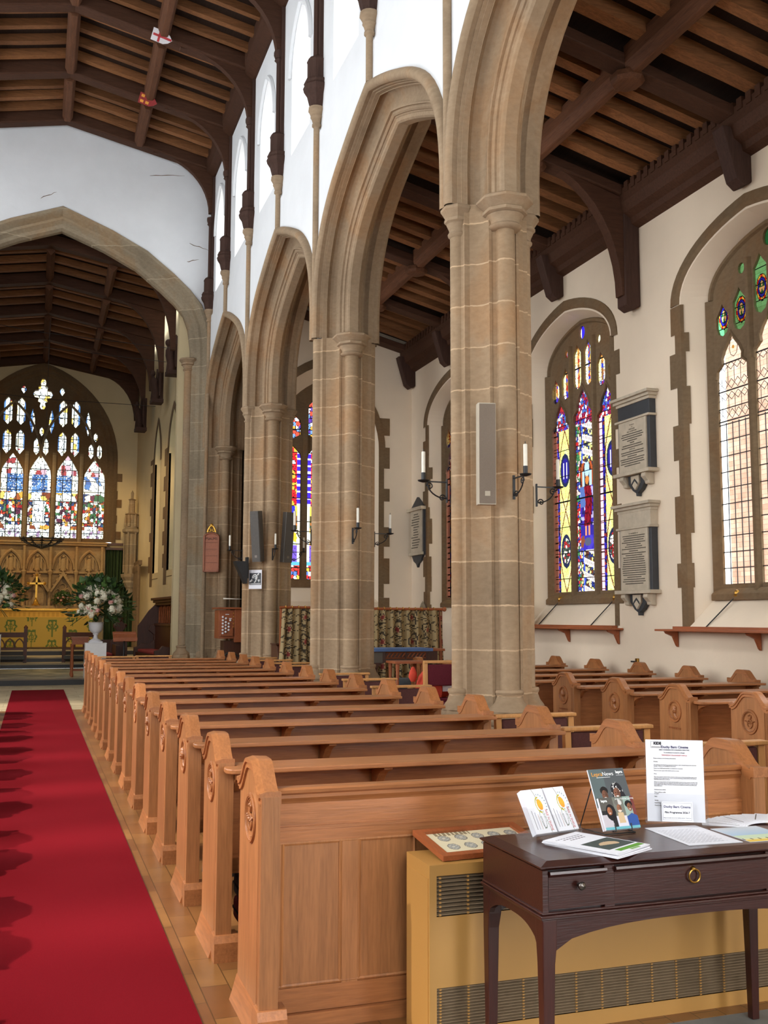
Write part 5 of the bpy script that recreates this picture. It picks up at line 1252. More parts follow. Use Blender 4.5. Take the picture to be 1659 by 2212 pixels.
def make_pew(kind, shelf, label, group, loc):
    p = root('pew', (0, 0, 0), label, 'pew', group)
    for x0, x1, sgn in ((.012, .075, -1), (LP_-.075, LP_-.012, 1)):
        g = G(); g.prism([(y, max(z, .0)) for y, z in EO], 'X', x0, x1)
        e = g.build('end_panel', 'oak_z', p, None, .006)
        a, b = cap_ring(x0, x1, .012, .034)
        g = G(); xx = (x0-.014, x0, x1+.008) if sgn < 0 else (x0-.008, x1, x1+.014)
        n = len(a); lo, hi = (x0-.016, x1+.004) if sgn < 0 else (x0-.004, x1+.016)
        m_ = lo+.006 if sgn < 0 else hi-.006
        if sgn < 0: g.loft([[(hi, *a[i]), (x0+.012, a[i][0], a[i][1]+.004), (lo, a[i][0], a[i][1]-.004), (lo, a[i][0], (a[i][1]+b[i][1])/2+.004), (lo+.007, a[i][0], (a[i][1]+b[i][1])/2), (lo+.007, b[i][0], b[i][1]+.004), (x0+.004, *b[i]), (hi, *b[i])] for i in range(n)])
        else: g.loft([[(lo, *a[i]), (hi, a[i][0], a[i][1]-.004), (hi, *b[i]), (lo, *b[i])] for i in range(n)])
        g.build('cap_moulding', 'oak_y', e)
        if sgn < 0:
            g = G()
            for y in (.028, .042, .060): g.tube([(x0-.001, y, .12), (x0-.001, y, .855)], .0065, 6)
            g.box(x0-.008, x1, -.006, .018, .1, .88); g.build('edge_bead', 'oak_z', e, 40)
            g = G(); r = .088
            g.tube([(x0-.001, .23+r*cos(q*pi/16), .765+r*sin(q*pi/16)) for q in range(32)], .009, 6, closed=True)
            relief(g, kind, (x0-.001, .23, .765), r*.92, -1, random.Random(kind)); g.build('carved_medallion', 'oak_y', e, 60)
            g = G(); g.prism([(-.035, 0), (.075, 0), (.075, .085), (.06, .115), (-.02, .115), (-.035, .085)], 'X', x0-.018, x1+.03); g.build('foot', 'oak_y', e)
            g = G(); g.prism([(x0-.03, 0), (x1, 0), (x1, .10), (x0, .10), (x0-.02, .03)], 'Y', .05, .47); g.build('base_rail', 'oak_y', e)
        else:
            g = G(); g.box(x0-.004, x1+.012, -.02, .48, 0, .09); g.build('base_rail', 'oak_y', e)
    x0, x1 = .07, LP_-.07
    zt = .885 if not shelf else .845; zb = .055 if not shelf else .36
    g = G(); y = .095
    g.box(x0, x1, y, y+.03, zb, zt); b_ = g.build('back_panel', 'oak_x', p)
    if not shelf:
        g = G(); g.prism([(y+.035, zt+.012), (y-.012, zt+.012), (y-.022, zt+.004), (y-.02, zt-.008), (y-.008, zt-.016), (y-.014, zt-.028), (y-.004, zt-.042), (y, zt-.05), (y+.035, zt-.05)], 'X', x0, x1); g.build('top_rail', 'oak_x', b_)
        g = G(); g.box(x0, x1, y-.010, y+.01, .735, .748); g.box(x0, x1, y-.006, y+.01, .69, .735); g.build('bead_rail', 'oak_x', b_)
        g = G(); g.box(x0, x1, y-.008, y+.01, .06, .15); g.box(x0, x1, y-.028, y+.02, .0, .058); g.build('skirting', 'oak_x', b_)
        n = 7; pw = (x1-x0)/n
        for k in range(n):
            g = G(); g.box(x0+pw*k+.03, x0+pw*(k+1)-.03, y-.003, y+.01, .15, .69); g.build('panel', 'oak_z', b_)
        g = G()
        for k in range(n+1):
            xx = x0+pw*k; g.box(max(x0, xx-.032), min(x1, xx+.032), y-.008, y+.01, .15, .69)
            for s_ in (-1, 1):
                if x0 < xx+s_*.036 < x1: g.tube([(xx+s_*.038, y-.001, .155), (xx+s_*.038, y-.003, .685)], .008, 6)
        for zz in (.684, .158): g.tube([(x0, y-.001, zz), (x1, y-.003, zz)], .008, 6)
        g.build('stiles', 'oak_z', b_)
    else:
        g = G(); g.box(x0, x1, y-.006, y+.01, .74, zt)
        g.box(x0, x1, y-.006, y+.01, zb, zb+.07)
        for k in range(4): xx = x0+.02+(x1-x0-.04)*k/3; g.box(xx-.03, xx+.03, y-.006, y+.01, zb, zt)
        g.build('rails', 'oak_x', b_)
        g = G()
        c0 = .055
        pts = [(LP_-.03, -.135), (LP_-.03, .115), (.085, .115), (.085, -.01), (.03, -.01), (.022, -.04), (.022, -.075)]+[(.022+c0*(1-cos(a*pi/10)), -.08-c0*sin(a*pi/10)) for a in range(1, 6)]
        g.prism(pts, 'Z', .845, .868); g.build('book_ledge', 'oak_x', p, None, .005)
        for k, xx in enumerate((.10, .80, 1.50, LP_-.10)):
            g = G(); g.prism([(y, .845), (-.10, .845), (-.105, .832), (-.085, .825), (-.05, .815), (-.02, .80), (.01, .77), (.04, .745), (y, .735)], 'X', xx-.022, xx+.022); g.build('bracket', 'oak_y', p, None, .003)
    g = G(); g.prism([(.12, .42), (.50, .43), (.52, .445), (.50, .46), (.12, .45)], 'X', x0, x1); g.build('seat', 'oak_x', p)
    p.location = loc
    return p
FOOT = [3.86, 4.81, 5.775, 6.76, 7.71, 8.715, 9.71, 10.70, 11.67, 12.70, 13.72, 14.67, 15.57, 16.57, 17.61]
ORD = ['nearest', 'second', 'third', 'fourth', 'fifth', 'sixth', 'seventh', 'eighth', 'ninth', 'tenth', 'eleventh', 'twelfth', 'thirteenth', 'fourteenth', 'fifteenth and last']
NP = 'oak pews along the red carpet'
make_pew(0, False, 'nearest oak pew with plain panelled back, behind the mustard heater', NP, (.83, FOOT[0], 0))
pa = make_pew(0, True, 'oak pew with book ledge, second along the red carpet from the heater', NP, (.83, FOOT[1], 0))
pb = make_pew(1, True, 'oak pew with book ledge, third along the red carpet from the heater', NP, (.83, FOOT[2], 0))
for i in range(3, 15):
    dup(pa if i % 2 else pb, (.83, FOOT[i], 0), 'oak pew with book ledge, %s along the red carpet from the heater' % ORD[i])
# north block: the ends that throw the shadows on the carpet
for i in range(15):
    c_ = dup(pb, (-.66, FOOT[i], 0), 'oak pew across the carpet, %s from the west end, outside the picture' % ORD[i], 'oak pews on the far side of the carpet'); c_.scale = (-1, 1, 1)
# aisle block
AFOOT = [6.42, 7.40, 8.37, 9.36, 10.36, 11.42, 12.55, 13.7]
GA = 'oak pews in the side aisle'
pc = make_pew(2, True, 'aisle pew with a smiling capped head in its medallion', GA, (5.235, AFOOT[1], 0))
names = ['aisle pew with a crowned eagle badge on its end, nearest of the aisle pews', None, 'aisle pew with a bareheaded head medallion, third of the aisle pews', 'aisle pew with helmeted head medallion beside the nearest stone pier', 'aisle pew half hidden behind the nearest pier, fifth from the west', 'aisle pew showing only ledge and far end, sixth from the west', 'aisle pew showing only its far end, seventh from the west', 'aisle pew glimpsed at the pier edge, farthest of the aisle pews']
for i, y in enumerate(AFOOT):
    if i == 1: continue
    dup((pa, pc, pb, pb, pa, pb, pa, pb)[i], (5.235, y, 0), names[i], GA)
# cut letters under the medallions
pews = {o['label']: o for o in COL.objects if o.name.startswith('pew') and 'label' in o}
for lb, lines in ((names[0], ['TO THE GLORY OF GOD', 'AND IN MEMORY OF']), (names[3], ['IN MEMORY OF', 'THOSE WHO SERVED']), (names[1] or 'aisle pew with a smiling capped head in its medallion', ['IN MEMORY OF'])):
    o = pews[lb]
    for k, t_ in enumerate(lines):
        te = text('inscription', t_, .026, frame((.0095, .23, .62-.035*k), (0, -1, 0), (0, 0, 1)), 'oak_red', None, 'CENTER'); te.parent = o
# ------------------------------------------------------------------ chairs with maroon backs beside the piers
GC = 'light oak chairs with maroon backs beside the piers'
def make_chair(loc, label, light=False):
    c = root('chair', (0, 0, 0), label, 'chair', GC); w = .64
    g = G(); g.box(-.015, w+.015, -.02, .06, .825, .85); g.build('top_rail', 'oak_light', c, None, .006)
    for x in (0, w-.045):
        g = G(); g.prism([(.0, 0), (.045, 0), (.03, .45), (.045, .825), (.0, .825), (-.015, .45)], 'X', x, x+.045); g.build('back_leg', 'oak_light', c, None, .004)
        g = G(); g.box(x, x+.045, .42, .465, 0, .44); g.build('front_leg', 'oak_light', c, None, .004)
        g = G(); g.box(x+.005, x+.04, .03, .44, .28, .33); g.build('side_rail', 'oak_light', c)
    g = G(); g.box(.05, w-.05, .0, .04, .5, .815); g.build('back_pad', 'maroon_dark', c, None, .012)
    g = G(); g.box(.0, w, .03, .47, .43, .50); g.build('seat_pad', 'maroon_dark', c, None, .02)
    c.location = loc; return c
CH = [(3.42, 5.02, 'right of the first pews, behind the upright notice'), (3.29, 6.0, 'right of the third pew'), (3.23, 6.92, 'right of the fourth pew, in front of the nearest pier'),
      (3.37, 10.23, 'just beyond the nearest pier'), (3.44, 11.52, 'second beyond the nearest pier'), (3.5, 12.75, 'third beyond the nearest pier, in front of the second pier'),
      (3.53, 15.1, 'first beyond the second pier'), (3.55, 16.0, 'second beyond the second pier'), (3.55, 17.15, 'third beyond the second pier'), (3.52, 18.2, 'fourth beyond the second pier, by the third pier')]
ch = None
for x, y, t_ in CH:
    lb = 'oak and maroon chair '+t_
    if ch is None: ch = make_chair((x, y, 0), lb)
    else: dup(ch, (x, y, 0), lb)
dup(ch, (1.14, 19.3, 0), 'light oak chair in front of the last pew, nearer the carpet', 'light chairs before the choir'); dup(ch, (1.83, 19.6, 0), 'light oak chair in front of the last pew, farther from the carpet', 'light chairs before the choir')
ac = root('armchair', (4.9, 12.2, 0), 'maroon armchair with light wood frame, half hidden by the nearest pier', 'armchair')
for x in (4.70, 5.13):
    g = G(); g.prism([(12.2, 0), (12.26, 0), (12.24, .5), (12.26, 1.0), (12.2, 1.0), (12.18, .5)], 'X', x, x+.05); g.build('back_post', 'oak_light', ac, None, .006)
    g = G(); g.box(x, x+.05, 12.74, 12.79, 0, .62); g.build('front_leg', 'oak_light', ac, None, .006)
    g = G(); g.box(x-.005, x+.055, 12.22, 12.82, .60, .64); g.build('armrest', 'oak_light', ac, None, .01)
g = G(); g.box(4.70, 5.18, 12.19, 12.25, .985, 1.02); g.build('top_rail', 'oak_light', ac, None, .008)
g = G(); g.box(4.75, 5.13, 12.2, 12.25, .70, .97); g.build('back_pad', 'maroon', ac, None, .015)
g = G(); g.box(4.75, 5.13, 12.22, 12.8, .44, .54); g.build('seat_pad', 'maroon', ac, None, .03)
a2 = root('armchair', (5.0, 11.2, 0), 'low maroon seat cushion in front of the half hidden armchair', 'armchair')
g = G(); g.box(4.62, 5.2, 10.95, 11.5, .44, .56); g.build('seat_pad', 'maroon', a2, None, .04)
g = G(); g.box(4.86, 5.22, 11.42, 11.5, .56, .72); g.build('back_pad', 'maroon', a2, None, .03)
for x in (4.64, 5.14):
    for y in (10.98, 11.44):
        g = G(); g.box(x, x+.045, y, y+.045, 0, .44); g.build('leg', 'oak_light', a2)
bg = root('bag', (4.9, 12.55, .54), 'bright orange red bundle lying on the maroon armchair', 'bag')
g = G(); rr = random.Random(5)
g.loft([[(4.93+.8*rx*cos(2*pi*k/14)*(1+.12*sin(k*3.1+z*9)), 12.52+.2*sin(2*pi*k/14)*(1+.1*cos(k*2.3)), z) for k in range(14)] for z, rx in ((.545, .22), (.6, .27), (.7, .26), (.8, .2), (.88, .1), (.94, .03))]); g.build('bundle', 'orange', bg, 60)
g = G(); g.loft([[(4.66+rx*cos(2*pi*k/8), 12.5+rx*sin(2*pi*k/8), z) for k in range(8)] for z, rx in ((.74, .03), (.8, .06), (.86, .05), (.93, .015))]); g.build('knot', 'orange', bg, 60)
g = G(); g.box(5.0, 5.15, 12.32, 12.34, .62, .7); g.build('label_patch', 'paper', bg)
# ------------------------------------------------------------------ furniture at the end of the aisle
g = G(); g.box(4.75, 7.78, 14.9, 20.95, 0, .2); struct(g.build('floor', 'parquet2'), 'raised wooden floor at the end of the aisle', 'floor')
def floral(x, z):
    u = (x/.34) % 1-.5; k = floor(x/.34); v = ((z+(.22 if k % 2 else 0))/.44) % 1-.5
    r = hypot(u*1.1, v); a = atan2(v, u); gnd = (158, 136, 96)
    if r < .09: return (120, 44, 38)
    if r < .17 and sin(6*a) > -.2: return (150, 96, 70) if r < .13 else (60, 46, 34)
    if abs(r-.3-.06*sin(3*a+k)) < .035: return (58, 48, 34)
    if abs(sin(9*u+5*sin(7*v)))*abs(cos(8*v+2*u)) > .80: return (70, 58, 38)
    if abs(u-.22*sin(6*v)) < .03: return (88, 74, 48)
    return gnd
def pleated(name, x0, x1, y, z0, z1, waves, amp, label, back):
    c = root(name, ((x0+x1)/2, y, z0), label, 'curtain'); nx, nz = int((x1-x0)/.018), int((z1-z0)/.02)
    o = paint('cloth', frame((x0, y, z0), (1, 0, 0), (0, 0, 1)), x1-x0, z1-z0, nx, nz, lambda x, z: floral(x*1.2, z), 'paper_print', c)
    for v in o.data.vertices:
        X_ = v.co.x; f = (v.co.z)/(z1-z0); v.co.y += amp*sin(2*pi*waves*X_/(x1-x0)+1.2*sin(X_*3))*(1.2-.5*f); v.co.x += .07*(1-f)*(X_/(x1-x0)*2)
    o.data.polygons.foreach_set('use_smooth', [True]*len(o.data.polygons))
    g = G(); g.tube([(x0-.05, y, z1+.02), (x1+.05, y, z1+.02)], .025, 8); g.ball((x1+.06, y, z1+.02), .045, 8, 5); g.build('rail', 'oak_red', c, 40)
    for k in range(int((x1-x0)/.12)):
        g = G(); g.tube([(x0+.06+.12*k, y+.035*cos(a), z1+.02+.035*sin(a)) for a in (0, 1.05, 2.1, 3.14, 4.2, 5.2)], .007, 5, closed=True); g.build('curtain_ring', 'brass', c)
    for x in (x0, x1): 
        g = G(); g.box(x-.03, x+.03, y+.02, y+.07, .2, z1+.02); g.build('post', 'oak_red', c)
pleated('screen_curtain', 4.95, 7.08, 17.5, .25, 1.70, 13, .055, 'floral curtain screen behind the blue topped table', 0)
pleated('screen_curtain', 4.2, 4.86, 17.95, .25, 1.72, 5, .04, 'narrow floral curtain left of the second pier, beside the small organ', 0)
tb = root('communion_table', (5.8, 16.0, .2), 'carved wooden table with blue runner in front of the floral curtain', 'table')
g = G(); g.box(5.1, 6.42, 15.7, 16.3, 1.02, 1.06); g.build('top', 'oak_red', tb, None, .008)
g = G(); g.box(5.1, 6.2, 15.69, 16.31, 1.06, 1.068); g.box(5.1, 6.2, 15.685, 15.69, 1.02, 1.068); g.build('runner', 'blue_cloth', tb)
g = G(); g.prism([(5.15, 1.02), (5.15, .80), (5.25, .76), (5.32, .82), (5.45, .86), (5.95, .86), (6.05, .80), (6.12, .84), (6.3, .80), (6.3, 1.02)], 'Y', 15.74, 15.78); g.build('apron', 'choir', tb)
g = G()
for k in range(5):
    for x0 in (5.42, 5.78): g.tube([(x0+.065*k, 15.735, .93), (x0+.065*k+.05, 15.735, .99)], .012, 5)
for x in (5.4, 5.76): g.tube([(x, 15.735, .91), (x+.33, 15.735, .91), (x+.33, 15.735, 1.0), (x, 15.735, 1.0)], .01, 4, closed=True)
g.build('carving', 'oak_red', tb)
g = G(); g.box(5.18, 5.34, 15.72, 15.74, .84, 1.0); g.build('emblem', 'ink_grey', tb)
for x in (5.25, 6.18):
    for y in (15.85, 16.2):
        g = G(); g.lathe((x, y, .2), [(.06, 0), (.06, .05), (.03, .1), (.07, .3), (.045, .5), (.06, .62), (.06, .68)], 12); g.build('leg', 'choir', tb, 40)
po = root('pouffe', (5.5, 15.3, .2), 'round grey pouffe under the blue topped table', 'pouffe')
g = G(); g.lathe((5.52, 15.25, .2), [(.28, .02), (.34, .1), (.34, .34), (.3, .4), (.12, .42), (.0, .42)], 20); g.build('cushion', 'grey_cushion', po, 60)
g = G(); g.lathe((5.52, 15.25, .2), [(.25, 0), (.28, .03)], 20); g.build('base', 'iron', po)
s2 = root('side_table', (5.5, 13.3, 0), 'small wooden side table behind the maroon armchair', 'table')
g = G(); g.box(4.72, 5.2, 13.35, 13.75, .93, .96); g.build('top', 'oak_red', s2)
for x in (4.77, 5.14):
    for y in (13.4, 13.7):
        g = G(); g.lathe((x, y, 0), [(.025, 0), (.03, .1), (.018, .3), (.03, .5), (.02, .7), (.03, .93)], 8); g.build('leg', 'oak_red', s2, 40)
ha = root('harmonium', (4.5, 18.4, 0), 'small wooden organ with sloping lid between the second and third piers', 'harmonium')
g = G(); g.prism([(18.2, .2), (18.2, .62), (18.3, .78), (18.42, 1.04), (18.46, 1.06), (18.9, 1.06), (18.9, .2)], 'X', 4.22, 4.9); g.build('case', 'choir', ha, None, .008)
g = G(); g.prism([(18.205, .70), (18.30, .80), (18.40, 1.0), (18.39, 1.01), (18.19, .72)], 'X', 4.3, 4.86); g.build('lid', 'oak_red', ha)
g = G(); g.box(4.2, 4.92, 18.4, 18.9, 1.06, 1.085); g.build('top', 'choir', ha); g = G(); g.box(4.52, 4.86, 18.6, 18.63, 1.085, 1.32); g.build('music_rest', 'choir', ha)
oc = root('organ_console', (4.1, 22.3, 0), 'wooden organ console with white stop knobs beside the third pier', 'organ')
g = G(); g.box(4.16, 4.62, 22.3, 22.9, 1.02, 1.74); g.box(3.82, 4.16, 22.34, 22.9, 1.10, 1.72); g.build('case', 'oak_red', oc, None, .008)
g = G(); g.box(3.76, 4.64, 22.24, 22.95, 1.74, 1.78); g.build('top', 'oak_red', oc, None, .008)
g = G(); g.box(3.95, 4.6, 22.4, 22.85, .0, 1.05); g.build('base', 'choir', oc)
g = G(); g.prism([(3.86, 1.16), (4.12, 1.16), (4.12, 1.36), (3.98, 1.2), (3.86, 1.2)], 'Y', 22.28, 22.36); g.build('desk', 'oak_red', oc)
kp = [(3.9, 1.22), (3.9, 1.29), (3.9, 1.36), (3.9, 1.43), (3.9, 1.50), (3.965, 1.25), (3.965, 1.325), (3.965, 1.395), (3.965, 1.46), (3.965, 1.54), (4.03, 1.29), (4.03, 1.36), (4.03, 1.43), (3.90, 1.57), (4.06, 1.5)]
for x, z in kp:
    g = G(); g.lathe((0, 0, 0), [(.010, 0), (.012, .03), (.024, .035), (.024, .05), (.015, .056)], 8); g.xf(frame((x, 22.335, z), (1, 0, 0), (0, 0, 1))); g.build('stop_knob', 'white_urn', oc, 50)
g = G(); 
for k in range(5): g.box(4.13, 4.15, 22.325, 22.34, 1.34+.075*k, 1.37+.075*k)
g.build('brass_tabs', 'gold', oc)
g = G(); g.box(3.96, 4.04, 22.33, 22.34, 1.62, 1.635); g.box(4.04, 4.1, 22.33, 22.34, 1.53, 1.545); g.build('label_plates', 'paper', oc)
ob = root('organ_bench', (3.7, 22.0, 0), 'dark wooden bench in front of the organ console', 'bench')
g = G(); g.box(3.3, 3.95, 21.7, 22.1, .62, .66); g.build('top', 'choir', ob)
g = G(); g.box(3.34, 3.9, 21.75, 22.05, 0, .62); g.build('box', 'choir', ob)
bk = root('stool', (3.9, 21.3, 0), 'dark tubular seat back beside the organ bench', 'stool')
g = G(); g.tube([(3.78, 21.3, .0), (3.78, 21.3, .78), (3.82, 21.3, .82), (3.98, 21.3, .82), (4.08, 21.3, .74), (4.1, 21.3, 0)], .02, 8); g.build('frame', 'iron', bk, 60)
g = G(); g.box(3.78, 4.1, 21.29, 21.6, .45, .5); g.build('seat', 'iron', bk)
# ------------------------------------------------------------------ heater and what lies on it
ht = root('heater', (2.2, 3.74, 0), 'mustard enamel convector heater with louvred grilles behind the dark table', 'heater')
HX0, HX1, HY0, HY1, HZ = 1.415, 3.06, 3.62, 3.865, .643
g = G(); n_ = [(HX0, .0), (HX1, .0), (HX1, HZ), (HX0, HZ)]
h1 = [(HX0+.028, .457), (HX1-.1, .457), (HX1-.1, .603), (HX0+.028, .603)]; h2 = [(HX0+.028, .055), (HX1-.1, .055), (HX1-.1, .205), (HX0+.028, .205)]
g.panel(n_, [h1, h2], 'Y', HY0, HY0+.004); g.build('front', 'heater', ht)
g = G(); g.box(HX0, HX1, HY0+.004, HY1, HZ-.004, HZ); g.box(HX0, HX0+.004, HY0+.004, HY1, 0, HZ-.004); g.box(HX1-.004, HX1, HY0+.004, HY1, 0, HZ-.004)
g.box(HX0-.003, HX0, HY0+.012, HY1-.012, .03, HZ-.05); g.build('casing', 'heater', ht)
g = G(); g.box(HX0+.01, HX1-.01, HY0+.05, HY0+.055, .01, HZ-.01); g.build('inner_plate', 'void', ht)
for (z0, z1, p_, nm) in ((.457, .603, .0146, 'upper'), (.055, .205, .0107, 'lower')):
    g = G(); z = z0+.004
    while z < z1-.002:
        g.add([(HX0+.028, HY0+.002, z), (HX1-.1, HY0+.002, z), (HX1-.1, HY0+.014, z+.007), (HX0+.028, HY0+.014, z+.007), (HX0+.028, HY0+.002, z+.0022), (HX1-.1, HY0+.002, z+.0022), (HX1-.1, HY0+.014, z+.0092), (HX0+.028, HY0+.014, z+.0092)], [(0, 1, 2, 3), (4, 5, 6, 7), (0, 1, 5, 4)]); z += p_
    gr = g.build('grille', 'slat', ht)
    g = G(); x = HX0+.042
    while x < HX1-.1:
        zz = z0+.003
        while zz < z1-.004: g.box(x-.004, x+.004, HY0-.001, HY0+.01, zz, zz+p_*.45); zz += p_
        x += .112
    g.build('clips', 'heater', gr)
fp = root('framed_print', (1.75, 3.75, .645), 'wooden framed print of pale shields lying on the heater', 'picture')
mF = frame((1.482, 3.652, .652), (.36, .03, .0), (-.01, .27, .045))
W_, H_ = .46, .275; b_ = .032
g = G(); g.panel([(0, 0), (W_, 0), (W_, H_), (0, H_)], [[(b_, b_), (W_-b_, b_), (W_-b_, H_-b_), (b_, H_-b_)]], 'Z', -.006, .014); g.xf(mF); g.build('frame', 'oak_red', fp, None, .003)
def shields(x, y):
    u = (x-.03)/.075; v = (y-.03)/.085; i, j = floor(u), floor(v); a, b = u-i-.5, v-j-.5
    if j < 2 and 0 <= i < 5:
        r = hypot(a*1.25, b*1.2)
        if r < .42 and r > .36: return (110, 106, 96)
        if r <= .36: return (150, 150, 144) if (int(a*12)+int(b*12)) % 3 else (196, 190, 172)
    if y > H_-2*b_-.03 and .04 < x < .2 and int(x*160) % 3: return (140, 124, 96)
    return (218, 206, 172)
mP = mF.copy(); mP.translation = mF @ Vector((b_-.002, b_-.002, .004))
paint('print', mP, W_-2*b_+.004, H_-2*b_+.004, 120, 66, shields, 'paper_print', fp)
# ------------------------------------------------------------------ console table
TX0, TX1, TY0, TY1 = 1.58, 2.74, 3.045, 3.505
tb = root('console_table', (2.16, 3.27, 0), 'dark mahogany side table with drawers holding leaflets', 'table')
g = G(); g.loft([[(TX0-a, TY0-a, z), (TX1+a, TY0-a, z), (TX1+a, TY1+a*.5, z), (TX0-a, TY1+a*.5, z)] for a, z in ((-.004, .742), (.004, .746), (.012, .752), (.012, .756), (-.03, .7645), (-.032, .765))]); g.build('top', 'mahogany', tb)
g = G(); g.box(TX0, TX1, TY0+.02, TY1, .612, .742); g.box(TX0, TX0+.02, TY0, TY0+.02, .612, .742); g.box(TX1-.02, TX1, TY0, TY0+.02, .612, .742)
for x in (1.81, 2.452): g.box(x, x+.036, TY0+.004, TY0+.02, .612, .742)
g.build('carcase', 'mahogany', tb)
for (x0, x1, kind) in ((1.603, 1.812, 'k'), (1.846, 2.452, 'r'), (2.488, 2.717, 'k')):
    g = G(); g.prism([(TY0+.02, .618), (TY0+.004, .618), (TY0+.003, .718), (TY0-.012, .73), (TY0-.010, .738), (TY0+.02, .738)], 'X', x0, x1); d = g.build('drawer', 'mahogany', tb)
    xc = (x0+x1)/2 if kind == 'k' else 2.150
    if kind == 'k':
        g = G(); g.lathe((0, 0, 0), [(.006, 0), (.005, .012), (.012, .018), (.014, .024), (.010, .031), (.0, .033)], 14); g.xf(frame((xc+.004, TY0+.003, .690), (1, 0, 0), (0, 0, 1))); g.build('knob', 'steel', d, 50)
    else:
        g = G(); g.tube([(xc+.0215*cos(a*pi/12), TY0-.008, .686+.0215*sin(a*pi/12)) for a in range(24)], .0032, 6, closed=True); g.lathe((0, 0, 0), [(.008, 0), (.008, .004), (.004, .012), (.0, .013)], 10)
        g.v = g.v; o_ = G(); o_.lathe((0, 0, 0), [(.008, 0), (.008, .006), (.004, .014), (.0, .015)], 10); o_.xf(frame((xc, TY0+.003, .709), (1, 0, 0), (0, 0, 1)))
        r_ = G(); r_.tube([(xc+.0215*cos(a*pi/12), TY0-.008, .686+.0215*sin(a*pi/12)) for a in range(24)], .0032, 6, closed=True); r_.merge(o_); r_.build('ring_pull', 'brass', d, 50)
g = G()
for a, z0, z1 in ((.006, .604, .612), (.012, .594, .604), (.006, .587, .594)): g.box(TX0-a, TX1+a, TY0-a, TY1, z0, z1)
g.build('waist_moulding', 'mahogany', tb, None, .003)
def apron_pts(a, b, z1, z0, drop, n=16):
    L = [(a, z1), (a, z0-.02)]
    for i in range(n+1):
        t = i/n; e = min(t, 1-t)*2; L.append((a+.035+(b-a-.07)*t, z0+drop*(1-(1-e)**3.0)-.02*(e == 0)))
    return L+[(b, z0-.02), (b, z1)]
g = G(); g.prism(apron_pts(TX0, TX1, .587, .505, .055), 'Y', TY0, TY0+.02); g.prism(apron_pts(TX0, TX1, .587, .505, .055), 'Y', TY1-.02, TY1)
g.prism(apron_pts(TY0, TY1, .587, .505, .055), 'X', TX0, TX0+.02); g.prism(apron_pts(TY0, TY1, .587, .505, .055), 'X', TX1-.02, TX1); g.build('apron', 'mahogany', tb)
for x in (TX0, TX1-.05):
    for y in (TY0, TY1-.05):
        ox = 0 if x == TX0 else .05; sx = 1 if x == TX0 else -1; oy = 0 if y == TY0 else .05; sy = 1 if y == TY0 else -1
        def sq(w, z, s=.0):
            s -= .0015; w += .0015
            return [(x+ox+sx*s, y+oy+sy*s, z), (x+ox+sx*(s+w), y+oy+sy*s, z), (x+ox+sx*(s+w), y+oy+sy*(s+w), z), (x+ox+sx*s, y+oy+sy*(s+w), z)]
        g = G(); g.loft([sq(.03, .0, .004), sq(.036, .25, .002), sq(.042, .45), (sq(.048, .50)), sq(.05, .588)]); g.build('leg', 'mahogany_z', tb, None, .003)
ZT = .7655
# ------------------------------------------------------------------ things on the table
lh = root('leaflet_holder', (1.82, 3.4, ZT), 'clear acrylic leaflet holder on the left of the dark table', 'leaflet holder')
xh = Vector((.2, .045, 0)).normalized(); yh = Vector((0, .09, .14)).normalized()
mL = frame((1.717, 3.365, ZT+.016), xh, yh); W_ = .205
def aplate(*ps, t=.003):
    g = G(); a = [Vector(p) for p in ps]; n = (a[1]-a[0]).cross(a[2]-a[0]).normalized()*t
    g.loft([[tuple(p) for p in a], [tuple(p+n) for p in a]]); return g
mL3 = lambda x, y, z: mL @ Vector((x, y, z))
g = aplate(mL3(-.004, -.004, -.022), mL3(W_+.004, -.004, -.022), mL3(W_+.004, .115, -.022), mL3(-.004, .115, -.022)); g.build('back_plate', 'acrylic', lh)
g = aplate(mL3(-.004, -.006, .014), mL3(W_+.004, -.006, .014), mL3(W_+.004, .095, .014), mL3(W_-.03, .095, .014), mL3(W_-.03, .062, .014), mL3(.03, .062, .014), mL3(.03, .095, .014), mL3(-.004, .095, .014)); g.build('front_plate', 'acrylic', lh)
for x in (-.006, W_/2, W_+.004):
    b0 = mL3(x, -.006, .016); b1 = mL3(x, .10, .016); c1 = mL3(x, .115, -.022); c0 = Vector((c1.x, c1.y+.035, ZT)); d0 = Vector((b0.x, b0.y, ZT))
    g = aplate(d0, c0, c1, b1, b0, t=.0025); g.build('side_plate', 'acrylic', lh)
g = aplate(Vector((1.712, 3.362, ZT)), Vector((1.917, 3.408, ZT)), Vector((1.905, 3.50, ZT)), Vector((1.70, 3.455, ZT))); g.build('base_plate', 'acrylic', lh)
def sunrise(g_, lf, x0, side):
    pass
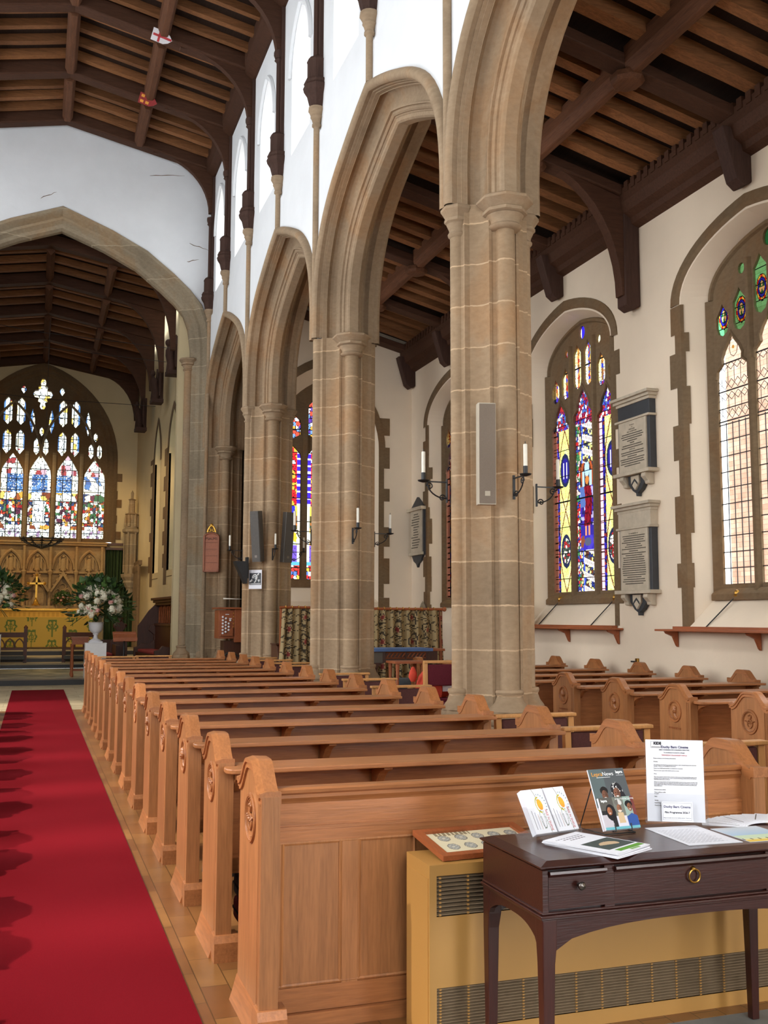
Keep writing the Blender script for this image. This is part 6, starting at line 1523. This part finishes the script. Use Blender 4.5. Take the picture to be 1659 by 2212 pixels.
for k, side in enumerate(('left', 'right')):
    lf = root('leaflet', tuple(mL3(.05+.1*k, 0, 0)), 'white sunrise leaflet stack in the %s pocket of the acrylic holder' % side, 'leaflet', 'sunrise leaflets')
    x0 = .002+.1035*k
    g = G(); g.box(x0, x0+.098, 0, .166, -.016, .010); g.xf(mL); g.build('paper_block', 'paper', lf, None, .001)
    mm = lambda u, v: mL @ Vector((x0+u, v, .0108))
    def sun(u, v):
        a = hypot((u-.062)/.012, (v-.105+.15*(u-.062))/.021)
        if a < 1: return (238, 176-int(40*max(0, (.105-v)*30)), 60)
        b = hypot((u-.060)/.016, (v-.104)/.028)
        if abs(b-1) < .10 and u < .062: return (190, 178, 60)
        if abs(u-.048-.006*sin(v*60)) < .0012 and v > .12: return (150, 146, 130)
        r_ = hypot(u-.062, (v-.105)*.75); an = atan2((v-.105)*.75, u-.062)
        if .026 < r_ < .031 and -1.2 < an < 1.7 and (an*3.2) % 1 < .3: return (110, 140, 150)
        if abs(u-.066-.1*(.08-v)) < .0009 and v < .082: return (90, 110, 60)
        if .012 < u < .052 and .015 < v < .075-.6*(u-.03) and int(u/.006) % 2 == 0 and (u % .006) < .0025: return [(190, 160, 150), (120, 116, 120), (150, 150, 170)][int(u/.012) % 3]
        if abs(hypot((u-.054)/.010, (v-.05)/.032)-1) < .08: return (120, 130, 120)
        return (236, 235, 240)
    mq = mL.copy(); mq.translation = mm(.001, .001)
    paint('cover', mq, .096, .164, 80, 136, sun, 'paper_print', lf)
    mt = mq.copy(); mt.translation = mm(.080, .086); mt = mt @ Matrix.Rotation(-pi/2, 4, 'Z')
    text('title', 'RISE N SHINE', .0135, mt, 'ink_red', lf)
# magazines on a wire stand
xm = Vector((.157, .01, 0)); ym = Vector((.01, .10, .205)); mM = frame((1.986, 3.345, ZT+.018), xm, ym); W_, H_ = .157, .228
ws = root('wire_stand', (2.07, 3.4, ZT), 'black wire display stand on the dark table', 'display stand')
q = lambda x, y, z: tuple(mM @ Vector((x, y, z)))
g = G()
for x in (.045, .115): g.tube([q(x, .15, -.008), q(x, -.004, -.008), q(x, -.006, .012), q(x, .018, .015)], .0025, 6)
bl = Vector((1.975, 3.50, ZT+.003)); br = Vector((2.13, 3.51, ZT+.003))
g.tube([q(.0, .16, -.009), q(.157, .16, -.009)], .0025, 6); g.tube([q(.0, .16, -.009), tuple(bl), (2.0, 3.36, ZT+.003), (2.13, 3.365, ZT+.003), tuple(br), q(.157, .16, -.009)], .0025, 6); g.build('wire_frame', 'iron', ws, 60)
def face_(u, v, cx, cy, s, skin, hair):
    x, y = (u-cx)/s, (v-cy)/s
    if hypot(x/.62, (y-.08)/.9) < 1:
        if y < -.28 and hypot(x/.26, (y+.38)/.10) < 1: return (236, 226, 220)
        if abs(abs(x)-.24) < .11 and abs(y-.18) < .06: return tuple(int(c*.35) for c in skin)
        if abs(x) < .09 and -.16 < y < -.06: return tuple(int(c*.7) for c in skin)
        return tuple(int(c*(1.0 if x < .1 else .8)) for c in skin)
    return None
vh = Vor(.006, .006, 21)
def mag_back(u, v):
    f = face_(u, v, .047, .128, .021, (120, 80, 62), 0)
    if f: return f
    if hypot((u-.047)/.017, (v-.146)/.016) < 1: return (34, 28, 26)
    f = face_(u, v, .101, .132, .023, (132, 86, 66), 0)
    if f: return f
    if hypot((u-.103)/.025, (v-.145)/.03) < 1 or (v < .14 and abs(u-.108) < .022+(.14-v)*.35): d, a, b = vh.at(u, v); return (226, 224, 220) if b > .74 and d > .2 else (38, 36, 40)
    if v < .108 and abs(u-.047) < .018+(.108-v)*1.1: return (222, 208, 206)
    return (92, 104, 104) if u < .06 else (84, 88, 90)
def mag_front(u, v):
    if v < .010: return (108, 176, 186)
    for cx, cy, sk in ((.036, .066, (172, 108, 74)), (.080, .074, (150, 100, 74)), (.126, .076, (140, 92, 66))):
        f = face_(u, v, cx, cy, .0165, sk, 0)
        if f: return (224, 206, 186) if cx == .080 and v < cy-.006 and abs(u-cx) < .010 else f
    if v < .060 and abs(u-.080) < .012+.05*(.06-v) and v > .022: return (206, 178, 140)
    if hypot((u-.040)/.021, (v-.062)/.030) < 1: return (30, 26, 28)
    if hypot((u-.124)/.016, (v-.088)/.014) < 1: return (26, 24, 24)
    if hypot((u-.080)/.016, (v-.096)/.011) < 1: return (208, 204, 200) if u > .080 else (110, 104, 98)
    if u < .058: return (196, 188, 194) if v < .055-.0*(u) and u < .045-.2*v else ((44, 40, 42) if v < .07 else (92, 88, 82))
    if u < .103: return (214, 210, 220) if v < .048 else (118, 120, 110)
    return (52, 84, 150) if v < .055-.5*abs(u-.128) else ((120, 60, 54) if u > .136 else (150, 170, 160))
for nm, lab, w, h, off, fn, nn in (('magazine', 'grey magazine showing two smiling people, at the back of the wire stand', W_, H_, 0, mag_back, (110, 160)), ('leaflet', 'small leaflet with three portraits in front of the grey magazine', .150, .117, .008, mag_front, (110, 86))):
    mg = root(nm, q(w/2, 0, 0), lab, 'magazine' if nm == 'magazine' else 'leaflet')
    g = G(); g.box(0, w, 0, h, -.006, .0045 if off else .0); g.xf(mM @ Matrix.Translation((.004 if off else 0, 0, off))); g.build('pages', 'paper', mg)
    paint('cover', mM @ Matrix.Translation((.004 if off else 0, 0, off+(.005 if off else .0006))), w, h, nn[0], nn[1], fn, 'paper_print', mg)
    T_ = lambda x, y: mM @ Matrix.Translation((x, y, off+(.0054 if off else .001)))
    if not off:
        text('title', 'Lepra', .021, T_(.010, .208), 'ink_orange', mg); text('title', 'News', .021, T_(.058, .208), 'ink_white', mg); text('logo', 'lepra', .015, T_(.119, .213), 'ink_white', mg, bold=.0004)
        g = G(); g.box(.03, .09, .195, .1965, 0, .0004); g.box(.118, .15, .2005, .2015, 0, .0004); g.xf(T_(0, 0)); g.build('rule', 'ink_white', mg)
    else:
        text('logo', 'lepra', .013, T_(.012, .105), 'ink_white', mg, bold=.0004); text('title', 'A New Fund for Learning', .0078, T_(.075, .109), 'ink_white', mg)
# acrylic sign holder with the notice
xp = Vector((.195, -.10, 0)).normalized(); yp = Vector((0, .02, .308)).normalized(); mN = frame((2.259, 3.48, ZT+.014), xp, yp); W_, H_ = .215, .306
sh_ = root('sign_holder', (2.36, 3.44, ZT), 'clear acrylic upright sign holder on the dark table', 'sign holder')
g = G(); g.box(-.006, W_+.008, -.004, .30, -.010, -.007); g.xf(mN); g.build('back_plate', 'acrylic', sh_)
g = G(); g.prism([(-.008, -.006), (W_+.01, -.006), (W_+.01, .095), (W_, .105), (.0, .105), (-.008, .10)], 'Z', .008, .011); g.xf(mN); g.build('front_pocket', 'acrylic', sh_)
g = G(); g.box(-.008, -.005, -.006, .10, -.008, .010); g.box(W_+.007, W_+.01, -.006, .10, -.008, .010); g.box(-.008, W_+.01, -.012, -.004, -.05, .035); g.xf(mN); g.build('foot', 'acrylic', sh_)
nt = root('notice', (2.36, 3.44, ZT+.02), 'white typed cinema notice standing in the acrylic sign holder', 'notice')
g = G(); g.box(0, W_, 0, H_, -.006, -.001); g.xf(mN); g.build('sheet', 'paper', nt)
g = G(); k = 0; rnd = random.Random(8)
TT = lambda x, y, z=.0: mN @ Matrix.Translation((x, y, z))
text('heading', 'Duchy Barn Cinema', .0125, TT(.058, .279), 'ink_blue', nt, bold=.0003); text('logo', 'KIDS', .0135, TT(.030, .292), 'ink', nt, bold=.0008, align='LEFT')
g = G()
for a in ((.019, .058, .299, .2995), (.019, .058, .2755, .276), (.019, .0195, .2755, .2995), (.0575, .058, .2755, .2995)): g.box(a[0], a[1], a[2], a[3], -.001, 0)
g.box(.022, .055, .2775, .2795, -.001, 0); g.xf(mN); g.build('logo_box', 'ink_grey', nt)
rowsN = [('NEW COMEDIES FOR CHILDREN: KIDS TIME', .0058, .268, 'ink', .107), ('To certificate U suited for all ages', .0058, .258, 'ink', .107), ('WEDNESDAY 22nd AUGUST 10.00 am', .0058, .248, 'ink_red', .107)]
for t_, s_, y, m_, x in rowsN: text('line', t_, s_, TT(x, y), m_, nt, 'CENTER')
para = [('Please contact us for further information', .236), ('Monday', .2235), ('We shall be showing the programme below, with a family feature for the first', .2115), ('Sunday. Tickets are available at the door', .2065), ('Entry is at 10.00 and the film is suitable for everyone', .1985), ('There is a bar open with drinks and ice cream', .1895), ('Menu', .1775), ('Our new season starts in the autumn, with more of the family films that were', .1665), ('enjoyed all through last year, and a second showing is planned for the hall on', .1615), ('Saturday afternoons at three', .1565), ('There is a large choice of seats and the hall is warm in the winter months. We', .1475), ('thank everybody who has helped in the barn this year and hope to see you all', .1425), ('there again soon. Please tell your friends and neighbours about our films and', .1375), ('about the barn', .1325), ('Refreshments, drinks', .118), ('There will be a raffle', .1085), ('as usual', .1035), ('Date', .093), ('Sunday', .0785), ('September 16', .069), ('Please book early', .060)]
for t_, y in para: text('line', t_, .0051, TT(.028, y), 'ink_grey', nt)
cd = root('card', (2.36, 3.43, ZT+.03), 'small bordered cinema programme card fixed on the front of the sign holder', 'card')
mC = TT(.052, .002, .0125); g = G(); g.box(0, .115, 0, .074, 0, .0012); g.xf(mC); g.build('sheet', 'paper', cd)
CT = lambda x, y: mC @ Matrix.Translation((x, y, .0013))
g = G()
for a in ((.004, .111, .069, .0696), (.004, .111, .006, .0066), (.004, .0046, .006, .0696), (.1104, .111, .006, .0696)): g.box(a[0], a[1], a[2], a[3], 0, .0003)
g.xf(CT(0, 0)); g.build('border', 'ink_blue', cd)
text('heading', 'Duchy Barn Cinema', .0122, CT(.0575, .055), 'ink_blue', cd, 'CENTER', bold=.0003); text('heading', 'Film Programme 2026-7', .0095, CT(.0575, .034), 'ink', cd, 'CENTER', bold=.0003); text('line', 'Please do take one of our leaflets below. Thank you', .0048, CT(.0575, .014), 'ink', cd, 'CENTER')
# loose papers
def flat(nm, label, cat, o, x, y, w, h, t, nx, ny, fn, group=None, wave=0):
    m = frame(o, x, y); p = root(nm, o, label, cat, group)
    g = G(); g.box(0, w, 0, h, 0, t); g.xf(m); g.build('pages', 'paper', p)
    ob = paint('print', m @ Matrix.Translation((0, 0, t+.0006)), w, h, nx, ny, fn, 'paper_print', p); return p, m
def broch(u, v):
    if .052 < v < .165 and .035 < u < .205:
        a = hypot((u-.12)/.06, (v-.105)/.035); return (206, 176, 140) if a < .8 and (v-.1) > -.3*(u-.1) else (74, 82, 78)
    if .018 < v < .042 and .05 < u < .205: return (104, 160, 60)
    if .006 < v < .014 and .10 < u < .16: return (120, 170, 80)
    for k, vv in enumerate((.262, .245, .228)):
        if abs(v-vv) < .0035 and .03+.02*k < u < .18-.01*k and int(u*230+k) % 4: return (120, 110, 116)
    return (238, 237, 242)
for k in range(4):
    if k < 3:
        p = root('booklet', (1.9, 3.2, ZT+.004*k), 'white booklet %s the pile by the leaflet holder' % ('lowest in', 'second in', 'third in')[k], 'booklet', 'pile of white booklets'); m = frame((1.845+.004*k, 3.022+.004*k, ZT+.004*k), (.2, .095+.01*k, 0), (-.09, .33, 0))
        g = G(); g.box(0, .21, 0, .297, 0, .0036); g.xf(m); g.build('pages', 'paper', p)
    else: flat('booklet', 'white booklet with a dark picture and green bars, on top of its pile', 'booklet', (1.845, 3.022, ZT+.0125), (.2, .105, 0), (-.09, .33, 0), .21, .297, .003, 84, 118, broch, 'pile of white booklets')
rnd = random.Random(2)
def typed(u, v):
    r = int(v/.0075); return (150, 148, 156) if (v/.0075) % 1 < .3 and .015 < u < .18-.03*((r*37) % 5)/5 and .03 < v < .25 and int(u*300+r*13) % 5 else (232, 231, 236)
pt, mt = flat('paper_sheet', 'typed white sheet lying in front of the sign holder', 'paper', (2.19, 3.12, ZT), (.2, -.012, 0), (.03, .34, 0), .215, .305, .001, 100, 140, typed)
def bluel(u, v):
    if v < .03: return (236, 200, 92)
    if v < .05: return (226, 222, 170) if int(u*120) % 4 else (70, 70, 70)
    return (150+int(v*280), 190+int(v*120), 222) if v > .10 else (206, 222, 190)
flat('leaflet', 'blue and yellow leaflet at the right front of the dark table', 'leaflet', (2.43, 3.10, ZT), (.2, -.005, 0), (.03, .24, 0), .20, .235, .0012, 60, 70, bluel)
for k in range(9):
    a = 2.55-.24*k; o = Vector((2.62+.012*k, 3.36-.002*k, ZT+.0012*k))
    p = root('leaflet', o, 'white leaflet of the fan at the right of the dark table, %s from the left' % ('first', 'second', 'third', 'fourth', 'fifth', 'sixth', 'seventh', 'eighth', 'last')[k], 'leaflet', 'fan of white leaflets')
    m = frame(o, (sin(a), -cos(a), 0), (cos(a), sin(a), 0)); g = G(); g.box(-.05, .05, .0, .165, 0, .001); g.xf(m); g.build('sheet', 'paper', p)
    if k in (1, 4, 7):
        g = G(); g.box(-.046, -.042, .03, .15, .001, .0013); g.xf(m); g.build('printed_strip', 'ink_grey', p)
# ------------------------------------------------------------------ candle brackets
def make_sconce():
    s = root('candle_bracket', (0, 0, 0), 'x', 'candle bracket', 'iron candle brackets on the stone piers')
    g = G(); g.box(0, .012, -.012, .012, -.2, .03); g.build('back_bar', 'iron', s)
    g = G(); pth = [(.006, 0, .0), (.24, 0, .0)]; g.box(.0, .26, -.006, .006, -.006, .006)
    sc = [(.012, 0, -.16)]+[(.012+.2*sin(t*pi/16), 0, -.16+.155*(1-cos(t*pi/16))) for t in range(1, 9)]; g.tube(sc, .007, 6)
    for cx, cz, r0, dr in ((.185, -.045, .038, 1), (.055, -.155, .036, -1)): g.tube([(cx+dr*r0*(1-t/16)*cos(t*.62), 0, cz+r0*(1-t/16)*sin(t*.62)) for t in range(15)], .006, 6)
    g.build('scroll_arm', 'iron', s, 60)
    g = G(); g.lathe((.25, 0, 0), [(.01, -.012), (.05, .0), (.058, .012), (.03, .012), (.022, .014), (.022, .085), (.02, .085)], 14); g.build('drip_pan', 'iron', s, 50)
    g = G(); g.lathe((.25, 0, 0), [(.019, .06), (.019, .285), (.016, .29), (.0, .292)], 12); g.build('candle', 'candle', s, 50)
    g = G(); g.tube([(.25, 0, .29), (.251, 0, .315)], .004, 5); g.build('wick', 'iron', s)
    return s
sc0 = make_sconce(); first = True
pl = ('nearest pier', 'second pier', 'third pier')
for i, yc in enumerate(PY[1:4]):
    for (x, y, rz, t_) in ((XM, yc-.475, -pi/2, 'front'), (XM-.48, yc, pi, 'nave side'), (XM+.48, yc, 0, 'aisle side')):
        lb = 'iron bracket with a white candle on the %s of the %s' % (t_, pl[i])
        zz = 2.87 if i == 0 else (2.80 if i == 1 else 2.84)
        if first: sc0.location = (x, y, zz); sc0.rotation_euler = (0, 0, rz); sc0['label'] = lb; first = False
        else: dup(sc0, (x, y, zz), lb, None, rz)
# ------------------------------------------------------------------ speakers, boards and signs on the piers
def speaker(o, nrm, tilt, w, d, h, side, front, label, badge):
    n = Vector(nrm).normalized(); y = Vector((0, 0, 1)); xx = y.cross(n).normalized()
    m = frame(o, xx, (Vector((0, 0, 1))+n*tilt).normalized()); s = root('speaker', o, label, 'speaker')
    g = G(); g.prism([(-w/2, -d), (w/2, -d), (w/2, -.012), (w/2-.012, 0), (-w/2+.012, 0), (-w/2, -.012)], 'Y', -h/2, h/2)
    g.v = [(p[0], p[1], p[2]) for p in g.v]; g.xf(m); g.build('cabinet', side, s)
    g = G(); g.box(-w/2+.008, w/2-.008, -h/2+.01, h/2-.01, -.002, .006); g.xf(m); g.build('grille', front, s)
    g = G(); g.box(-.025, .025, -h/2+.08, -h/2+.125, .006, .009); g.xf(m); g.build('badge', badge, s)
    g = G(); b = m @ Vector((0, .1, -d)); g.tube([tuple(b), tuple(b-n*.12)], .014, 6); g.build('bracket', 'iron', s)
speaker((3.965, 8.64, 3.09), (-.22, -1, 0), 0.02, .17, .11, .96, 'speaker_side', 'grille', 'tall fawn column speaker on the nearest pier', 'speaker_side')
speaker((3.90, 18.98, 3.08), (-.75, -.8, 0), .12, .19, .14, .96, 'speaker_dark', 'speaker_dark', 'dark column speaker on the third pier, nave side', 'steel')
speaker((4.56, 18.98, 3.08), (.25, -1, 0), .12, .19, .14, .96, 'speaker_dark', 'speaker_dark', 'dark column speaker on the third pier, aisle side', 'steel')
up_ = root('uplighter', (3.7, 19.3, 2.6), 'black wedge shaped lamp under the nave side candle of the third pier', 'lamp')
g = G(); g.prism([(3.56, 2.62), (3.8, 2.62), (3.8, 2.2), (3.76, 2.2)], 'Y', 19.15, 19.4); g.build('shade', 'iron', up_); g = G(); g.box(3.79, 3.83, 19.2, 19.35, 2.3, 2.7); g.build('plate', 'iron', up_)
ps = root('psalm_board', (3.9, 24.2, 3.1), 'oak psalm number board with gilt crest on the chancel pier', 'sign board')
n_ = Vector((-.42, -1, 0)).normalized(); mB = frame((3.92, 24.18, 2.63), Vector((0, 0, 1)).cross(n_), (0, 0, 1))
g = G(); ol = [(-.19, 0), (.19, 0), (.19, .84)]+[(.19-.19*(1-cos(a*pi/8)), .84+.09*sin(a*pi/8)) for a in range(1, 5)]+[(-.19+.19*(1-cos(a*pi/8)), .84+.09*sin(a*pi/8)) for a in range(4, 0, -1)]+[(-.19, .84)]
g.prism(ol, 'Z', -.05, 0); g.xf(mB); g.build('board', 'oak_red', ps)
g = G()
for a in ((-.19, -.15, 0, .84), (.15, .19, 0, .84), (-.19, .19, 0, .04)): g.box(*a, 0, .03)
pth = [(x, z, .015) for x, z in ol[2:-1]]
g.tube([(-.17, .84, .012)]+[(x*.9, z-.012, .012) for x, z in ol[3:-1][::-1]]+[(.17, .84, .012)], .02, 6)
for z in (.22, .38, .54, .70): g.box(-.15, .15, z, z+.015, 0, .02)
g.xf(mB); g.build('frame', 'oak_red', ps)
text('lettering', 'PSALMS', .085, mB @ Matrix.Translation((0, .785, .002)), 'void', ps, 'CENTER')
g = G(); g.tube([(.1*cos(a*pi/8)*(1-.3*sin(a*pi/8)), .94+.16*sin(a*pi/8), 0) for a in range(9)], .02, 6)
for s_ in (-1, 1): g.tube([(s_*(.05+.035*cos(t*.8)), .99+.035*sin(t*.8), 0) for t in range(8)], .015, 5)
g.xf(mB); b2 = G(); b2.ball((0, 0, 0), (.045, .03, .05), 8, 5); b2.xf(Matrix.Translation(mB @ Vector((0, 1.1, 0)))); g.merge(b2); g.build('crest', 'gold', ps, 60)
sg = root('loop_sign', (3.97, 19.2, 2.28), 'white hearing loop sign with dark ear symbol on the third pier', 'sign')
n_ = Vector((-.62, -.8, 0)).normalized(); mS = frame((3.955, 19.17, 2.10), Vector((0, 0, 1)).cross(n_), (0, 0, 1))
g = G(); g.box(-.135, .135, 0, .36, -.008, 0); g.xf(mS); g.build('sheet', 'paper', sg)
g = G(); g.box(-.12, .12, .075, .30, 0, .003); g.xf(mS); g.build('panel', 'marble_slate', sg)
g = G(); z = .005
for w0, pth in ((.012, [(-.055, .20), (-.05, .235), (-.025, .265), (.01, .268), (.035, .245), (.04, .21), (.025, .175), (.01, .15), (.0, .13), (-.02, .122)]), (.009, [(-.03, .2), (-.025, .225), (-.005, .24), (.012, .228), (.014, .205), (.0, .185)]), (.018, [(-.105, .135), (-.06, .175)]), (.016, [(.05, .262), (.08, .285)]), (.009, [(.055, .165), (.10, .165)]), (.009, [(.078, .165), (.078, .125)])):
    g.tube([(x, y, z) for x, y in pth], w0, 6)
for y in (.085, .098): g.box(-.11, .11, y, y+.006, .003, .005)
g.xf(mS); g.build('ear_symbol', 'ink_white', sg)
wr = root('paper_strip', (3.7, 19.2, 1.9), 'thin pale strip sticking out beside the third pier', 'strip')
g = G(); g.prism([(3.36, 1.90), (3.72, 1.905), (3.36, 1.925)], 'Y', 19.2, 19.22); g.build('strip', 'candle', wr)
pm = root('paper_list', (7.55, 14.8, 1.45), 'white paper list standing on the shelf beside the nearest pier', 'paper')
g = G(); g.prism([(14.98, 1.428), (15.3, 1.428), (15.3, 1.82), (14.98, 1.82)], 'X', 7.64, 7.645); g.build('sheet', 'paper', pm)
# ------------------------------------------------------------------ kneelers and a bag between the pews
def kneeler(x, y, z, mat, label):
    k = root('kneeler', (x, y, z), label, 'kneeler', 'kneelers between the pews')
    g = G(); g.box(x-.15, x+.15, y-.1, y+.1, z, z+.11); g.build('pad', mat, k, None, .02)
    g = G(); g.box(x-.152, x+.152, y-.101, y+.101, z+.045, z+.06); g.build('piping', 'void', k, None, .004)
kneeler(1.12, 5.02, .10, 'cushion', 'red kneeler under the second pew, behind the nearest pew end'); kneeler(1.12, 5.02, .215, 'grey_cushion', 'dark kneeler on the red one under the second pew')
kneeler(1.1, 7.05, .30, 'petal_pink', 'pink kneeler under the fourth pew'); kneeler(1.1, 7.95, .30, 'leaf', 'green kneeler under the fifth pew')
bg = root('bag', (1.2, 6.4, 0), 'grey bag on the floor between the third and fourth pews', 'bag')
g = G(); g.loft([[(1.2+rx*cos(2*pi*k/14), 6.4+.1*sin(2*pi*k/14), z) for k in range(14)] for z, rx in ((0, .15), (.02, .18), (.15, .17), (.24, .13), (.26, .05))]); g.build('body', 'grey_cushion', bg, 60)
g = G(); g.tube([(1.1, 6.4, .24), (1.12, 6.4, .34), (1.2, 6.4, .37), (1.28, 6.4, .34), (1.3, 6.4, .24)], .01, 6); g.build('handle', 'iron', bg)

# lettering becomes plain mesh
bpy.context.view_layer.update(); dg_ = bpy.context.evaluated_depsgraph_get()
for o in FONTS:
    me = bpy.data.meshes.new_from_object(o.evaluated_get(dg_)); nm = o.name.split('.')[0]
    n_ = bpy.data.objects.new(nm, me); COL.objects.link(n_); n_.parent = o.parent; n_.matrix_local = o.matrix_local.copy()
    bpy.data.objects.remove(o)
